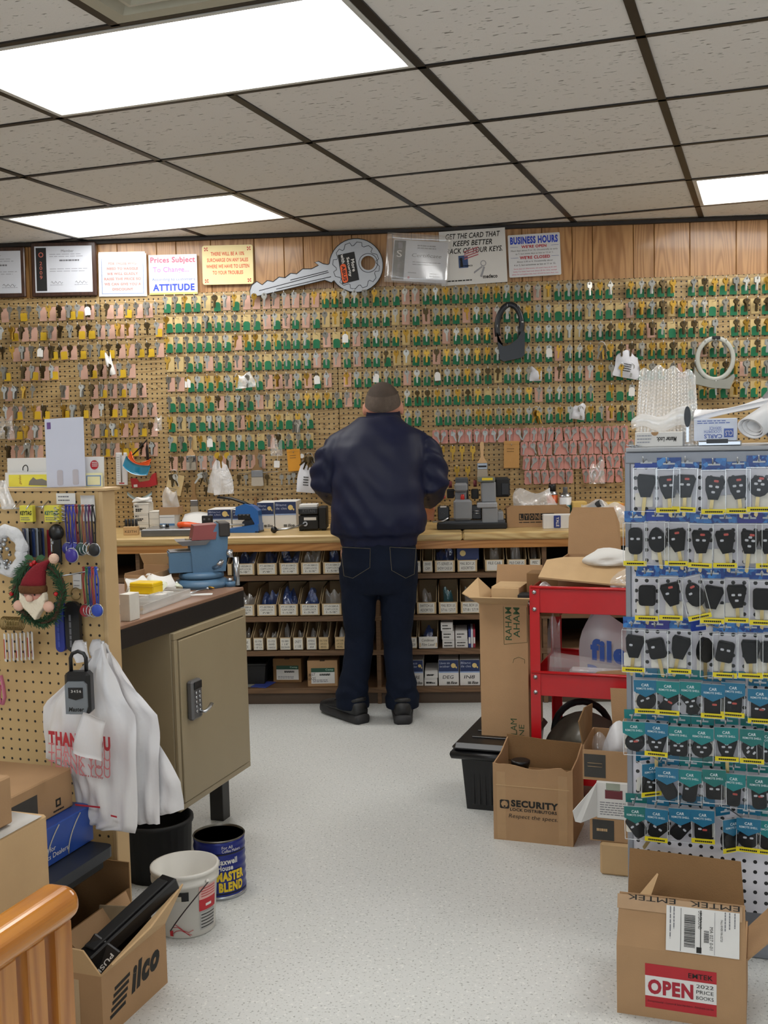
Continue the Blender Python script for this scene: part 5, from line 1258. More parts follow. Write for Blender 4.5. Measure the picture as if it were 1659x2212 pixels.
def sp(px, py): u, z = uvz(px, py, va); return u-ua, z
def slet(s, x0, y0, x1, y1, **k):      # pixels of the left end, width to x1
    a = sp(x0, y1); c = sp(x1, y1); e = sp(x0, y0); letter(t, s, (a[0], 0, a[1]), X_, Z_, c[0]-a[0], e[1]-a[1], INK, lift=.001, **k)
slet('SECURITY', 1104, 1727, 1206, 1742, bold=.05); slet('LOCK DISTRIBUTORS', 1102, 1744.5, 1203, 1751, bold=.03); slet('Respect the specs.', 1099, 1757, 1205, 1768, shear=.2)
a = sp(1080, 1745); b = MB(); b.ring(rrect(a[0], a[0]+.030, a[1], a[1]+.028, .003, 1), [(a[0]+.015+.0115*math.cos(R(45+90*(i//2)+45*(i % 2)-45)), a[1]+.014+.0115*math.sin(R(45+90*(i//2)+45*(i % 2)-45))) for i in range(8)], -.0008, 0); b.prism(circle(.003, 8, a[0]+.015, a[1]+.007), -.001, 0); b.build('logo_mark', INK, t)
cup = thing('black_cup', 'round black plastic cap inside the SECURITY carton', 'cap', gxy(ua+.065, va+.11, SHh-.055), GA)
MB().lathe([(.024, 0), (.028, .03), (.031, .031), (.031, .042), (.026, .044)], 20).build('cap', BLACK, cup)
inn = carton('packed_carton', 'flat carton lying inside the SECURITY carton', ua+.02, va+.012, .006, .21, .18, SHh-.065, CARD3, open_=False)
# ---- red service cart
vc = 3.555
uc = uvz(1145, 1400, vc)[0]
zt1 = uvz(1145, 1266, vc)[1]; zr1 = uvz(1165, 1324, vc)[1]; zt2 = uvz(1165, 1450, vc)[1]; zr2 = uvz(1165, 1503, vc)[1]
CRED = mat('cart_red', 'b80d17', .32, var=.06, coat=.3)
t = gthing('red_service_cart', 'bright red steel service cart with deep trays and bolted corner posts', 'service cart', uc, vc)
CW, CD = .62, .40; LEG = .034
for x, y in ((0, 0), (CW-LEG, 0), (0, CD-.003), (CW-LEG, CD-.003)):
    s1 = MB(); s1.bbox(x, x+LEG, y, y+.003, .06, zt1, .001); s1.build('post', CRED, t)
    xs = x if x < .1 else x+LEG-.003
    MB().bbox(xs, xs+.003, y-(.03 if y > .1 else -.003), y+(.003 if y > .1 else .033), .06, zt1, .001).build('post_flange', CRED, t)
    MB().cyl((x+.017, y+.02 if y < .1 else y-.02, .03), (x+.03, y+.02 if y < .1 else y-.02, .03), .030, n=18).build('caster', BLACKM, t)
def tray(zt_, zb_):
    zt_ -= .004
    for y0, y1 in ((.004, .007), (CD-.007, CD-.004)):
        MB().bbox(.004, CW-.004, y0, y1, zb_, zt_, .001).build('tray_side', CRED, t); MB().tube([(.004, (y0+y1)/2-.003, zt_), (CW-.004, (y0+y1)/2-.003, zt_)], .0055, 8).build('tray_lip', CRED, t)
    for x0 in (.004, CW-.007): MB().bbox(x0, x0+.003, .007, CD-.007, zb_, zt_, .001).build('tray_end', CRED, t)
    MB().bbox(.006, CW-.006, .006, CD-.006, zb_, zb_+.003, .001).build('tray_floor', CRED, t)
tray(zt1, zr1); tray(zt2, zr2); tray(.19, .105)
for x in (.017, CW-.017):
    for z in (zt1-.020, zr1+.012, zt2-.020, zr2+.012):
        MB().lathe([(.0075, 0), (.0075, .003), (.004, .006), (.0001, .0065)], 12, Matrix.Translation((x, 0, z)) @ Matrix.Rotation(R(90), 4, 'X')).build('bolt', STEEL, t)
# things on the cart's top tray
zf1 = zr1+.0035
def cbag(name, label, u, v, z, w, h, d, m_, seed, rz=0, lean=0, cat='plastic bag'): return bag(name, label, gxy(u, v, z), w, h, d, m_, seed, GA+rz, lean, cat)
t = gthing('folded_cardboard', 'large folded flap of brown cardboard tipped across the cart top', 'cardboard', uc+.03, vc+.03, zt1-.002)
flap(t, [(-.005, 0, .024), (.40, -.02, -.004), (.40, .14, .052), (.26, .13, .080), (.06, .12, .078), (.005, .10, .070)], CARD2, .006)
t = gthing('open_carton', 'open carton with tall raised lid behind the cart tray', 'box', uc+.07, vc+.14, zf1)
OB = zt1-zf1+.10
MB().box(0, .36, 0, .004, 0, OB-.03).build('front', CARD, t); MB().box(0, .004, .004, .2, 0, OB-.03).build('side', CARD, t); MB().box(.356, .36, .004, .2, 0, OB-.03).build('side', CARD, t); MB().box(0, .36, .2, .204, 0, OB-.03).build('back', CARD, t)
flap(t, [(.19, .205, OB-.03), (.0, .205, OB-.03), (-.0, .235, OB+.10), (.015, .24, OB+.135), (.16, .24, OB+.135), (.18, .235, OB+.08)], CARD, .004, 'lid')
t2, _ = cbag('paper_bag', 'crumpled white sheet marked TP2 spilling out of the open carton', uc+.28, vc+.13, zt1+.055, .24, .055, .10, WHITE, 61, .1, .1, cat='paper')
letter(t2, 'TP2', (.03, -.055, .045), (.2, 0, -1), (1, 0, .2), .036, .018, INK, lift=.006)
cbag('parts_pouch', 'clear pouch of small steel screws against the brown cardboard', uc+.325, vc+.015, zt1-.012, .12, .07, .02, CLEAR, 63, 0, .3, 'plastic bag')
t3 = gthing('screw_heap', 'heap of small steel screws in the clear pouch', 'screws', uc+.34, vc+.028, zt1-.010); t3['kind'] = 'stuff'
b = MB()
for k in range(70): b.cyl((rnd.uniform(-.04, .05), rnd.uniform(-.004, .012), rnd.uniform(.0, .035)), (rnd.uniform(-.04, .05), rnd.uniform(-.004, .012), rnd.uniform(.0, .035)), .0018, n=5) if False else b.tube([(x_ := rnd.uniform(-.04, .05), rnd.uniform(-.002, .01), z_ := rnd.uniform(.002, .036)), (x_+rnd.uniform(-.012, .012), rnd.uniform(-.002, .01), z_+rnd.uniform(-.008, .008))], .0016, 5)
b.build('screws', STEEL, t3)['kind'] = 'stuff'
cbag('plastic_bag', 'clear plastic bag tucked in the corner of the cart top tray', uc+.06, vc+.05, zf1, .09, .085, .05, MILKY, 66)
# middle tray
zf2 = zr2+.0035
t2, _ = cbag('shopping_bag', 'white plastic shopping bag with big blue letters standing in the cart', uc+.26, vc+.20, zf2, .26, .23, .12, mat('white_bag_film', 'dcdde2', .35, var=.05, scale=12, bump=.3, bscale=25), 71)
BLUEL = mat('bag_blue', '2450a8', .4)
letter(t2, 'file', (-.075, -.092, .105), (1, 0, -.12), Z_, .12, .075, BLUEL, bold=.05, lift=.006); letter(t2, 'Bank', (-.085, -.092, .035), (1, 0, -.12), Z_, .16, .055, BLUEL, bold=.05, lift=.008)
t = gthing('plastic_tray', 'long clear plastic sleeve lying sloped in the middle cart tray', 'plastic sleeve', uc+.05, vc+.035, zf2)
MB().hexa([(0, 0, 0), (.30, 0, 0), (.30, .07, 0), (0, .07, 0)], [(.01, 0, .125), (.38, 0, .088), (.38, .07, .088), (.01, .07, .125)]).build('sleeve', CLEAR, t); MB().bbox(.07, .27, .02, .05, .004, .085, .01).build('white_roll', MILKY, t)
t = gthing('cardboard_piece', 'slanted brown cardboard sheet standing in the middle cart tray', 'cardboard', uc+.12, vc+.012, zf2)
MB().prism([(0, 0), (.40, 0), (.40, .115), (.22, .10), (.10, .085)], 0, .004).build('sheet', CARD, t)
cbag('plastic_bag', 'tall clear bag hanging behind the cart post', uc+.05, vc+.17, zf2, .05, .24, .04, CLEAR, 73)
cbag('plastic_bag', 'dark stuffed bag with yellow sticker on the lowest cart tray', uc+.17, vc+.12, .11, .30, .20, .2, mat('smoky_bag', '57534a', .35, var=.3, scale=10, bump=.3, bscale=30), 75)
t = gthing('tyre_loop', 'coiled black hose loop on the lowest cart tray', 'hose', uc+.13, vc+.25, .11); MB().tube([(.10*math.cos(a), .03*math.sin(a), .11+.10*math.sin(a)) for a in [2*math.pi*i/24 for i in range(24)]], .012, 8, closed=True).build('hose', BLACKM, t)
# cartons in front of the cart's right half
vd = 3.30
def gbox_px(name, label, x0, x1, y0, y1, v, d, material, zoff=None, **k):
    ua_, zb_ = uvz(x0, y1, v); ub_, _ = uvz(x1, y1, v); zt_ = uvz((x0+x1)/2, y0, v)[1]
    if zoff is not None: zb_ = zoff
    t = gthing(name, label, 'box', ua_, v, zb_); return t, ub_-ua_, zt_-zb_, zb_, ua_
DKP = mat('dark_label_print', '3b3935', .7)
# lowest tan box, then charcoal-label box, white product box, open box on top
t, w, h, z, ua_ = gbox_px('tan_carton', 'tan carton lying on the floor beside the white gondola, lowest of the pile', 1296, 1420, 1790, 1860, 3.10, .2, CARD2, 0.0); h_ = .095
MB().bbox(0, .30, 0, .3, 0, h_, .006).build('carton', CARD2, t)
z1_ = h_+.0005
t = gthing('lock_carton', 'brown carton with charcoal label block, second from the floor in the pile', 'box', ua_-.03, 3.11, z1_); H1 = .068
MB().bbox(0, .30, 0, .22, 0, H1, .002).build('carton', CARD, t); patch(t, 'charcoal_label', (.008, 0, .004), X_, Z_, .062, H1-.008, DKP, .0006); lines(t, (.02, 0, 0), X_, Z_, .04, (H1*.45,), .008, CARD2, lift=.001)
z2_ = z1_+H1+.0005
t = gthing('white_product_carton', 'white carton with open end flap and picture of a red lever lock', 'box', ua_-.01, 3.11, z2_); H2 = .108
MB().bbox(0, .28, 0, .20, 0, H2, .002).build('carton', WHITE, t)
flap(t, [(0, 0, .006), (0, 0, H2-.004), (-.02, -.012, H2-.03), (-.062, -.045, .030), (-.055, -.045, .0), (-.04, -.04, -.004)], WHITE, .003)
patch(t, 'picture', (.025, 0, .06), X_, Z_, .05, .026, mat('picture_red', '6a2a30', .6), .0006); lines(t, (.01, 0, 0), X_, Z_, .085, [.012+.007*k for k in range(6)], .0022, GREYINK, lift=.0006); patch(t, 'seal_strip', (.028, 0, H2-.024), X_, Z_, .04, .022, mat('strip_grey', '9aa090', .5), .0006)
z3_ = z2_+H2+.0005
t = gthing('open_lock_carton', 'open brown carton with charcoal label holding bagged hardware, top of the pile', 'box', ua_-.05, 3.12, z3_); H3 = .10
CWd = .27
MB().box(0, CWd, 0, .004, 0, H3-.012).build('front', CARD, t); MB().box(0, .004, .004, .2, 0, H3).build('side', CARD, t); MB().box(CWd-.004, CWd, .004, .2, 0, H3).build('side', CARD, t); MB().box(.004, CWd-.004, .196, .2, 0, H3).build('back', CARD, t); MB().box(.004, CWd-.004, .004, .196, 0, .004).build('base', CARD, t)
flap(t, [(CWd, .2, H3), (.06, .2, H3), (.05, .225, H3+.12), (CWd, .23, H3+.12)], CARD, .0035, 'lid'); flap(t, [(.0, .18, H3), (0, .01, H3), (-.008, -.005, H3+.072), (.0, .05, H3+.10), (.006, .16, H3+.085)], CARD3, .0035)
patch(t, 'charcoal_label', (.004, 0, .008), X_, Z_, .062, .068, DKP, .0006); MB().tube([(.014, -.001, .040), (.056, -.001, .040), (.056, -.001, .050), (.014, -.001, .050)], .0007, 4, closed=True).build('label_frame', CARD2, t)
b = MB(); b.prism(circle(.006, 10, .205, H3+.105), -.001, .001, Matrix.Translation((0, .222, 0))); b.build('red_dot', REDINK, t)
bag('hardware_bag', 'white paper and plastic hardware bag inside the open lock carton', gxy(ua_+.05, 3.20, z3_+.01), .11, .13, .06, mat('bag_white', 'd9d9dc', .4, bump=.3, bscale=30), 81, GA, .1)
bag('hardware_bag', 'clear hardware bag slumped beside the white one in the open lock carton', gxy(ua_-.0, 3.19, z3_+.01), .07, .10, .05, CLEAR, 82, GA, .1)
# ================================================================ white gondola with hanging car-key shells
VG = 2.733; UG = uvz(1354, 1500, VG)[0]
GW = .64; GT = uvz(1352, 976, VG)[1]
t = gthing('gondola', 'white perforated steel gondola display with grey frame', 'display rack', UG, VG)
GREYF = mat('gondola_grey', '8c8f96', .4, .3, var=.05)
pb = MB().bbox(.010, GW, 0, .004, .10, GT-.030, .001).build('perforated_panel', pegmat('white_pegboard', 'd6d3da', 'dcdae0', .45, '0b0b0c', wave=False, r=.125), t)
MB().bbox(0, .014, -.006, .06, 0, GT-.002, .002).build('upright', GREYF, t); MB().bbox(.0, GW, -.008, .06, GT-.030, GT, .003).build('top_rail', GREYF, t)
MB().bbox(.004, GW, -.02, .36, GT, GT+.010, .002).build('top_shelf', mat('gondola_top', 'a2a4a8', .4), t); MB().bbox(0, GW, -.03, .30, 0, .07, .003).build('base', GREYF, t); MB().bbox(0, GW, .30, .305, .07, GT, .001).build('rear_panel', WHITE2, t)
MB().bbox(.002, .010, .06, .30, .07, GT, .001).build('end_panel', mat('end_panel_grey', 'b6b4b2', .5), t)
GZT = GT+.0105
# --- packages
BLUEH = None
def header_mat():
    M = bpy.data.materials.new('blue_hexagon_print'); M.use_nodes = True; nt = M.node_tree; N = nt.nodes; L = nt.links; b = N['Principled BSDF']; b.inputs['Roughness'].default_value = .3
    tc = N.new('ShaderNodeTexCoord'); oi = N.new('ShaderNodeObjectInfo'); ad = N.new('ShaderNodeVectorMath'); ad.operation = 'ADD'
    cm = N.new('ShaderNodeCombineXYZ'); L.new(_math(N, L, 'MULTIPLY', oi.outputs['Random'], 9.0), cm.inputs[0]); L.new(tc.outputs['Object'], ad.inputs[0]); L.new(cm.outputs[0], ad.inputs[1])
    v = N.new('ShaderNodeTexVoronoi'); v.inputs['Scale'].default_value = 95; L.new(ad.outputs[0], v.inputs['Vector'])
    sp = N.new('ShaderNodeSeparateColor'); L.new(v.outputs['Color'], sp.inputs[0])
    cr = N.new('ShaderNodeValToRGB'); cr.color_ramp.elements[0].color = (*srgb('0f3a86'), 1); cr.color_ramp.elements[1].color = (*srgb('3f86cc'), 1); cr.color_ramp.elements[0].position = .25; cr.color_ramp.elements[1].position = .95
    L.new(sp.outputs[0], cr.inputs[0]); L.new(cr.outputs[0], b.inputs['Base Color']); return M
HEXM = header_mat(); ROYAL = mat('royal_header', '1c3f9c', .35); VIOLET = mat('violet_header', '2d2f86', .35)
TEAL = [mat('teal_header', '0f7a7c', .35), mat('teal_blue_header', '1a6a8c', .35), mat('teal_dark_header', '0d6a66', .35)]
LEMON = mat('lemon_label', 'e2cf17', .45); FOB = mat('fob_plastic', '0c0d10', .45, var=.15, spec=.22); FOB2 = mat('fob_gloss', '0e1013', .35, var=.1, spec=.25); BTN = mat('fob_print', 'b9bcc2', .5); BTNR = mat('fob_red', 'b5483f', .5); BLADE = mat('dull_blade', 'b7a473', .35, .8, var=.1); INSERT = mat('insert_card', 'e3dfd4', .7)
HOOK2 = MB().tube([(0, .004, .0), (0, -.02, .0), (0, -.075, -.004), (0, -.085, .010)], .0016, 6).tube([(-.012, -.001, .006), (-.012, -.001, -.012)], .002, 6).mesh('peg_hook', STEEL)
LEMONM = MB().bbox(-.0275, .0275, -.0016, .0, 0, .0115, .0004).mesh('yellow_label', LEMON)
LEMONT = MB()
x_ = -.019
for k in range(9): LEMONT.box(x_, x_+.0038, -.0022, -.0016, .0035, .0072); x_ += .0045
LEMONT = LEMONT.mesh('label_print', INK)
EDGEP = clear('box_edge_plastic', 'eef2f4', body=.42, gloss=.15, rough=.15)
def boxshell(w, h, d, mt):
    b = MB().hexa([(-w/2, -d, -h), (w/2, -d, -h), (w/2, -.001, -h), (-w/2, -.001, -h)], [(-w/2, -d, 0), (w/2, -d, 0), (w/2, -.001, 0), (-w/2, -.001, 0)]); e = .0007
    for x in (-w/2, w/2): b.box(x-e, x+e, -d-e, -d+e, -h, 0, 1); b.box(x-e*.6, x+e*.6, -d, -.001, -e, e, 1)
    for z in (-h, 0): b.box(-w/2, w/2, -d-e, -d+e, z-e, z+e, 1)
    return b.mesh('clear_box', [mt, EDGEP])
SHELLA = boxshell(.0555, .105, .036, CLEARB); SHELLB = boxshell(.054, .084, .032, CLEARB)
INS = MB().prism(rrect(-.021, .021, -.017, .017, .002, 1), -.008, -.007).mesh('insert_card', INSERT)
def fob_mesh(kind):
    b = MB()
    shapes = {'flare': [(-.024, .022), (-.020, .030), (.020, .030), (.026, .020), (.014, -.026), (-.010, -.028), (-.020, -.006)], 'round': circle(.026, 14), 'long': rrect(-.018, .018, -.034, .034, .012, 3), 'square': rrect(-.022, .022, -.026, .026, .008, 2), 'egg': [(.023*math.sin(a)*(1-.18*math.cos(a)), .032*math.cos(a)) for a in [2*math.pi*i/16 for i in range(16)]], 'hourglass': [(-.022, .02), (-.014, .032), (.014, .032), (.022, .02), (.012, -.004), (.018, -.024), (.008, -.034), (-.008, -.034), (-.018, -.024), (-.012, -.004)]}
    p = shapes[kind]; b.prism(p, -.026, -.012); b.prism([(x*.86, z*.88) for x, z in p], -.0285, -.026)
    return b.mesh('fob', FOB if kind in ('flare', 'round', 'square') else FOB2)
FOBS = {k: fob_mesh(k) for k in ('flare', 'round', 'long', 'square', 'egg', 'hourglass')}
BLADEM = MB().prism([(-.0045, 0), (.0045, 0), (.0045, -.045), (.002, -.050), (-.0045, -.046)], -.022, -.019).mesh('blade', BLADE)
BTNM = MB().prism(rrect(-.0045, .0045, -.0028, .0028, .002, 2), -.0295, -.0284).mesh('button', BTN); BTNRM = MB().prism(rrect(-.006, .006, -.0028, .0028, .002, 2), -.0295, -.0284).mesh('panic_button', BTNR)
HDRA = MB().prism([(-.0285, 0), (.0285, 0), (.0285, .027), (-.0285, .027)], -.0035, -.002)
HDRm = {id(m_): HDRA.mesh('header_card', m_) for m_ in (HEXM, ROYAL, VIOLET)}
TOPB = MB().prism([(-.027, 0), (.027, 0), (.027, .023), (-.027, .023)], -.0035, -.002); POINT = MB().prism([(-.0275, .002), (0, -.012), (.0275, .002), (.0275, .030), (-.0275, .030)], -.036, -.0345)
TOPm = [TOPB.mesh('header_card', m_) for m_ in TEAL]; PTm = [POINT.mesh('front_banner', m_) for m_ in TEAL]
CARt = text_mesh('CAR', .02); RSt = text_mesh('REMOTE SHELL', .01)
def tmesh(src, w, h, z, y, m_):
    co, fs = src; mn = co.min(0); sz = co.max(0)-mn; b = MB(); b.add([(-w/2+(c[0]-mn[0])/sz[0]*w, y, z+(c[1]-mn[1])/sz[1]*h) for c in co], fs); return b.mesh('lettering', m_)
PALET = mat('pale_print', 'd5e2e6', .5); CARm = tmesh(CARt, .018, .007, .015, -.0364, PALET); RSm = tmesh(RSt, .042, .005, .007, -.0364, PALET)
EYEM = MB().prism([(-.014, .010), (.014, .010), (.014, .014), (.004, .014), (.003, .018), (-.003, .018), (-.004, .014), (-.014, .014)], -.0042, -.0034).mesh('hang_slot', mat('slot_grey', 'c3c8cc', .4))
FK = {'flare': 'flared', 'round': 'round', 'long': 'long narrow', 'square': 'square', 'egg': 'egg-shaped', 'hourglass': 'waisted'}
def package(row, col, px, py, style, kind, hdr, yellow, tilt, btn, red, turn=0.0, fr=0.0, insert=None, lift=0.0):
    u, z = uvz(px, py, VG); w = 'blue-topped' if style == 'A' else 'teal'
    t = gthing('key_shell_pack', f'{w} pack with {FK[kind]} key shell, {ordinal(row)} row of the white rack, {ordinal(col)} along', 'key pack', u, VG-.004-lift, z, turn, 'hanging packs on the white rack')
    t.rotation_euler = (0, tilt, GA+turn)
    link('peg_hook', HOOK2, t, (0, lift+.004, .020))
    if style == 'A':
        link('header_card', HDRm[id(hdr)], t, (0, 0, 0)); link('hang_slot', EYEM, t); link('clear_box', SHELLA, t); zc = -.045
        H = .105
    else:
        link('header_card', TOPm[hdr], t, (0, 0, .0)); link('hang_slot', EYEM, t, (0, 0, -.003)); link('clear_box', SHELLB, t); H = .084
        p = link('front_banner', PTm[hdr], t, (0, 0, -.030)); link('lettering', CARm, p); link('lettering', RSm, p); zc = -.054
    f = link('fob', FOBS[kind], t, (0, .0, zc), (0, fr, 0)); f.scale = (.92, 1, .96) if style == 'A' else (.94, 1, .84)
    if style == 'A' or kind == 'flare': link('blade', BLADEM, f, (0, 0, -.026))
    for k in range(btn): link('button', BTNM, f, ((-.008, .008, 0, 0)[k], 0, (.006, .006, -.008, .014)[k]))
    if red: link('panic_button', BTNRM, f, (.004, 0, .020 if style == 'A' else .004))
    if insert if insert is not None else (style == 'A'): link('insert_card', INS, t, (.006*(-1)**col, .0, -H+.026))
    if yellow:
        yl = link('yellow_label', LEMONM, t, (0, -.0365 if style == 'A' else -.0325, -H+.001)); link('label_print', LEMONT, yl)
    return t
# rows measured on the photo: pixel of each pack's header lower edge middle
A_, T_ = 'A', 'T'
RX, RV = ROYAL, VIOLET; HX = HEXM
rowsA = [
 (1, [(1397, 1010, RX, 'flare', 0, 0, 0, -6, 0), (1446, 1012, HX, 'flare', 1, 2, 1, 4, 0), (1484, 1010, HX, 'flare', 1, 2, 1, 0, 3), (1543, 1014, HX, 'flare', 1, 3, 1, -8, 0), (1595, 1012, HX, 'flare', 1, 3, 1, 6, 0), (1640, 1008, HX, 'round', 1, 4, 1, -6, 0)]),
 (2, [(1375, 1127, HX, 'long', 1, 2, 0, 0, 0), (1422, 1124, RX, 'egg', 0, 2, 0, 8, 0), (1464, 1126, HX, 'flare', 1, 1, 1, 10, 0), (1517, 1129, HX, 'flare', 1, 2, 1, 0, 2), (1568, 1129, HX, 'flare', 1, 1, 1, 6, 0), (1620, 1129, RV, 'flare', 0, 4, 1, -6, 0), (1660, 1129, HX, 'flare', 1, 2, 0, 0, 0)]),
 (3, [(1400, 1244, HX, 'square', 1, 0, 0, 0, 0), (1452, 1242, HX, 'flare', 1, 1, 1, 14, 0), (1492, 1242, HX, 'egg', 1, 1, 1, 12, -14), (1540, 1248, HX, 'flare', 1, 0, 0, -10, 0), (1592, 1246, HX, 'flare', 1, 3, 0, 3, 0), (1646, 1250, HX, 'square', 1, 0, 0, 0, 0)]),
 (4, [(1372, 1355, HX, 'flare', 1, 1, 0, -6, 0), (1421, 1357, RV, 'square', 0, 1, 0, 12, 0), (1470, 1357, HX, 'flare', 1, 0, 0, -12, 0), (1512, 1360, RX, 'egg', 0, 0, 0, 0, 0), (1567, 1364, HX, 'square', 1, 2, 0, -10, 0), (1622, 1364, HX, 'flare', 1, 0, 0, 0, 0), (1662, 1364, HX, 'square', 1, 0, 0, 0, 0)])]
for row, L_ in rowsA:
    for c, (px, py, hd, kd, ye, bt, rd, fr, tl) in enumerate(L_):
        package(row, c+1, px, py, 'A', kd, hd, ye, R(tl), bt, rd, turn=R(42) if (row == 4 and c == 3) else 0, fr=R(-fr), lift=.004*(c % 2))
rowsT = [
 (5, [(1397, 1462, 'round', 1, 2, 0, 25, 1), (1446, 1464, 'hourglass', 1, 1, 1, -25, 0), (1494, 1466, 'hourglass', 0, 3, 0, 15, 0), (1542, 1470, 'square', 1, 0, 1, 0, 1), (1585, 1468, 'square', 1, 1, 1, 0, 1), (1642, 1480, 'square', 1, 2, 1, 0, 1)]),
 (6, [(1373, 1551, 'round', 0, 2, 1, 10, 0), (1422, 1553, 'flare', 1, 3, 0, 0, 1), (1468, 1561, 'square', 0, 4, 0, 0, 0), (1518, 1563, 'round', 0, 3, 0, 0, 0), (1570, 1563, 'flare', 1, 4, 0, 0, 0), (1625, 1566, 'egg', 1, 4, 0, 50, 2), (1660, 1572, 'round', 0, 2, 0, 0, 2)]),
 (7, [(1394, 1640, 'long', 1, 3, 0, -12, 1), (1444, 1648, 'long', 0, 0, 0, 28, 1), (1493, 1654, 'long', 0, 1, 0, -6, 0), (1544, 1652, 'square', 0, 2, 0, 0, 2), (1586, 1662, 'long', 0, 0, 1, -3, 0), (1640, 1666, 'long', 0, 2, 1, 4, 2)]),
 (8, [(1376, 1732, 'long', 0, 2, 0, 35, 2), (1422, 1736, 'flare', 1, 2, 0, -30, 1), (1472, 1736, 'long', 0, 2, 0, -40, 1), (1520, 1738, 'square', 1, 1, 1, 0, 1), (1566, 1758, 'egg', 1, 0, 0, 0, 1), (1618, 1756, 'round', 1, 2, 0, 0, 1), (1660, 1762, 'round', 1, 0, 0, 0, 0)])]
for row, L_ in rowsT:
    for c, (px, py, kd, ye, bt, rd, fr, hd) in enumerate(L_):
        package(row, c+1, px, py, 'T', kd, hd, ye, R(rnd.uniform(-1.5, 1.5)), bt, rd, turn=R(35) if (row, c) in ((7, 0), (8, 4)) else 0, fr=R(-fr), lift=.004*(c % 2), insert=(c % 3 == 0))
# --- things on the gondola top
def gt(px, py, v): return uvz(px, py, v)
u_, _ = gt(1420, 950, VG+.02)
t = gthing('padlock_carton', 'white printed lock carton lying upside down on the gondola top', 'box', gt(1372, 955, VG+.03)[0], VG+.03, GZT); wM = gt(1474, 955, VG+.03)[0]-gt(1372, 955, VG+.03)[0]
MB().bbox(0, wM, 0, .09, 0, .036, .001).build('carton', WHITE, t); letter(t, 'Master Lock.', (wM*.88, 0, .024), -X_, -Z_, wM*.42, .012, INK, bold=.03, shear=.2, lift=.0008); b = MB(); b.prism([(wM*.42+.009*math.cos(R(180+18*i)), .0362+.009*math.sin(R(180+18*i))) for i in range(11)], -.001, 0); b.build('thumb_notch', CARD, t); lines(t, (wM*.04, 0, 0), X_, Z_, wM*.32, (.010, .018, .026), .003, mat('pale_grey_ink', None))
t = gthing('bubble_wrap', 'sheet of clear bubble wrap standing upright on the gondola', 'bubble wrap', gt(1372, 900, VG+.06)[0], VG+.135, GZT)
BUB = clear('bubble_film', 'f2f0ea', body=.50, gloss=.22, rough=.18)
bw = .135; bh = uvz(1420, 800, VG+.1)[1]-GZT
b = MB(); nu, nvv = 54, 66
def bub(a, c):
    du = (a*18) % 1-.5; dv = (c*22+(.5 if int(a*18) % 2 else 0)) % 1-.5; r2 = max(0, 1-(du*du+dv*dv)*6)
    ed = .006*math.sin(a*23)*(1 if c > .96 else 0)
    return (.005+a*bw-.012*(1-c)*(1-2*a), -.012*math.sin(3*a+2*c)-.004*math.sqrt(r2)-.03*(1-c), c*bh+ed+.01*math.sin(4*a))
b.sheet(bub, nu, nvv); b.build('bubble_sheet', BUB, t)
t = gthing('film_roll', 'folded clear film bundle lying over the lock carton on the gondola', 'plastic film', gt(1372, 930, VG+.03)[0], VG+.055, GZT+.037)
b = MB()
b.sheet(lambda a, c: (-.012+a*.135, .03*math.sin(c*2*math.pi)*(1-.2*a)+.02, .020+.022*math.cos(c*2*math.pi)*(.6+.5*a)+.008*math.sin(a*9)+.012*a), 16, 14); b.build('film', MILKY, t)
t = gthing('boxed_key_shell', 'clear narrow box with a black remote key standing on the gondola', 'key pack', gt(1484, 960, VG+.03)[0], VG+.03, GZT)
MB().box(-.013, .013, 0, .05, 0, .105).build('clear_box', CLEARB, t); MB().prism([(.008*math.sin(a), .072+.026*math.cos(a)) for a in [2*math.pi*i/14 for i in range(14)]], .015, .03).build('fob', FOB, t); MB().box(-.003, .003, .02, .024, .01, .048).build('blade', STEEL, t)
t = gthing('business_card_box', 'white and blue CARLS locksmith service box upside down on the gondola', 'box', gt(1499, 950, VG+.03)[0], VG+.03, GZT+.012); wC = gt(1592, 950, VG+.03)[0]-gt(1499, 950, VG+.03)[0]
MB().bbox(0, wC, 0, .055, 0, .054, .001).build('carton', mat('ice_white', 'd6dcea', .5), t)
BL2 = mat('card_blue', '4a63ae', .5)
letter(t, 'CARLS', (wC*.66, 0, .016), -X_, -Z_, wC*.42, .010, BL2, bold=.02, lift=.0008); letter(t, 'LOCKSMITH', (wC*.64, 0, .026), -X_, -Z_, wC*.40, .007, BL2, lift=.0008); letter(t, 'SERVICE', (wC*.64, 0, .034), -X_, -Z_, wC*.28, .007, BL2, lift=.0008); patch(t, 'logo_square', (wC*.70, 0, .008), X_, Z_, wC*.22, .021, BL2, .0006); letter(t, 'CLS', (wC*.90, 0, .024), -X_, -Z_, wC*.17, .012, WHITE, lift=.0014)
lines(t, (wC*.08, 0, 0), X_, Z_, wC*.8, (.042, .047), .002, BL2, lift=.0006)
t = gthing('steel_tray', 'flat steel tray with black strap under the locksmith box', 'tray', gt(1508, 960, VG+.03)[0], VG+.02, GZT); MB().bbox(0, .10, 0, .07, 0, .0115, .002).build('plate', STEEL, t); MB().bbox(.02, .07, -.002, .0, .006, .016, .002).build('strap', BLACK, t)
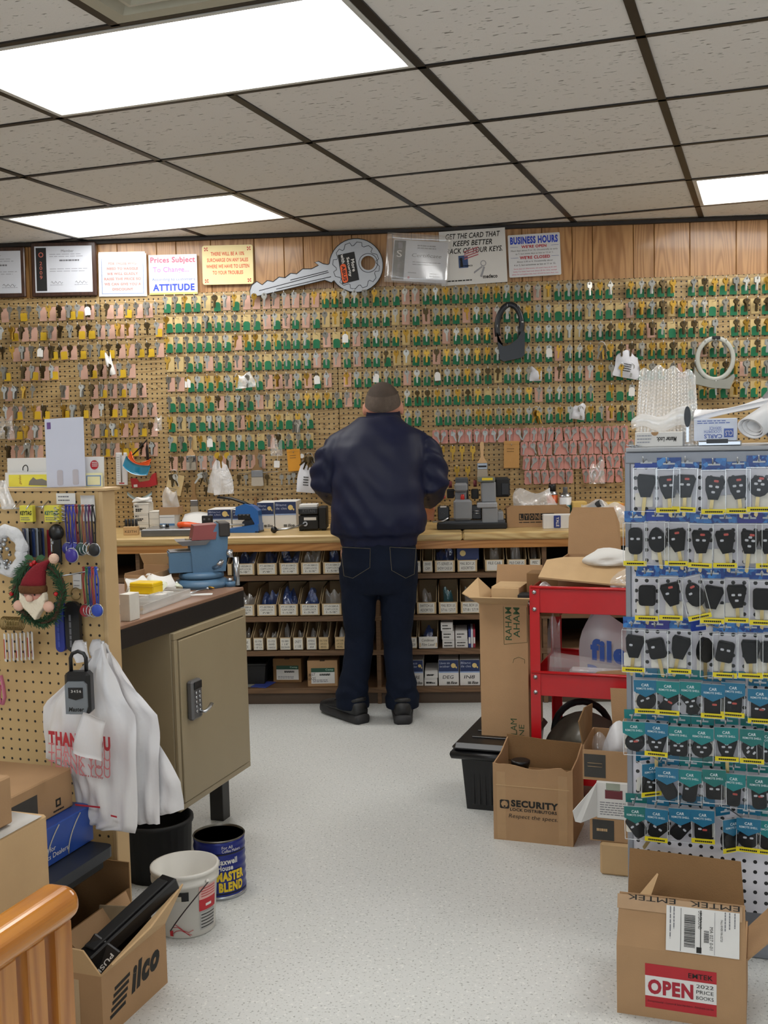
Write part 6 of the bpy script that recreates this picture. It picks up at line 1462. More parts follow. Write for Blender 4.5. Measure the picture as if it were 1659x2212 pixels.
# white rolled plastic tube lying towards the viewer, and grey bag behind
t = gthing('foam_roll', 'thick rolled white plastic sheet hanging over the gondola front', 'plastic roll', gt(1622, 930, VG-.03)[0], VG-.03, GZT+.040)
WROLL = mat('white_foam', 'e0e0e2', .4, var=.05, bump=.15, bscale=20)
q_ = Vector((.62, .55, .42)).to_track_quat('Z', 'X').to_matrix().to_4x4()
for nm, r0, r1, z0 in (('outer_layer', .044, .038, 0), ('middle_layer', .033, .030, .004), ('inner_layer', .024, .0215, .010)):
    b = MB(); b.lathe([(r0, z0), (r0, .26), (r1, .26), (r1, z0)], 26, q_ @ Matrix.Diagonal((.62, 1.0, 1, 1)), close=True); b.build(nm, WROLL, t)
t = gthing('foam_sheet', 'flat white foam sheet sweeping up over the locksmith box', 'plastic sheet', gt(1502, 905, VG+.05)[0], VG+.05, GZT+.068)
b = MB(); b.sheet(lambda a, c: (-.005+.34*a, .11*c, .002+.085*a*a+.035*a+.020*c*(1-a)+.006*math.sin(a*7+3*c)), 18, 5, thick=.012); b.build('sheet', WROLL, t)
t = gthing('grey_bag', 'grey plastic bag slumped at the photo edge on the gondola', 'plastic bag', gt(1655, 885, VG+.14)[0], VG+.16, GZT); MB().ball((.06, 0, .075), .08, 18, sq=(1.0, .8, 1.05)).build('bag', mat('grey_film', '8a8688', .4, bump=.5, bscale=18), t)
t = gthing('key_ring_chain', 'small chrome ring chain lying at the corner of the gondola top', 'chain', gt(1366, 965, VG)[0], VG+.0, GZT)
for k in range(6):
    b = MB(); cx, cy = rnd.uniform(-.012, .018), rnd.uniform(0, .02); b.tube([(cx+.006*math.cos(a), cy+.006*math.sin(a), .002+.003*k/6+.002*math.sin(a+k)) for a in [2*math.pi*i/12 for i in range(12)]], .0011, 5, closed=True); b.build('ring', STEEL, t)
# ---- OPEN price-books carton on the floor
uo, vo = guv(at(1333, 2187, Z=0)); OW = guv(at(1612, 2222, Z=0))[0]-uo; OD = .20
OH = uvz(1330, 2040, vo)[1]
t = gthing('open_books_carton', 'open brown carton with red OPEN price books label on the floor', 'box', uo, vo)
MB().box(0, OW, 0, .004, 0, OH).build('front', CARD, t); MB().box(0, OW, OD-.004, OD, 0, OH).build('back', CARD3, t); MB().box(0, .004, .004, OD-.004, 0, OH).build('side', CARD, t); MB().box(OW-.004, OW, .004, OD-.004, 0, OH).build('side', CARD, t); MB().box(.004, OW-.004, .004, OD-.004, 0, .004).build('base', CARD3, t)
FH = uvz(1338, 1938, vo)[1]-OH
flap(t, [(OW*1.0, 0, OH), (0, 0, OH), (.004, .030, OH+FH), (OW*.99, .030, OH+FH)], CARD, .004, 'front_flap')
flap(t, [(OW*.98, OD, OH), (0, OD, OH), (.0, OD+.05, OH+FH*1.15), (OW*.94, OD+.05, OH+FH*1.1)], CARD3, .004, 'back_flap')
flap(t, [(.004, OD-.02, OH), (.004, .02, OH), (.055, .03, OH+.055), (.075, OD-.03, OH+.10)], CARD2, .004, 'side_flap')
flap(t, [(OW, .02, OH-.005), (OW, OD-.02, OH-.005), (OW+.10, OD-.02, OH+.11), (OW+.10, .02, OH+.10)], CARD, .004, 'side_flap')
def op(px, py): u, z = uvz(px, py, vo); return u-uo, z
fr_ = Vector((1, 0, 0)); fn = Vector((0, .030, FH)).normalized()
fo = lambda x, s: Vector((x, .030*s/FH-.001, OH+s))
for x in (.46, .95): letter(t, 'EMTEK', fo(OW*x, FH*.985), -fr_, -fn, OW*.38, FH*.10, INK, lift=.0038)
patch(t, 'tape', fo(.0, FH*.70), fr_, fn, OW*.97, FH*.28, mat('packing_tape', None), .0028)
SLx, SLw = OW*.39, OW*.56
sh_ = patch(t, 'shipping_label', fo(SLx, FH*.03), fr_, fn, SLw, FH*.86, WHITE, .0033)
def slb(x, z, w, h, m_=INK, nm='barcode_bar'): patch(t, nm, fo(SLx+SLw*x, FH*.86*z+FH*.03), fr_, fn, SLw*w, FH*.86*h, m_, .0038)
z = .12
rb = random.Random(3)
b = MB()
while z < .82:
    hq = rb.uniform(.008, .024); p = fo(SLx+SLw*.25, FH*.86*z+FH*.03)+fr_.cross(fn)*.004; b.add([p, p+fr_*SLw*.15, p+fr_*SLw*.15+fn*FH*.86*hq, p+fn*FH*.86*hq], [(0, 1, 2, 3)]); z += hq+rb.uniform(.006, .016)
b.build('barcode', INK, t)
b = MB(); z = .26
while z < .52:
    hq = rb.uniform(.006, .016); p = fo(SLx+SLw*.52, FH*.86*z+FH*.03)+fr_.cross(fn)*.004; b.add([p, p+fr_*SLw*.07, p+fr_*SLw*.07+fn*FH*.86*hq, p+fn*FH*.86*hq], [(0, 1, 2, 3)]); z += hq+rb.uniform(.006, .012)
b.build('barcode', INK, t)
slb(.20, .02, .006, .95, INK, 'rule'); slb(.42, .02, .07, .13, INK, 'black_block'); slb(.47, .14, .012, .82, INK, 'rule'); slb(.665, .02, .004, .93, GREYINK, 'rule')
for s_, x, z0, ln, hh in (('UPS GROUND', .44, .52, .40, .05), ('MA 027 0-01', .60, .10, .50, .045), ('FALL RIVER MA 02720', .745, .30, .48, .03)):
    letter(t, s_, fo(SLx+SLw*x, FH*.86*(z0+ln)+FH*.03), -fn, fr_, FH*.86*ln, SLw*hh, INK, lift=.004)
for x, z0 in ((.05, .1), (.10, .35), (.80, .5), (.86, .55), (.93, .6)): lines(t, fo(SLx+SLw*x, FH*.86*.95+FH*.03), -fn, fr_, FH*.86*(.95-z0), (0,), SLw*.014, GREYINK, lift=.004)
# red label on the front
ra = op(1394, 2174); rb_ = op(1548, 2180); rt = op(1394, 2080)
lw, lh = rb_[0]-ra[0], rt[1]-ra[1]
ro = Vector((ra[0], 0, ra[1]))
patch(t, 'red_label', ro, X_, Z_, lw, lh, mat('label_red', 'ad1c26', .5), .0006); patch(t, 'white_panel', ro+Vector((0, 0, lh*.27)), X_, Z_, lw, lh*.46, WHITE, .001)
def rl(s, x0, x1, z0, z1, m_, **k): letter(t, s, ro+Vector((lw*x0, 0, lh*z0)), X_, Z_, lw*(x1-x0), lh*(z1-z0), m_, lift=.0016, **k)
rl('OPEN', .04, .68, .32, .66, mat('label_red_ink', 'a0182c', .5), bold=.05); rl('2022', .72, .96, .60, .68, INK); rl('PRICE', .72, .96, .47, .55, INK); rl('BOOKS', .72, .96, .34, .42, INK); rl('EMTEK', .61, .95, .80, .91, INK, bold=.01)
rl('Entrepreneurial - Custom & Semi Hardware - EntryLock List Set', .04, .96, .12, .18, mat('label_dark', '4a1418', .6))
# ================================================================ left side: tan pegboard gondola
VL = 2.27; UL = -1.53
LZ = atv(120, 1061, VL).z
t = gthing('pegboard_stand', 'tan pegboard display stand with wooden end post', 'display rack', UL, VL)
TANP = pegmat('tan_pegboard', 'c6a878', 'b99a68', .5, '15100a', wave=False, r=.088)
TANW = mat('tan_painted_wood', 'c2a478', .5, var=.06, scale=14)
MB().bbox(-1.2, -.012, 0, .005, 0, LZ, .001).build('pegboard', TANP, t)
MB().bbox(-.012, .0, -.001, .055, 0, LZ, .002).build('end_post', TANW, t); MB().bbox(-1.2, -.012, .050, .055, 0, LZ, .001).build('pegboard', TANP, t)
MB().bbox(-1.2, .012, -.006, .062, LZ, LZ+.007, .001).build('top_ledge', TANW, t)
def lp(px, py, v=VL-.006): u, z = uvz(px, py, v); return u, z
def lthing(name, label, cat, px, py, off=.006, rz=0, group=None):
    u, z = lp(px, py, VL-off); return gthing(name, label, cat, u, VL-off, z, rz, group)
K_ = 2.36/2355*1.0               # metres per pixel on this stand (about)
def m_(px): return px*.00103
# --- papers standing along the ledge
def paper(label, x0, y0, x1, y1, v, mt, th=.001, rz=0, tilt=0.0, name='paper_sheet', cat='paper'):
    ua, zb = uvz(x0, y1, v); ub, _ = uvz(x1, y1, v); z1 = uvz(x0, y0, v)[1]
    t = gthing(name, label, cat, ua, v, max(zb, LZ+.0075), rz); w, h = ub-ua, z1-max(zb, LZ+.0075)
    t.rotation_euler = (R(-3), tilt, GA+rz)
    MB().bbox(0, w, -th, 0, 0, h, .0003).build('sheet', mt, t); return t, w, h
IVORY = mat('ivory_paper', 'd8d8dc', .6, var=.03); FLY = mat('flyer_yellow', 'e3d84a', .5)
t, w, h = paper('large white flyer with red round stamp standing on the ledge', 17, 990, 226, 1056, VL+.050, WHITE)
b = MB(); b.prism(circle(.0115, 20, w*.905, h*.73), -.003, -.001); b.build('red_stamp', REDINK, t); lines(t, (w*.885, -.001, 0), X_, Z_, .018, (h*.68, h*.74, h*.80), .002, WHITE, lift=.0024)
b = MB(); b.tube([(w*.2+.006*math.cos(a)*(1.6 if k < 7 else 1), -.0016, h*.62+.010*math.sin(a)) for k, a in enumerate([R(200-18*i) for i in range(14)])], .0012, 5); b.build('cartoon_line', INK, t)
t, w, h = paper('yellow and white garden flyer in front of the white one', 12, 1021, 115, 1056, VL+.040, WHITE)
patch(t, 'yellow_panel', (w*.08, -.001, .002), X_, Z_, w*.88, h*.8, FLY, .0006); letter(t, 'garden', (w*.36, -.001, h*.2), Z_, -X_, h*.6, .010, mat('flyer_brown', '8a4a2a', .6), lift=.001, shear=.3)
b = MB(); b.prism([(w*.5, .006), (w*.9, .004), (w*.92, .014), (w*.78, .022), (w*.66, .020), (w*.6, .026), (w*.52, .016)], -.0022, -.0014); b.build('flyer_picture', mat('picture_grey', '77736a', .6), t)
t, w, h = paper('pale yellow form standing at the ledge end', 185, 1022, 222, 1056, VL+.038, mat('pale_form', 'e0dcae', .6))
b = MB(); b.ring([(.004, .003), (w-.004, .003), (w-.004, h-.006), (.004, h-.006)], [(.006, .005), (w-.006, .005), (w-.006, h-.008), (.006, h-.008)], -.0018, -.001); b.build('blue_border', mat('blue_border', None), t)
t, w, h = paper('tall white window envelope standing above the ledge', 102, 905, 186, 1056, VL+.028, mat('envelope_white', 'c9ccdc', .5, var=.02), tilt=R(-1.5), name='envelope', cat='envelope')
patch(t, 'stamp', (w*.06, -.001, h*.85), X_, Z_, .011, .017, mat('stamp_violet', '6a4a86', .6), .0006)
for x in (.28, .68): MB().prism(rrect(w*x, w*x+.017, .004, h*.25, .005, 3), -.0018, -.001).build('address_window', mat('window_film', 'b9b4bc', .3), t)
# --- label cards on the board
t = lthing('price_card', 'small white price card pinned beside the lanyards', 'card', 122, 1089); MB().bbox(0, m_(54), 0, .001, 0, m_(26), .0003).build('card', WHITE, t); lines(t, (.006, 0, 0), X_, Z_, .035, (.008, .017), .003, GREYINK)
t = lthing('folded_slip', 'folded white slip hanging behind the lanyards', 'paper', 176, 1126, .004); b = MB(); b.sheet(lambda a, c: (a*m_(40), -.010*math.sin(a*3)*c, c*m_(62)), 5, 5, thick=.0008); b.build('slip', WHITE, t)
t = lthing('plastic_flap', 'white plastic scrap at the edge of the stand', 'plastic scrap', 4, 1100, .02); b = MB(); b.sheet(lambda a, c: (a*m_(38)*(1-.5*c), -.008*math.sin(a*5+c*3), c*m_(70)), 6, 6, thick=.0006); b.build('scrap', MILKY, t)
# --- wire hook bar
t = lthing('wire_hook_bar', 'bent wire hook bar carrying key tags', 'hook', 0, 1096, .012)
MB().tube([(-.02, 0, -.002), (.02, -.004, .0), (.05, .004, -.003), (.075, .006, .0), (.10, .004, .001), (.14, .004, .002)], .002, 6).build('bar', STEEL, t)
for x in (.058, .098, .142): MB().tube([(x, .006, .016), (x+.004, -.02, .006), (x+.016, -.045, .0)], .0017, 6).build('prong', STEEL, t)
# --- yellow KEYTAG packs and blue cards below them
KTY = mat('keytag_yellow', 'd9cf4a', .5)
for k, (x0, x1, y0, y1, off, lab) in enumerate([(43, 80, 1088, 1128, .03, 'front'), (96, 138, 1088, 1128, .026, 'rear')]):
    t = lthing('keytag_pack', f'yellow KEYTAG card pack, {lab} one on the wire bar', 'key tags', x0, y1, off, group='yellow tag packs')
    w, h = m_(x1-x0), m_(y1-y0); MB().bbox(0, w, 0, .014, 0, h, .001).build('pack', KTY, t); letter(t, 'KEYTAG', (w*.05, 0, h*.42), X_, Z_, w*.9, h*.26, INK if k == 0 else mat('dark_teal_ink', '1f5a5a', .6), bold=.04, shear=.2); lines(t, (w*.1, 0, 0), X_, Z_, w*.7, (h*.12, h*.24), h*.05, GREYINK)
for k in range(7):
    t = lthing('tag_card', f'thin blue and silver tag card hanging in the row, {ordinal(k+1)} from the wreath', 'card', 50+k*6.6, 1203, .022+.004*(k % 2), R(-28), 'thin tag cards'); w, h = m_(17), m_(70)
    MB().bbox(0, w, 0, .0016, 0, h, .0005).build('card', (mat('card_blue_dark', '20335f', .35), mat('card_grey', '9aa0a6', .35), BLACKM)[k % 3], t); MB().ring(circle(.003, 10, w/2, h-.006), circle(.0016, 10, w/2, h-.006), -.0006, 0).build('eyelet', STEEL, t)
t = lthing('blue_price_card', 'dark blue tag card half hidden behind the wreath', 'card', 52, 1245, .004); MB().bbox(0, m_(42), 0, .001, 0, m_(38), .0003).build('card', mat('card_blue_dark', None), t)
# --- coiled chains
for k, x in enumerate((121, 137)):
    t = lthing('ball_chain', f'hanging steel ball chain, {["first", "second"][k]} beside the lanyards', 'chain', x, 1093, .03, group='steel ball chains'); b = MB()
    b.tube([(.006*math.cos(q*1.1), .006*math.sin(q*1.1), -q*.0016) for q in range(26)], .0013, 5); b.build('chain', STEEL, t)
# --- black key-shaped tag
t = lthing('key_shaped_tag', 'big black plastic key-shaped tag', 'key tag', 122, 1150, .022)
MB().lathe([(.0001, .010), (.017, .009), (.021, 0), (.017, -.008), (.0001, -.009)], 20, Matrix.Rotation(R(90), 4, 'X')).build('bow', BLACK, t); MB().bbox(-.010, .012, -.005, .005, -.075, -.014, .003).build('shaft', BLACK, t); MB().bbox(-.014, -.006, -.008, .0, -.03, -.02, .002).build('clip', STEEL, t)
t = lthing('red_tag_strip', 'red tag strip behind the black key-shaped tag', 'key tag', 103, 1205, .006); MB().bbox(0, .012, 0, .002, 0, .07, .0006).build('strip', mat('strip_red', '8c1f2c', .4), t); b = MB(); b.tube([(.016, -.004, .05-.004*i) for i in range(10)], .003, 6); b.build('coil', STEEL, t)
# --- bunch of lanyard straps with badge reels
def strap_bunch(label0, items, x, y, drop, group, off=.030):
    for k, (dx, colr, nm, end, ln) in enumerate(items):
        t = lthing('key_lanyard', f'{nm} elastic key strap {end or "loop"}, {label0}, {ordinal(k+1)} from the front', 'lanyard', x+dx, y, off+.006*k, group=group)
        M_ = mat('strap_'+nm.replace(' ', '_'), colr, .45)
        dz = -m_(ln); sp_ = m_(5)
        MB().tube([(0, 0, .002), (-.002, -.001, dz*.3), (.0, 0, dz*.95), (.001, 0, dz)], .0026, 6, flat=.6).build('strap', M_, t); MB().tube([(0, .001, .003), (sp_, .002, dz*.3), (sp_*.9, 0, dz*.96)], .0026, 6, flat=.6).build('strap', M_, t); MB().ball((.001, .0, .002), .005, 8, sq=(1.1, .6, .6)).build('loop_top', M_, t)
        if end == 'with disc':
            MB().lathe([(.0001, .004), (.013, .004), (.0145, .002), (.0145, -.003), (.0001, -.003)], 22, Matrix.Translation((.004, -.006, dz-.008)) @ Matrix.Rotation(R(90), 4, 'X')).build('disc', M_, t); MB().tube([(.004+.0152*math.cos(a), -.004, dz-.008+.0152*math.sin(a)) for a in [2*math.pi*i/22 for i in range(22)]], .0013, 5, closed=True).build('rim', STEEL, t)
        else:
            MB().tube([(.004+.014*math.cos(a), -.004+.005*math.sin(a), dz-.008+.014*math.sin(a)) for a in [2*math.pi*i/22 for i in range(22)]], .0013, 5, closed=True).build('ring', STEEL, t)
strap_bunch('upper bunch', [(142, '2b2f7c', 'navy', 'with disc', 92), (149, '33308e', 'violet', '', 90), (157, '3b3f9c', 'indigo', 'with disc', 92), (164, '7c1f2e', 'wine red', '', 90), (171, '2f4a44', 'dark green', 'with disc', 92), (178, '9a5a46', 'rust', '', 90), (185, '4a4a66', 'slate', '', 88), (192, '5f2350', 'plum', '', 90), (199, '17171a', 'black', 'with disc', 92)], 0, 1094, 92, 'coloured key straps')
for k in range(1): pass
t = lthing('badge_reel', 'large purple badge reel in front of the strap bunch', 'badge reel', 155, 1200, .085)
MB().lathe([(.0001, .006), (.014, .006), (.0165, .003), (.0165, -.004), (.0001, -.005)], 24, Matrix.Rotation(R(90), 4, 'X')).build('disc', mat('reel_purple', '3a2c8a', .3), t); MB().tube([(.017*math.cos(a), .001, .017*math.sin(a)) for a in [2*math.pi*i/24 for i in range(24)]], .0016, 6, closed=True).build('rim', STEEL, t); MB().tube([(.0, .003, .016), (.001, .02, .10)], .0015, 5).build('cord', mat('strap_navy', None), t)
strap_bunch('lower bunch', [(180, '9c2b34', 'red', 'with disc', 92), (186, '2f6a4a', 'green', '', 88), (192, '23307c', 'deep blue', '', 90), (199, 'a33a3a', 'scarlet', '', 92), (206, '2a45a8', 'royal blue', 'with disc', 90)], 0, 1228, 92, 'coloured key straps')
t = lthing('peg_arm', 'steel peg arm carrying the lower strap bunch', 'hook', 152, 1234, .02); MB().tube([(0, -.06, -.006), (.03, -.03, -.002), (.068, .016, .004)], .002, 6).build('arm', STEEL, t); MB().ball((.068, .014, .004), .005, 8).build('cap', STEEL, t)
t = lthing('price_card', 'ruled white price card behind the lower strap bunch', 'card', 158, 1272, .004); MB().bbox(0, m_(24), 0, .001, 0, m_(36), .0003).build('card', WHITE, t); lines(t, (.003, 0, 0), X_, Z_, .018, (.008, .02), .0015, GREYINK)
# --- white fluffy wreath with silver beads
FLUFF = mat('white_fluff', 'd6d6d8', .95, var=.08, scale=60, bump=1.0, bscale=90)
t = lthing('fluffy_wreath', 'white fluffy wreath with silver beads at the photo edge', 'wreath', 18, 1190, .05)
R0 = m_(40); b = MB()
b.sheet(lambda a, c: ((R0+(.016+.0022*math.sin(a*60)+.002*math.sin(a*23+c*9))*math.cos(c*6.2832))*math.cos(a*6.2832), -(.014+.002*math.sin(a*47))*math.sin(c*6.2832), (R0+.008+(.016+.0022*math.sin(a*51))*math.cos(c*6.2832))*math.sin(a*6.2832)), 60, 12); b.build('fluff', FLUFF, t)
for k in range(22): MB().ball((rnd.uniform(-.032, .022), rnd.uniform(-.02, .0), rnd.uniform(-.045, .03)), rnd.uniform(.003, .0065), 10).build('silver_bead', STEEL, t)
# --- evergreen wreath ornament with bearded gnome
t = lthing('gnome_wreath', 'evergreen wreath ornament with bearded felt gnome in a red pointed hat', 'ornament', 85, 1280, .075)
EVG = mat('evergreen', '355c3c', .8, var=.3, scale=80); TWIG = mat('twig_brown', '4a3020', .8); FELT = mat('red_felt', '7c1320', .9, var=.08, bump=.5, bscale=200); BEARD = mat('cream_fleece', 'ded3bd', .95, var=.05, bump=.6, bscale=120); BERRY = mat('red_berry', 'b3141c', .25); NOSE = mat('felt_skin', 'dbb09c', .85)
RW = m_(64); gr = random.Random(4)
b = MB(); b.tube([(RW*math.cos(a)+.003*math.sin(5*a), .004*math.sin(3*a), RW*1.12*math.sin(a)) for a in [2*math.pi*i/40 for i in range(40)]], .006, 8, closed=True); b.tube([(RW*math.cos(a)*1.02+.003*math.cos(7*a), .006*math.cos(3*a), RW*1.13*math.sin(a)) for a in [2*math.pi*i/40 for i in range(40)]], .004, 6, closed=True); b.build('twig_ring', TWIG, t)
b = MB()
for k in range(1500):
    a = gr.uniform(0, 2*math.pi)
    if R(60) < a < R(105): continue
    c = Vector((RW*math.cos(a), 0, RW*1.12*math.sin(a))); d = Vector((gr.uniform(-1, 1), gr.uniform(-1, .3), gr.uniform(-1, 1))).normalized(); tn = Vector((-math.sin(a), 0, math.cos(a)))
    e = c+(d+tn*1.0).normalized()*gr.uniform(.014, .024); b.tube([c, e], [.0016, .0007], 3, caps=False)
nd = b.build('needles', EVG, t); nd['kind'] = 'stuff'
for (x, z) in ((.0, RW*1.14), (-.008, RW*1.06), (.010, RW*1.05), (-RW*1.08, -.003), (RW*.88, .0), (-RW*.42, .004)): MB().ball((x, -.014, z), .0055, 10).build('berry', BERRY, t)
for s_ in (-1, 1): MB().prism([(0, 0), (s_*.01, .008), (s_*.022, .006), (s_*.03, .014), (s_*.02, .02), (s_*.008, .016)], -.012, -.010, Matrix.Translation((0, 0, RW*1.13))).build('holly_leaf', EVG, t)
hat = MB(); hp = [(-.002, .020, .030), (.002, .045, .026), (.012, .066, .020), (.030, .083, .012), (.052, .094, .006)]
loft(hat, [((x+.0, -.018, z), r_, r_*.55, X_, Y_) for x, z, r_ in [(-.004, .018, .034), (.0, .034, .031), (.008, .052, .025), (.020, .068, .018), (.036, .078, .011), (.050, .084, .006)]], 16); hat.build('hat', FELT, t)
MB().ball((.060, -.018, .086), .0125, 14).build('pompom', mat('cream_pompom', 'dcb9a2', .95, bump=.8, bscale=150), t)
b = MB(); loft(b, [((-.004, -.018, z), r_, r_*.6, X_, Y_) for z, r_ in ((.002, .034), (.008, .037), (.016, .037), (.021, .034))], 18); b.build('hat_brim', mat('brown_fur', '5f3a1c', .95, var=.3, bump=1, bscale=160), t)
b = MB(); b.prism([(-.036, .006), (-.038, -.014), (-.028, -.034), (-.010, -.048), (.006, -.064), (.014, -.050), (.030, -.032), (.036, -.012), (.034, .006), (.016, -.010), (.0, -.016), (-.018, -.010)], -.030, -.012); bd = fuse(b, 'beard', BEARD, .0022, 4, lambda co, no: .0008*np.sin(co[:, 0]*700)*np.sin(co[:, 2]*600), t)
b = MB(); loft(b, [((-.002, -.015, z), r_, r_*.5, X_, Y_) for z, r_ in ((-.018, .024), (-.006, .030), (.004, .030))], 14); b.build('face', mat('felt_pink', 'c98f80', .9), t)
MB().ball((-.004, -.034, -.009), .009, 12).build('nose', NOSE, t); MB().ball((.008, -.028, -.001), .003, 8).build('eye', BLACK, t)
for s_ in (-1, 1): MB().ball((s_*.043-.003, -.02, -.030), .0135, 14, sq=(1.05, .9, 1)).build('hand_ball', NOSE, t)
# --- blue and black tag bundles, key rings and cards
for k, (x, colr, nm) in enumerate([(121, '1c2f86', 'blue'), (143, '14151a', 'black')]):
    t = lthing('tag_bundle', f'bundle of long {nm} rounded plastic tags', 'key tags', x, 1408, .022+.006*k); w = m_(26 if k == 0 else 40); h = m_(122); b = MB()
    b.prism(rrect(0, w, 0, h, w*.45, 4), 0, .012); b.build('tags', mat('tag_'+nm, colr, .35), t); lines(t, (w*.35, 0, .012), Z_, -X_, h*.8, (-.004,), .006, GREYINK if k else mat('tag_print_blue', '3a4a9a', .5), lift=.0008)
t = lthing('key_ring_stack', 'horizontal stack of brass split key rings', 'key rings', 8, 1346, .05)
for k in range(12): MB().tube([(k*.0048+.003*math.sin(a*1)*0, .015*math.cos(a)*.9, .016*math.sin(a)) for a in [2*math.pi*i/18 for i in range(18)]], .0014, 5, closed=True).build('split_ring', mat('old_brass', '8f7c50', .35, .8), t)
t = lthing('key_ring', 'single brass split ring hanging behind the wreath', 'key ring', 164, 1283, .012); MB().tube([(.013*math.cos(a), .002*math.cos(a), .015*math.sin(a)) for a in [2*math.pi*i/18 for i in range(18)]], .0014, 5, closed=True).build('split_ring', mat('old_brass', None), t)
for k in range(8):
    t = lthing('hanging_card', f'narrow white tag card with red print, {ordinal(k+1)} from the photo edge', 'card', 10+k*8.4, 1428-k*.6, .05-.003*k, R(-38), 'row of white tag cards'); w, h = m_(13), m_(68); MB().bbox(0, w, 0, .0022, 0, h, .0005).build('card', WHITE, t); patch(t, 'red_print', (w*.2, 0, h*.1), X_, Z_, w*.55, h*(.25 if k % 2 else .7), mat('pale_red_print', 'b98a94', .5) if k % 3 else REDINK, .0006)
t, _ = bag('plastic_bag', 'clear bag of packed cards hanging at the photo edge', gxy(lp(2, 1470)[0], VL-.05, lp(2, 1470)[1]), m_(46), m_(110), .04, CLEAR, 91, GA)
t = lthing('pink_ribbon', 'pink looped ribbon hanging at the photo edge', 'ribbon', 8, 1522, .03); b = MB(); b.tube([(-.004, 0, .075), (.002, 0, .05), (.008, -.004, .02), (.002, -.006, .002), (-.006, -.006, .004), (-.012, -.004, .02), (-.010, 0, .05)], .007, 8, flat=.35); b.build('loop', mat('pink_satin', 'd07a94', .4), t)
# --- lock box
u, z = lp(168, 1545, VL-.215)
t = gthing('key_lock_box', 'black and grey combination key lock box hanging by its shackle', 'lock box', u, VL-.215, z, R(14))
w, h = .060, .098
MB().bbox(-w/2, w/2, 0, .036, 0, h, .008).build('case', BLACK, t)
MB().prism([(-w*.42, .004), (w*.34, .004), (w*.42, .02), (w*.42, h*.72), (w*.30, h*.80), (-w*.30, h*.80), (-w*.42, h*.72)], -.006, .001).build('front_plate', mat('lockbox_grey', '7c8288', .35, .4), t)
MB().prism([(-w*.28, h*.42), (0, h*.37), (w*.28, h*.42), (w*.28, h*.66), (-w*.28, h*.66)], -.008, -.005).build('dial_window', BLACK, t)
for k in range(4): letter(t, str(k+3), (-.010+k*.0065, -.008, h*.55), X_, Z_, .004, .006, WHITE)
letter(t, 'Master', (-w*.30, -.006, .010), X_, Z_, w*.6, .010, INK, bold=.03, shear=.2)
MB().tube([(-.018, .018, h-.004), (-.018, .018, h+.030), (-.013, .018, h+.040), (0, .018, h+.045), (.013, .018, h+.040), (.018, .018, h+.030), (.018, .018, h-.004)], .0045, 10).build('shackle', BLACK, t)
# --- white THANK YOU carrier bags
BAGM = mat('carrier_film', 'd9d7d8', .38, var=.04, scale=9, bump=.35, bscale=22)
def tbag(label, pts, v, thick, seed, extra=None):
    """carrier bag hung by its handles: outline in photo pixels, pillowed with creases"""
    q = random.Random(seed); P2 = [lp(x, y, v) for x, y in pts]; cx = sum(p[0] for p in P2)/len(P2); cz = min(p[1] for p in P2)
    t = gthing('carrier_bag', label, 'plastic bag', cx, v, cz)
    P2 = [Vector((a-cx, 0, c-cz)) for a, c in P2]; n = len(P2); half = n//2
    L = P2[:half]; Rr = list(reversed(P2[half:]))
    k = min(len(L), len(Rr)); ph = [q.uniform(0, 6) for _ in range(5)]
    def interp(A, s): s *= len(A)-1; i = min(int(s), len(A)-2); f = s-i; return A[i]*(1-f)+A[i+1]*f
    def f(side):
        def g(a, c):
            p = interp(L, c)*(1-a)+interp(Rr, c)*a; e = math.sin(math.pi*a)**.6*min(1, .25+c*1.3)*(1 if c < .97 else .4)
            y = side*thick*e*(1+.25*math.sin(8*a+ph[0])*math.sin(7*c+ph[1]))+.008*math.sin(13*a+9*c+ph[2])*(1-.5*c)+.0035*math.sin(37*a+11*c+ph[3])+.003*math.sin(23*c-19*a+ph[4])
            return (p.x, y, p.z)
        return g
    b = MB(); b.sheet(f(-1), 26, 30); b.sheet(f(1), 26, 30); b.build('film', BAGM, t)
    return t, cx, cz, v
REDP = mat('bag_red_print', 'b3303a', .5, var=.1); REDL = mat('bag_pale_print', 'cf7f84', .5, var=.1)
tbag('rear white carrier bag of the hanging pair, next to the tan cabinet', [(212, 1430), (205, 1500), (200, 1600), (215, 1720), (260, 1778), (395, 1750), (390, 1690), (340, 1590), (335, 1560), (260, 1450), (232, 1385)], VL-.03, .018, 5)
tbag('middle white carrier bag hanging between the other two', [(208, 1420), (190, 1500), (185, 1600), (195, 1720), (235, 1780), (348, 1778), (345, 1640), (338, 1545), (280, 1475), (236, 1410)], VL-.06, .02, 6)
t, cx, cz, v = tbag('front white carrier bag printed THANK YOU in red outline letters', [(196, 1425), (150, 1470), (95, 1520), (92, 1585), (98, 1640), (150, 1650), (165, 1700), (175, 1770), (238, 1788), (298, 1800), (296, 1700), (296, 1600), (290, 1545), (262, 1500), (238, 1440), (226, 1388)], VL-.125, .032, 7)
def bp(x, y): a, c = lp(x, y, v); return a-cx, c-cz
for k, (s_, y0, y1, mt, bo) in enumerate([('THANK YOU', 1577, 1597, REDP, .06), ('THANK YOU', 1603, 1618, REDL, .0), ('THANK YOU', 1622, 1636, REDL, .0), ('THANK YOU', 1640, 1653, REDL, .0)]):
    a = bp(132, y1); c = bp(262, y0); letter(t, s_, (a[0], -.046, a[1]), (1, 0, -.02), Z_, c[0]-a[0], c[1]-a[1], mt, bold=bo)
a = bp(198, 1664); letter(t, 'Have a Nice Day', (a[0], -.046, a[1]), (1, 0, -.04), Z_, m_(62), m_(7), REDP, bold=.02, shear=.2)
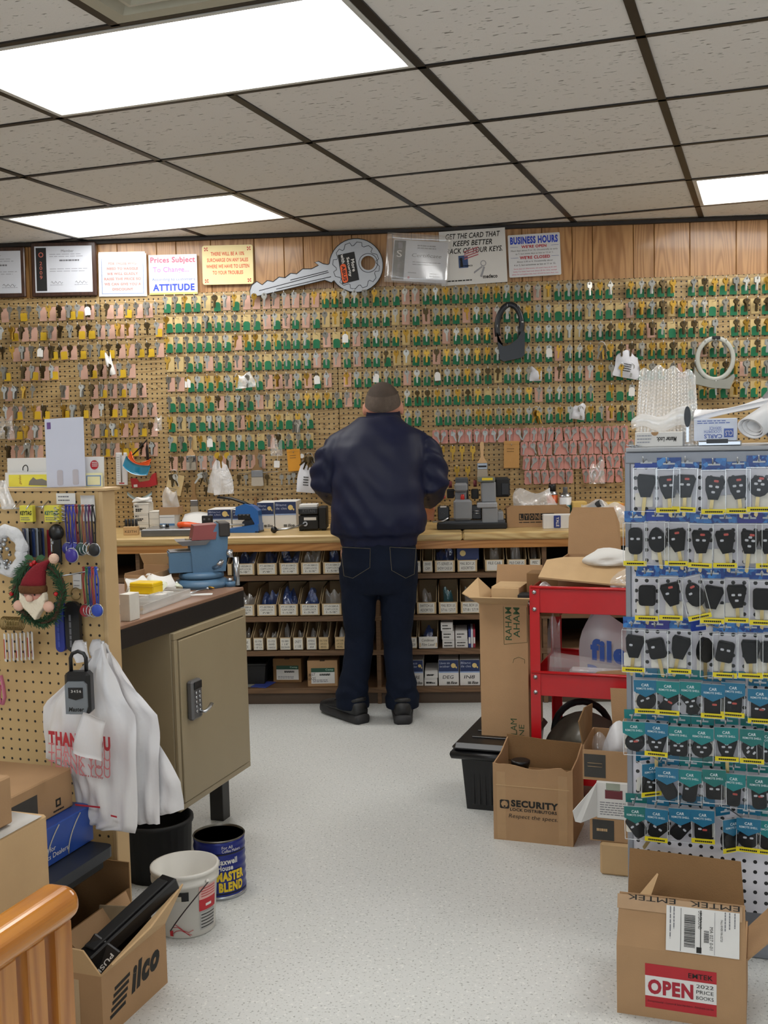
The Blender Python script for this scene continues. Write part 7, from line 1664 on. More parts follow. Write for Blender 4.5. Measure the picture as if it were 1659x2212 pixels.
for x, y, ln in ((186, 1727, 66), (262, 1750, 16)):
    a = bp(x, y); patch(t, 'red_line', (a[0], -.043, a[1]), (1, 0, -.12 if ln < 40 else 0), Z_, m_(ln), m_(4), REDP, .0006)
h_ = gthing('carrier_bag', 'bunched white carrier bag handles looped over the peg', 'plastic bag', lp(205, 1410, VL-.05)[0], VL-.06, lp(205, 1410, VL-.05)[1])
for s_, x in ((-1, -.022), (1, .014)): b = MB(); b.sheet(lambda a, c: (x+.034*(a-.5)*(1+.3*math.sin(c*3)), -.012*math.sin(a*6+c*3)+.01*s_, -.02+.052*c), 8, 6, thick=.0012); b.build('handle', BAGM, h_)
fl2 = gthing('carrier_bag', 'loose white carrier bag handle flap folded forward over the print', 'plastic bag', lp(190, 1630, VL-.23)[0], VL-.235, lp(190, 1630, VL-.23)[1]); b = MB(); b.sheet(lambda a, c: (-.036+.072*a+.03*c-.01*a*c, -.004*math.sin(a*5+c*4)-.016*c*(1-c), .002+.095*c-.014*a), 10, 10, thick=.001); b.build('flap', BAGM, fl2)
# ================================================================ left workbench, vise and key cabinet
BZ = .79; UB = -1.655; VB1 = 3.25
t = gthing('side_bench', 'steel side workbench with brown top behind the pegboard stand', 'workbench', UB, VL+.07)
BL_ = VB1-VL-.07
MB().bbox(-.62, 0, 0, BL_, BZ-.012, BZ, .002).build('top', mat('brown_laminate', '8a6a55', .45, var=.12, scale=12), t)
MB().bbox(-.004, .0, 0, BL_, BZ-.066, BZ-.0125, .001).build('apron', mat('black_steel', '1b1a1a', .4), t); MB().bbox(-.62, -.004, BL_-.004, BL_, BZ-.066, BZ-.0125, .001).build('apron', mat('black_steel', None), t)
for x, y in ((-.125, BL_-.06), (-.60, BL_-.06), (-.60, .03)): MB().bbox(x, x+.05, y, y+.05, 0, BZ-.0125, .002).build('leg', mat('black_steel', None), t)
CV0, CV1 = 2.77, 3.235; CZ1 = .722; CU = UB+.012
cz0 = atu(396, 1752, CU).z
t = gthing('key_cabinet', 'tan steel key cabinet with keypad lock mounted under the side bench', 'cabinet', CU, CV0)
TAN = mat('cabinet_tan', '9a8c70', .42, var=.05, scale=8, bump=.05, bscale=200)
CL_ = CV1-CV0
MB().bbox(-.215, -.012, 0, CL_, cz0, CZ1, .003).build('body', TAN, t); MB().bbox(-.012, 0, .0, CL_, CZ1-.022, CZ1, .002).build('frame_rail', TAN, t); MB().bbox(-.012, 0, .0, CL_, cz0, cz0+.018, .002).build('frame_rail', TAN, t); MB().bbox(-.012, 0, 0, .018, cz0+.018, CZ1-.022, .002).build('frame_stile', TAN, t); MB().bbox(-.012, 0, CL_-.018, CL_, cz0+.018, CZ1-.022, .002).build('frame_stile', TAN, t)
d = MB().bbox(-.012, .004, .0215, CL_-.0215, cz0+.0215, CZ1-.0255, .002).build('door', TAN, t)
kz = atu(411, 1508, CU).z; kv = guv(atu(411, 1508, CU))[1]-CV0
KP_ = mat('keypad_grey', '6c6c6e', .35, .5)
MB().bbox(.004, .026, kv-.030, kv+.030, kz-.062, kz+.058, .006).build('keypad', KP_, d); MB().bbox(.0265, .030, kv-.022, kv+.022, kz+.030, kz+.054, .002).build('keypad_top', BLACK, d)
for i in range(2):
    for j in range(5): MB().cyl((.026, kv-.010+.02*i, kz+.020-j*.014), (.029, kv-.010+.02*i, kz+.020-j*.014), .0048, n=10).build('button', STEEL, d)
MB().tube([(.026, kv+.012, kz-.040), (.040, kv+.014, kz-.042), (.044, kv+.034, kz-.036), (.044, kv+.052, kz-.026)], .0065, 8, flat=.7).build('lever', STEEL, d)
MB().bbox(-.15, -.02, .05, .32, CZ1+.0005, CZ1+.006, .001).build('seal_strip', BLACKM, t)
t = gthing('cash_drawer', 'grey steel cash drawer hung under the side bench', 'drawer', UB-.075, VL+.36, .50)
dz0 = uvz(300, 1505, VL+.36)[1]; t.location = gxy(UB-.20, VL+.38, dz0)
MB().bbox(-.20, .0, 0, .12, 0, .17, .002).build('case', mat('drawer_grey', '6b6660', .45, .3), t); MB().bbox(-.19, -.008, -.004, 0, .006, .164, .002).build('front', mat('drawer_grey', None), t); MB().cyl((-.06, -.008, .08), (-.06, -.003, .08), .008, n=12).build('lock', STEEL, t)
# --- vise
p = at(436, 1266, Z=BZ)
VB_ = mat('vise_blue', '4a6a86', .45, var=.12, scale=20, bump=.1); VR = mat('vise_red', '7c3a38', .5, var=.15, scale=20); VS = mat('vise_worn_steel', '77777a', .4, .7, var=.15)
t = thing('bench_vise', 'blue and red bench vise bolted to the side bench corner', 'vise', (p.x, p.y, BZ+.0005), R(20)); t.scale = (1.16, 1.16, 1.12)
MB().lathe([(.080, 0), (.082, .012), (.070, .022), (.062, .026)], 28).build('base', VB_, t); MB().lathe([(.060, .0265), (.066, .030), (.064, .042), (.050, .046)], 28).build('swivel', VB_, t)
for a in (-30, 95, 210): MB().cyl((.088*math.cos(R(a)), .088*math.sin(R(a)), .0), (.088*math.cos(R(a)), .088*math.sin(R(a)), .014), .016, n=14).build('lug', VB_, t); MB().cyl((.088*math.cos(R(a)), .088*math.sin(R(a)), .0145), (.088*math.cos(R(a)), .088*math.sin(R(a)), .024), .008, n=6).build('bolt', STEEL, t)
b = MB(); b.prism([(-.028, .046), (.066, .046), (.072, .09), (.076, .15), (.070, .186), (.046, .19), (.028, .155), (-.010, .138), (-.034, .128), (-.030, .095)], -.038, .038); b.build('body', VB_, t)
b = MB(); sq_ = lambda h1, h2, x, zc: [(x, -h1, zc-h2), (x, h1, zc-h2), (x, h1, zc+h2), (x, -h1, zc+h2)]
o1, o2, i1, i2 = sq_(.033, .030, -.094, .078), sq_(.033, .030, -.028, .078), sq_(.022, .020, -.0945, .076), sq_(.022, .020, -.03, .076)
b.add(o1+o2+i1+i2, [(i, (i+1) % 4, 4+(i+1) % 4, 4+i) for i in range(4)]+[(8+i, 12+i, 12+(i+1) % 4, 8+(i+1) % 4) for i in range(4)]+[(i, 8+i, 8+(i+1) % 4, (i+1) % 4) for i in range(4)]+[(12, 13, 14, 15)]); b.build('slide', VB_, t)
MB().bbox(-.092, -.030, -.034, .034, .1085, .113, .001).build('slide_cap', VS, t)
MB().hexa([(-.055, -.042, .128), (.012, -.042, .128), (.012, .042, .128), (-.055, .042, .128)], [(-.072, -.045, .142), (.025, -.045, .142), (.025, .045, .142), (-.072, .045, .142)]).build('anvil', VS, t)
MB().hexa([(-.028, -.040, .143), (.040, -.040, .143), (.040, .040, .143), (-.028, .040, .143)], [(-.020, -.036, .186), (.050, -.036, .188), (.050, .036, .188), (-.020, .036, .186)]).build('jaw_cover', VR, t)
MB().bbox(.050, .082, -.044, .044, .150, .192, .003).build('jaw', mat('jaw_black', '2a2420', .5), t); MB().tube([(.07, -.05, .10), (.085, -.055, .10)], .012, 10).build('screw_end', STEEL, t); MB().tube([(.030, -.045, .058), (.045, -.060, .066), (.05, -.075, .080), (.038, -.078, .070)], [.006, .008, .007, .005], 8).build('lock_lever', STEEL, t); MB().cyl((.098, -.03, .0), (.098, -.03, .085), .009, n=12).build('handle_bar', STEEL, t)
t = thing('split_key_rings', 'few loose key rings lying on the vise anvil', 'key rings', (p.x-.035, p.y-.01, BZ+.1605))
for k in range(3): MB().tube([(.016*k+.009*math.cos(a), -.02+.009*math.sin(a)+.006*k, .003+.001*k) for a in [2*math.pi*i/14 for i in range(14)]], .0013, 5, closed=True).build('ring', STEEL if k else mat('old_brass', None), t)
# --- clutter on the side bench
def on_bench(px, py): return at(px, py, Z=BZ)
t = gthing('open_carton', 'open brown carton with white label behind the papers on the side bench', 'box', uvz(268, 1240, 3.08)[0], 3.08, BZ+.0005)
MB().box(0, .10, 0, .003, 0, .055).build('front', CARD, t); MB().box(0, .10, .12, .123, 0, .075).build('back', CARD, t); MB().box(0, .003, .003, .12, 0, .06).build('side', CARD, t); MB().box(.097, .10, .003, .12, 0, .06).build('side', CARD, t)
flap(t, [(.10, .123, .075), (0, .123, .075), (-.008, .11, .112), (.104, .11, .116)], CARD2, .003); patch(t, 'label', (.012, 0, .012), X_, Z_, .075, .032, WHITE, .0006); lines(t, (.022, 0, 0), X_, Z_, .05, (.018, .028, .036), .003, GREYINK)
PGRN = mat('pale_green_paper', 'd2d6c0', .7)
for k, (px, py, w, h, d, mt, lab) in enumerate([(320, 1286, .13, .045, .10, PGRN, 'crumpled pale green paper heap on the side bench'), (345, 1279, .11, .055, .08, WHITE, 'crumpled white paper bag on the side bench'), (368, 1277, .08, .028, .06, PGRN, 'small folded pale paper beside the vise'), (300, 1282, .09, .05, .06, WHITE, 'white wrapping paper behind the yellow box')]):
    q = on_bench(px, py); bag('paper_wad', lab, (q.x, q.y, BZ+.0005), w, h, d, mt, 101+k, GA+.3*k, .2, cat='paper')
q = on_bench(283, 1300)
t = thing('yellow_plastic_box', 'bright yellow plastic box on the side bench', 'box', (q.x-.01, q.y+.02, BZ+.022), GA); MB().bbox(0, .085, 0, .06, 0, .035, .003).build('case', mat('bright_yellow', 'e6bf12', .35), t); MB().bbox(.0, .085, -.001, .061, .022, .024, .0004).build('lid_seam', mat('seam_yellow', 'b8930c', .4), t)
t = thing('flat_carton', 'flat white carton supporting the yellow box', 'box', (q.x-.03, q.y+.01, BZ+.0005), GA); MB().bbox(0, .13, 0, .09, 0, .021, .001).build('carton', WHITE, t)
q = on_bench(282, 1342)
t = thing('white_end_carton', 'upright white carton end beside the clear parts tray', 'box', (q.x-.02, q.y, BZ+.0005), GA); MB().bbox(-.01, .022, 0, .05, 0, .075, .001).build('carton', mat('off_white_carton', None), t)
q = on_bench(298, 1328); q2 = on_bench(402, 1290)
ln = math.hypot(q2.x-q.x, q2.y-q.y); ang = math.atan2(q2.y-q.y, q2.x-q.x)
t = thing('parts_tray', 'clear plastic compartment tray of small parts at the bench edge', 'tray', (q.x+.015, q.y, BZ+.0005), ang); TR = clear('tray_plastic', 'e8e8e6', body=.35, gloss=.12, rough=.2)
MB().box(0, ln, 0, .08, 0, .003).build('base', TR, t); MB().box(0, ln, 0, .003, .003, .026).build('wall', TR, t); MB().box(0, ln, .077, .08, .003, .026).build('wall', TR, t)
for k in range(6): MB().box(k*(ln-.003)/5, k*(ln-.003)/5+.003, .003, .077, .003, .026).build('partition', TR, t)
for k in range(5):
    c = thing('parts_lot', f'small lot of brass and steel parts, {ordinal(k+1)} tray compartment from the pegboard stand', 'parts', t.location, ang, 'parts in the clear tray'); b = MB()
    for j in range(7): x = (k+.5)*ln/5+rnd.uniform(-.014, .014); y = rnd.uniform(.015, .065); b.tube([(x, y, .008), (x+rnd.uniform(-.01, .01), y+rnd.uniform(-.01, .01), .008+rnd.uniform(0, .006))], .004, 6)
    b.build('parts', [BRASS, NICKEL, WHITE, NICKEL, BRASS][k], c)['kind'] = 'stuff'
for k, (px, py, mt, lab) in enumerate([(398, 1272, BLACKM, 'black pliers handle lying before the vise'), (430, 1282, STEEL, 'small steel rod lying before the vise'), (452, 1272, BRASS, 'brass pin lying by the vise base')]):
    q = on_bench(px, py); t = thing('hand_tool', lab, 'tool', (q.x, q.y, BZ+.0005), R(20+50*k)); MB().tube([(-.05, 0, .008), (.0, .006, .008), (.05, 0, .007)], [.008, .006, .004] if k == 0 else [.003, .003, .003], 8).build('shaft', mt, t); MB().ball((.05, 0, .008), .008 if k == 0 else .005, 8).build('end', mt, t)
q = on_bench(425, 1285); t = thing('paper_slip', 'flat white paper slip on the bench before the vise', 'paper', (q.x, q.y, BZ+.0005), R(10)); MB().bbox(-.06, .05, -.02, .02, 0, .0008, .0002).build('slip', WHITE, t)
# --- bucket, coffee can and bin on the floor
fp = at(405, 2030, Z=0); dirv = Vector((fp.x, fp.y, 0)).normalized(); c = fp+dirv*.078
t = thing('white_bucket', 'small white plastic pail with wire handle and red warning label', 'bucket', (c.x, c.y, 0), math.atan2(-c.y, -c.x)+R(90))
BUCK = mat('pail_white', 'd3d0c8', .4, var=.06, scale=14); RH = .172; ra_, rt_ = .075, .086
MB().lathe([(ra_-.004, 0), (ra_, .004), (ra_+(rt_-ra_)*.8, RH*.80), (rt_+.003, RH*.80), (rt_+.003, RH*.86), (rt_-.001, RH*.865), (rt_-.001, RH*.93), (rt_+.004, RH*.94), (rt_+.004, RH), (rt_-.003, RH), (ra_-.003, .006), (.0001, .005)], 40).build('pail', BUCK, t)
def arc_label(t, a0, a1, z0, z1, r0, r1, mt, nm, n=10):
    b = MB(); b.sheet(lambda a, c_: ((r0+(r1-r0)*c_)*math.sin(R(a0+(a1-a0)*a)), -(r0+(r1-r0)*c_)*math.cos(R(a0+(a1-a0)*a)), z0+(z1-z0)*c_), n, 2); return b.build(nm, mt, t)
rr_ = lambda z: ra_+(rt_-ra_)*z/RH+.0008
def al(a0, a1, z0, z1, mt, nm, e=0): return arc_label(t, a0, a1, z0*RH, z1*RH, rr_(z0*RH)+e, rr_(z1*RH)+e, mt, nm)
al(-62, 5, .60, .74, BLACKM, 'black_band'); al(-22, -8, .60, .68, mat('band_sticker', 'b5b0a0', .6), 'sticker', .0008); al(24, 66, .58, .80, mat('pail_pink', 'd9aaa2', .5), 'pink_panel'); al(24, 66, .40, .58, REDINK, 'red_panel'); al(26, 64, .10, .38, mat('pail_grey', 'a9a7a4', .6), 'grey_text_panel')
for k in range(5): al(28, 62, .13+.05*k, .145+.05*k, INK, 'text_line', .0006)
for k in range(4): al(28, 62, .62+.04*k, .632+.04*k, REDINK, 'text_line', .0006)
al(38, 52, .46, .50, WHITE, 'text_line', .0006)
b = MB()
for k in range(3): b.tube([(math.sin(R(-30+9*i+k*3))*(rr_(.14*RH)+.0008), -math.cos(R(-30+9*i+k*3))*(rr_(.14*RH)+.0008), (.08+.05*k+.07*math.sin(i*.9+k))*RH) for i in range(5)], .0008, 4)
b.build('hand_drawing', REDINK, t); al(-34, -27, .05, .14, REDINK, 'red_tick', .0008)
MB().tube([(math.sin(R(38-8*i))*(rt_+.010), -math.cos(R(38-8*i))*(rt_+.010), RH*(.86-.052*i-.004*i*i)) for i in range(9)], .0016, 6).build('wire_handle', mat('wire_dark', '3c3438', .4, .8), t); MB().ball((math.sin(R(38))*(rt_+.006), -math.cos(R(38))*(rt_+.006), RH*.86), .006, 8).build('handle_ear', BUCK, t)
fp = at(478, 1946, Z=0); dirv = Vector((fp.x, fp.y, 0)).normalized(); c = fp+dirv*.072
t = thing('coffee_can', 'empty blue coffee can reading MASTER BLEND', 'can', (c.x, c.y, 0), math.atan2(-c.y, -c.x)+R(90))
CANB = mat('can_blue', '1c2a7c', .3, .3, var=.05); CR, CH = .0725, .170
MB().lathe([(CR, .010), (CR+.001, .016)]+[(CR+.0012*math.sin(i*1.57), .016+(CH-.03)*i/24) for i in range(25)]+[(CR, CH-.006)], 40).build('body', CANB, t); MB().lathe([(CR-.001, 0), (CR+.001, .002), (CR+.001, .010), (CR-.001, .011)], 40).build('base_rim', STEEL, t); MB().lathe([(CR, CH-.006), (CR+.002, CH-.003), (CR, CH), (CR-.002, CH-.002), (CR-.002, .008), (.0001, .006)], 40).build('tin_lining', mat('tin_dark', '6a675f', .3, .9), t)
def curved(t, s, a0, z0, z1, r_, mt, deg, bold=.03):
    co, fs = text_mesh(s, bold); mn = co.min(0); sz = co.max(0)-mn; b = MB(); b.add([(r_*math.sin(R(a0+deg*(q_[0]-mn[0])/sz[0])), -r_*math.cos(R(a0+deg*(q_[0]-mn[0])/sz[0])), z0+(z1-z0)*(q_[1]-mn[1])/sz[1]) for q_ in co], fs); return b.build('lettering', mt, t)
CY = mat('can_yellow', 'e2c21c', .4)
curved(t, 'MASTER', -8, CH*.32, CH*.48, CR+.002, CY, 66, .06); curved(t, 'BLEND', -4, CH*.14, CH*.30, CR+.002, CY, 58, .06); curved(t, 'Maxwell', -10, CH*.60, CH*.70, CR+.002, WHITE, 50); curved(t, 'House', -5, CH*.50, CH*.59, CR+.002, WHITE, 34); curved(t, 'For All', 5, CH*.86, CH*.91, CR+.002, WHITE, 24, 0); curved(t, 'Coffee Makers', 5, CH*.80, CH*.85, CR+.002, WHITE, 44, 0)
for z in (.76, .10): arc_label(t, -14, 70, CH*z, CH*(z+.02), CR+.0018, CR+.0018, BLACKM, 'black_rule')
q = gxy(UB-.06, 2.75); t = thing('waste_bin', 'black waste bin in the shadow under the cabinet', 'bin', (q.x, q.y, 0)); MB().lathe([(.095, 0), (.104, .160), (.109, .160), (.109, .172), (.100, .172), (.09, .01), (.0001, .008)], 28).build('bin', BLACKM, t)
# ================================================================ cartons and rail in the near corner
RAILW = wood('varnished_pine_rail', 'cf8726', 'a35f10', 'Y', 6, .28, .45, knots=4, blotch=.05); BALW = wood('varnished_pine_post', 'c98a3e', '9a5a1e', 'Z', 6, .3, .4, knots=3, blotch=.1)
zR = .628
t = gthing('wooden_rail', 'glossy varnished pine gate rail with square balusters', 'railing', -.974, 1.30)
b = MB(); b.bbox(-.034, .034, -.75, .008, zR-.026, zR+.026, .016); ro_ = b.build('top_rail', RAILW, t)
bv = ro_.modifiers.new('soft', 'BEVEL'); bv.width = .007; bv.segments = 3
for k in range(12): MB().bbox(-.017, .017, -.042-k*.062, -.004-k*.062, .03, zR-.026, .002).build('baluster', BALW, t)
MB().bbox(-.02, .02, -.75, .004, .0, .03, .003).build('bottom_rail', BALW, t)
DK = mat('carton_dark_print', '3a3733', .7)
# pile before the pegboard stand, from the top down
t = gthing('lock_carton', 'brown carton with charcoal print on top of the blue box', 'box', -1.535, 1.74, .4415); ch = .092; cl = .365
MB().bbox(-.22, 0, 0, cl, 0, ch, .003).build('carton', CARD, t); patch(t, 'charcoal_panel', (0, .09, .003), Y_, Z_, .145, ch*.72, DK, .0006)
b = MB(); b.ring([(.30, .018), (.318, .018), (.318, .036), (.30, .036)], [(.304, .022), (.314, .022), (.314, .032), (.304, .032)], -.0008, 0, Matrix.Rotation(R(90), 4, 'Z')); b.build('mark', INK, t); lines(t, (0, .29, 0), Y_, Z_, .04, (.008,), .004, INK)
letter(t, 'SCHLAGE', (0, .12, ch*.18), Y_, Z_, .085, .013, mat('print_tan', '8a7656', .7), bold=.02, lift=.0012)
hb = .086
t = gthing('blue_carton', 'blue printed carton under the brown lock carton', 'box', -1.500, 1.80, .3552); MB().bbox(-.22, .0, 0, .33, 0, hb, .002).build('carton', mat('carton_blue', '22489a', .4), t)
letter(t, 'Control for', (0, .10, hb*.36), Y_, Z_, .085, .011, WHITE, lift=.001); letter(t, 'Elements Dealers', (0, .10, hb*.18), Y_, Z_, .13, .011, WHITE, lift=.001)
for k in range(2): MB().tube([(.0012, .15+.08*k+.05*s_*s_, .004+(hb-.008)*s_) for s_ in [i/8 for i in range(9)]], .0017, 4).build('curved_stripe', mat('stripe_pale', 'a8a49a', .5), t)
t = gthing('dark_tray', 'dark slate plastic lid tray jutting out under the blue carton', 'tray', -1.437, 1.86, .330); MB().prism(rrect(-.28, .0, .0, .26, .02, 3), 0, .024, Matrix(((1,0,0,0),(0,0,1,0),(0,1,0,0),(0,0,0,1)))).build('lid', mat('tray_slate', '23272e', .4), t); MB().bbox(-.27, -.02, .015, .245, -.03, -.0002, .004).build('tub', BLACKM, t)
t = gthing('brown_carton', 'open brown carton standing on the floor against the pegboard stand', 'box', -1.72, 1.93, 0); bw_ = .235; bd_ = .32
MB().box(0, bw_, 0, .004, 0, .298).build('front', CARD3, t); MB().box(0, bw_, bd_-.004, bd_, 0, .255).build('back', CARD3, t); MB().box(0, .004, .004, bd_-.004, 0, .298).build('side', CARD3, t); MB().box(bw_-.004, bw_, .004, bd_-.004, 0, .19).build('side', CARD3, t)
flap(t, [(bw_, .05, .19), (bw_, .30, .19), (bw_+.035, .28, .15), (bw_+.035, .06, .15)], CARD, .004)
# big tan carton along the rail
zC = .648
t = gthing('large_tan_carton', 'large pale tan carton behind the wooden rail, cut by the photo edge', 'box', -1.185, 1.17, zC-.255)
MB().bbox(-.32, 0, 0, .38, 0, .255, .004).build('carton', CARD2, t); b = MB(); b.ring([(.318, .075), (.340, .075), (.340, .100), (.318, .100)], [(.323, .081), (.335, .081), (.335, .094), (.323, .094)], -.0008, 0, Matrix.Rotation(R(90), 4, 'Z')); b.build('mark', DK, t); lines(t, (0, .305, 0), Y_, Z_, .048, (.058,), .006, DK)
tt = gthing('plain_carton', 'plain carton carrying the large tan carton', 'box', -1.19, 1.18, 0); MB().bbox(-.31, 0, 0, .36, 0, zC-.2555, .004).build('carton', CARD, tt)
t = gthing('paper_sheet', 'white sheet of paper lying on the large tan carton', 'paper', -1.19, 1.20, zC+.0005); MB().sheet(lambda a, c_: (-.22+.225*a, .335*c_, .0005+.003*math.sin(a*3)**2), 6, 6, thick=-.0006).build('sheet', WHITE, t)
t = gthing('lock_carton', 'brown carton corner at the photo edge above the white sheet', 'box', -1.205, 1.20, zC+.006); MB().bbox(-.2, 0, 0, .285, 0, .082, .003).build('carton', CARD, t); patch(t, 'charcoal_panel', (0, .05, .006), Y_, Z_, .20, .06, DK, .0006); letter(t, 'SCHLAGE', (0, .15, .022), Y_, Z_, .09, .012, mat('print_tan', None), bold=.02, lift=.0012)
# Ilco carton
ui, vi = -1.350, 1.92
ul_ = uvz(121, 2160, vi)[0]; hI = uvz(221, 2111, vi)[1]; lI = 2.185-vi; wI = ui-ul_
t = gthing('ilco_carton', 'open brown carton printed Ilco full of black door hardware on the floor', 'box', ui, vi)
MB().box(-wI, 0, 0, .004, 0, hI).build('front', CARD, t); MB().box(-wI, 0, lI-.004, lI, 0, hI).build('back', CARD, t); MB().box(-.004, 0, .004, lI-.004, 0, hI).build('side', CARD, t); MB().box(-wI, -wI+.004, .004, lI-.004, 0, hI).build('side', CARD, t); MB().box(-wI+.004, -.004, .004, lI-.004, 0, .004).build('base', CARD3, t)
flap(t, [(0, lI, hI), (0, 0, hI), (.030, .0, hI+.030), (.045, lI*.5, hI+.055), (.045, lI*1.05, hI+.095)], CARD2, .004, 'aisle_flap'); flap(t, [(0, 0, hI), (-wI, 0, hI), (-wI-.005, -.012, hI+.062), (-.035, -.012, hI+.058)], CARD2, .004, 'front_flap')
patch(t, 'packing_tape', (-wI*.98, 0, .0), X_, Z_, wI*.5, hI*.9, mat('clear_tape', 'bfa684', .25), .0006)
IS = lambda y, z: Vector((0, y, z))
letter(t, 'ilco', IS(lI*.42, hI*.33), Y_+Z_*.10, Z_, lI*.46, hI*.42, INK, bold=.06, shear=.25)
for k in range(5): patch(t, 'brand_stripe', IS(lI*(.10+.02*k), hI*(.24+.095*k)), Y_+Z_*.10, Z_, lI*.23, hI*.055, INK, .0006)
for k, (o, r1, r2, nm, lab) in enumerate([((-.062, .035, hI-.004), R(6), R(12), 'push_bar', 'long black push bar lying on top in the Ilco carton'), ((-.085, .06, hI-.03), R(2), R(8), 'push_bar', 'second black push bar lower in the Ilco carton')]):
    tb = thing(nm, lab, 'door hardware', gxy(ui, vi)+GU*o[0]+GV*o[1]+Vector((0, 0, o[2])), rot=(R(20) if k == 0 else R(12), 0, GA+R(-18 if k == 0 else -10)))
    MB().bbox(-.02, .03, 0, .27 if k == 0 else .2, 0, .034, .004).build('bar', BLACK, tb); MB().bbox(-.012, .022, .02, .25 if k == 0 else .18, .0342, .040, .002).build('pad', BLACKM, tb)
tb = thing('push_plate', 'black PUSH plate sticking out at the front of the Ilco carton', 'door hardware', gxy(ui-.06, vi+.022, hI-.02), rot=(R(-28), R(28), GA))
MB().bbox(-.035, .04, 0, .014, 0, .085, .003).build('plate', BLACK, tb)
letter(tb, 'PUSH', (.022, 0, .072), (-.1, 0, -1), (1, 0, -.1), .055, .010, WHITE, bold=.02)
tb = thing('metal_plate', 'worn beige metal plate behind the push bars in the Ilco carton', 'door hardware', gxy(ui-.09, vi+.19, hI-.06), rot=(R(-15), 0, GA+R(10))); MB().bbox(-.05, .06, 0, .003, 0, .115, .001).build('plate', mat('plate_beige', 'a89a80', .4, .4, var=.2, scale=40), tb)
# ================================================================ odds and ends hung on the rear pegboard
def hung(name, label, cat, px, py, off=.03, tilt=0.0, group=None):
    return thing(name, label, cat, at(px, py, Y=DW-off), 0, group, rot=(0, tilt, 0))
def w_(px): return px/417.0
def ell(rx, rz, n=20, a0=0, a1=360): return [(rx*math.cos(R(a0+(a1-a0)*i/n)), rz*math.sin(R(a0+(a1-a0)*i/n))) for i in range(n+1)]
# black magnifier visor
t = hung('magnifier_visor', 'black headband magnifier visor hanging among the green tags', 'visor', 1101, 715, .06, R(3))
VBK = mat('visor_black', '14181f', .35)
MB().tube([(x-.002, 0, z+.02) for x, z in ell(.062, .112, 22, -20, 205)], .009, 8, flat=1.6).build('headband', VBK, t)
b = MB(); b.prism([(-.066, -.010), (-.060, -.055), (-.03, -.080), (.0, -.072), (.04, -.040), (.060, .0), (.075, -.005), (.078, -.12), (.06, -.135), (-.025, -.155), (-.045, -.145)], -.03, .03); b.build('visor', VBK, t)
MB().cyl((.062, -.012, .045), (.062, -.022, .045), .006, n=10).build('rivet', STEEL, t)
# grey ring visor
t = hung('face_shield_band', 'grey face shield headband ring hanging at the end of the key rows', 'visor', 1545, 775, .06, R(2))
GRV = mat('grey_plastic', 'a3a49c', .4, var=.05)
MB().tube([(x, 0, z) for x, z in ell(.088, .102, 30)][:-1], .0055, 8, closed=True, flat=2.2).build('band', GRV, t)
b = MB(); b.prism([(-.104, -.038), (-.094, -.062), (-.06, -.098), (.0, -.112), (.06, -.098), (.09, -.075), (.096, -.09), (.072, -.150), (-.02, -.145), (-.108, -.125)], -.02, .02); b.build('visor', mat('grey_visor', '83847c', .4, var=.06), t)
MB().bbox(-.02, .02, -.012, .012, .096, .112, .003).build('ratchet', BLACK, t)
# goggles
t = hung('safety_goggles', 'blue tinted safety goggles with orange frame hanging by their strap', 'goggles', 302, 990, .06, R(22))
MB().tube([(-.058, 0, -.03), (-.02, -.004, .045), (.005, -.006, .105), (.02, -.004, .06), (.06, 0, -.03)], .008, 8, flat=.4).build('strap', BLACKM, t)
b = MB(); b.sheet(lambda a, c: (-.07+.14*a, -.028*math.sin(math.pi*a)-.01, -.085+.055*c+.018*abs(2*a-1)**2), 14, 4, thick=.003); b.build('lens', mat('blue_lens', '1f7a9c', .15, var=.1, spec=.8), t)
b = MB(); b.sheet(lambda a, c: (-.06+.12*a, -.030*math.sin(math.pi*a)-.004, -.038+.034*c+.022*abs(2*a-1)**2-.018*math.sin(math.pi*a)*c), 14, 4, thick=.010); b.build('frame', ORG, t)
# thermometer
t = hung('wall_thermometer', 'narrow white wall thermometer beside the goggles', 'thermometer', 263, 1013, .01, R(1))
MB().bbox(-w_(13), w_(13), -.006, .004, -w_(36), w_(36), .004).build('case', WHITE2, t); MB().cyl((0, -.008, -.07), (0, -.008, .075), .004, n=10).build('tube', mat('tube_grey', '8a8a88', .3), t); lines(t, (-.024, -.006, 0), X_, Z_, .014, [-.06+.012*k for k in range(11)], .0015, INK, jit=0); patch(t, 'red_foot', (-.014, -.006, -.078), X_, Z_, .028, .006, REDINK, .0005)
# red visor and pale visor pieces
t = hung('red_shield_part', 'red plastic shield bracket with white sticker', 'plastic part', 312, 1040, .03, R(-3))
b = MB(); b.prism([(-.065, -.03), (-.07, .022), (-.045, .02), (-.03, -.002), (.03, .004), (.048, .034), (.066, .042), (.066, -.022), (.03, -.03)], -.014, .014); b.build('bracket', mat('deep_red_plastic', 'a3161f', .35), t); patch(t, 'sticker', (-.055, -.014, -.026), X_, Z_, .02, .014, WHITE, .0006)
t = hung('pale_visor', 'pale blue curved plastic visor strip', 'plastic part', 302, 1077, .03)
b = MB(); b.sheet(lambda a, c: (-.066+.132*a, -.02*math.sin(math.pi*a), -.012+.016*c+.032*abs(2*a-1)**1.6), 16, 2, thick=.004); b.build('strip', mat('pale_blue_plastic', '9fb2b8', .3), t)
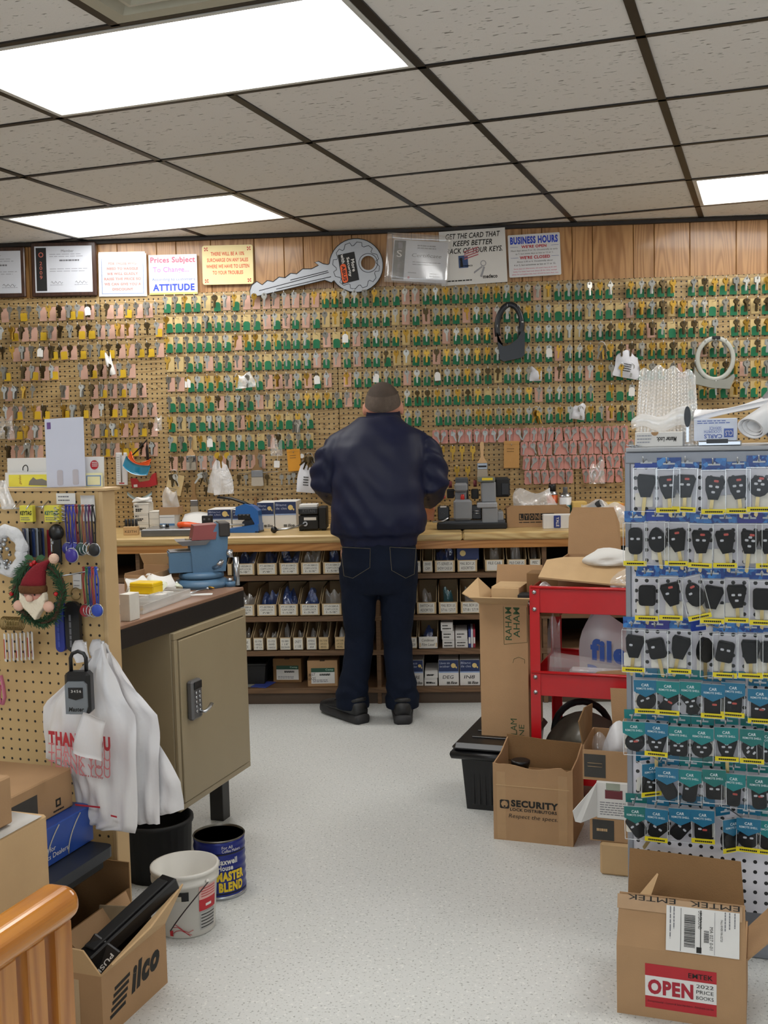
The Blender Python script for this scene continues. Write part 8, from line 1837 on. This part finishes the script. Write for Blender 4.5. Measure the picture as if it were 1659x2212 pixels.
# brushes
BRW = mat('brush_beech', 'cda676', .5, var=.08); BRI = mat('brush_bristle', 'a39a8c', .85, var=.25, scale=120, stretch=(30, 30, 1)); FER = mat('brush_ferrule', '8f9296', .3, .9)
def brush(label, px, ytop, ybot, wpx, worn, tilt=0.0, off=.025):
    h = w_(ybot-ytop); w = w_(wpx); t = hung('paint_brush', label, 'brush', px, ytop, off, tilt)
    m_hand = mat('brush_aged', '8a6a42', .6) if worn else BRW
    MB().prism([(-.009, -.002), (0, .004), (.009, -.002), (.011, -h*.12), (.007, -h*.3), (.008, -h*.42), (w*.46, -h*.56), (w*.46, -h*.60), (-w*.46, -h*.60), (-w*.46, -h*.56), (-.008, -h*.42), (-.007, -h*.3), (-.011, -h*.12)], -.005, .005).build('handle', m_hand, t)
    MB().bbox(-w*.5, w*.5, -.008, .008, -h*.76, -h*.58, .002).build('ferrule', FER, t); MB().prism([(-w*.48, -h*.76), (w*.48, -h*.76), (w*.52, -h*.98), (w*.3, -h), (0, -h*.985), (-w*.3, -h), (-w*.52, -h*.975)], -.007, .007).build('bristles', BRI, t)
    if not worn: patch(t, 'printed_band', (-w*.4, -.008, -h*.70), X_, Z_, w*.8, h*.05, BLACKM, .0005)
    return t
brush('clean beech paint brush hanging below the pink cards', 411, 940, 1017, 21, False); brush('worn small paint brush hanging low near the navy boxes', 418, 1038, 1112, 17, True); brush('wide flat worn paint brush hanging above the blue key punch', 554, 968, 1051, 26, True); brush('clean beech paint brush hanging above the key duplicator', 1041, 955, 1032, 22, False)
# bags with barcodes
def wbag(label, px, py, w, h, mt, seed, code=True, tilt=0.0, off=.05):
    p = at(px, py, Y=DW-off); t, q = bag('hanging_bag', label, p, w_(w), w_(h), .02, mt, seed); t.rotation_euler = (0, tilt, 0)
    if code: lines(t, (-w_(w)*.15, -.016, 0), X_, Z_, w_(w)*.3, [w_(h)*(.25+.09*k) for k in range(4)], w_(h)*.04, INK, jit=.1); 
    return t
BAGW = mat('bag_cloud', 'cfd0d6', .35, var=.05, scale=14, bump=.4, bscale=30)
wbag('white barcoded bag hung crooked on the key rows near the bubble wrap', 1350, 816, 56, 52, BAGW, 201, tilt=R(12)); wbag('small white bag hung among the sixth row of keys', 1157, 823, 26, 28, BAGW, 202, False); wbag('small clear bag with white card left of the man, fifth row', 531, 838, 44, 30, MILKY, 203, False, R(-6)); wbag('small white bag with key hung in the sixth row past the man', 1247, 906, 30, 32, BAGW, 204, False, R(10)); wbag('white barcoded bag hung right beside the man', 660, 1064, 40, 62, BAGW, 205, True, R(6), .05); wbag('cloudy plastic bag hanging over the blue key punch', 484, 1068, 44, 72, MILKY, 206, False, R(-4)); wbag('second cloudy plastic bag folded beside the first over the key punch', 462, 1066, 30, 56, MILKY, 207, False, R(10), .04); wbag('clear bag of loose keys hung behind the standing envelope', 16, 948, 34, 46, CLEAR, 208, False); wbag('clear bag with label and tag hung left of the yellow envelope', 598, 985, 26, 44, CLEAR, 209, False); wbag('white paper packet hanging on the fourth row under the plaques', 243, 810, 16, 46, WHITE, 210, False, R(-12)); wbag('clear bag of grey parts hung above the goggles', 342, 930, 18, 30, CLEAR, 211, False); wbag('clear milky bag hung where the shelves end beside the duplicator rows', 1290, 1045, 34, 46, CLEAR, 212, False)
# envelopes
for lab, px, py, w, h, colr, tl in (('yellow padded envelope hung beside the man', 635.5, 994, 29, 48, 'c98a22', -3), ('tan paper envelope hung above the key machine', 1105, 982, 33, 58, 'b98a4e', 1)):
    t = hung('paper_envelope', lab, 'envelope', px, py, .03, R(tl)); w, h = w_(w), w_(h); MB().bbox(-w/2, w/2, -.004, .004, -h/2, h/2, .002).build('envelope', mat('envelope_'+colr, colr, .7, var=.08, bump=.3, bscale=40), t); MB().box(-w/2, w/2, -.0048, -.004, h*.38, h*.385).build('flap_edge', mat('envelope_edge', '7a5a30', .8), t); lines(t, (-w*.3, -.004, 0), X_, Z_, w*.5, (h*.1, h*.2), h*.03, mat('envelope_edge', None)); MB().tube([(0, .03, h*.36), (0, -.012, h*.35), (0, -.014, h*.40)], .0015, 5).build('hook', STEEL, t)
# white tags on strings
for k, (px, py, tl, lab) in enumerate([(598, 1001, 3, 'white strung tag below the clear bag'), (652, 985, -20, 'round white tag on the key ring beside the man')]):
    t = hung('strung_tag', lab, 'tag', px, py, .03, R(tl)); MB().prism(rrect(-.015, .015, -.022, .014, .003, 1) if k == 0 else circle(.012, 14), -.001, .001).build('tag', WHITE, t); MB().tube([(0, 0, .012), (.004, .01, .05)], .0008, 4).build('string', WHITE, t)
# key ring bunches
def bunch(label, px, py, n, off, spread, metals):
    t = hung('key_ring_bunch', label, 'keys', px, py, off); MB().tube([(.016*math.cos(a), .003*math.sin(2*a), .016*math.sin(a)) for a in [2*math.pi*i/20 for i in range(20)]], .0016, 5, closed=True).build('ring', STEEL, t)
    for k in range(n): link('key', KM[rnd.choice(metals), rnd.choice(('round', 'hex', 'clover', 'square'))], t, (.010*math.sin(k*2.1), -.004-.004*k, -.014), (R(rnd.uniform(-15, 15)), rnd.uniform(-spread, spread), R(rnd.uniform(-60, 60)))).scale = (1.2, 1, 1.2)
    return t
bunch('fanned bunch of bright silver keys hung left of the man', 642, 905, 7, .05, .5, ['nickel']); bunch('ring of mixed keys and tags hung beside the man shoulder', 668, 985, 8, .06, 1.0, ['nickel', 'aged']); bunch('grey keys hung over a beige tag above the small boxes', 376, 1022, 6, .05, .5, ['nickel', 'aged']); bunch('ring of silver keys with red tool hung near the cloudy bags', 440, 1018, 6, .05, .8, ['nickel', 'aged']); bunch('loose ring of brass keys hung in the fourth row near the crooked bag', 1300, 745, 5, .06, .7, ['brass', 'nickel']); bunch('fan of silver keys hung behind the standing envelope', 60, 955, 5, .05, .6, ['nickel']); bunch('fan of silver keys hung in the last row past the man', 1158, 885, 6, .05, .6, ['nickel', 'brass'])
t = hung('beige_tag', 'beige cardboard tag under the grey keys', 'tag', 378, 1045, .02, R(14)); MB().bbox(-.042, .042, -.001, .001, -.058, .05, .0004).build('tag', mat('beige_card', 'cdb585', .8), t); lines(t, (-.03, -.001, 0), X_, Z_, .05, (-.04, -.03), .003, GREYINK)
for k, px in enumerate((470, 491)):
    t = hung('round_brass_key', f'round brass disc key, {["first", "second"][k]} of the pair over the cloudy bags', 'key', px, 984, .05, group='round brass keys'); MB().prism(circle(.017, 20), -.0015, .0015).build('bow', mat('polished_brass', 'c9a43c', .3, .85), t); MB().prism([(-.006, -.016), (-.006, -.07), (.006, -.066), (.006, -.016)], -.001, .001).build('blade', DARKBR, t)
# wire rail with small tools at bench height
t = hung('tool_wire_rail', 'thin wire rail carrying small tools over the navy boxes', 'rail', 515, 1023, .03); MB().tube([(0, 0, 0), (.21, 0, .006)], .002, 6).build('wire', STEEL, t)
for k, (px, py, mt) in enumerate([(516, 1026, DARKBR), (531, 1026, NICKEL), (577, 1026, DARKBR), (608, 1026, NICKEL), (624, 1026, NICKEL), (634, 1022, NICKEL), (404, 1045, DARKBR), (445, 1052, DARKBR)]):
    t = hung('small_tool', f'small {"brass" if mt is DARKBR else "steel"} hand tool on the wire rail, {ordinal(k+1)} in line', 'tool', px, py, .026); MB().prism([(-.010, 0), (.010, 0), (.012, -.018), (.004, -.024), (.004, -.05), (-.004, -.052), (-.004, -.024), (-.012, -.018)], -.002, .002).build('blank', mt, t); MB().tube([(0, .026, .002), (0, -.006, .002), (0, -.008, .008)], .0014, 5).build('hook', STEEL, t)
for k, px in enumerate((552, 596)):
    t = hung('wooden_bracket', f'brown wooden upright, {["first", "second"][k]} behind the navy boxes', 'bracket', px, 1088, .008); MB().prism(rrect(-.007, .007, -.045, .035, .006, 3), -.008, .008).build('upright', mat('bracket_brown', '8a6238', .6), t)
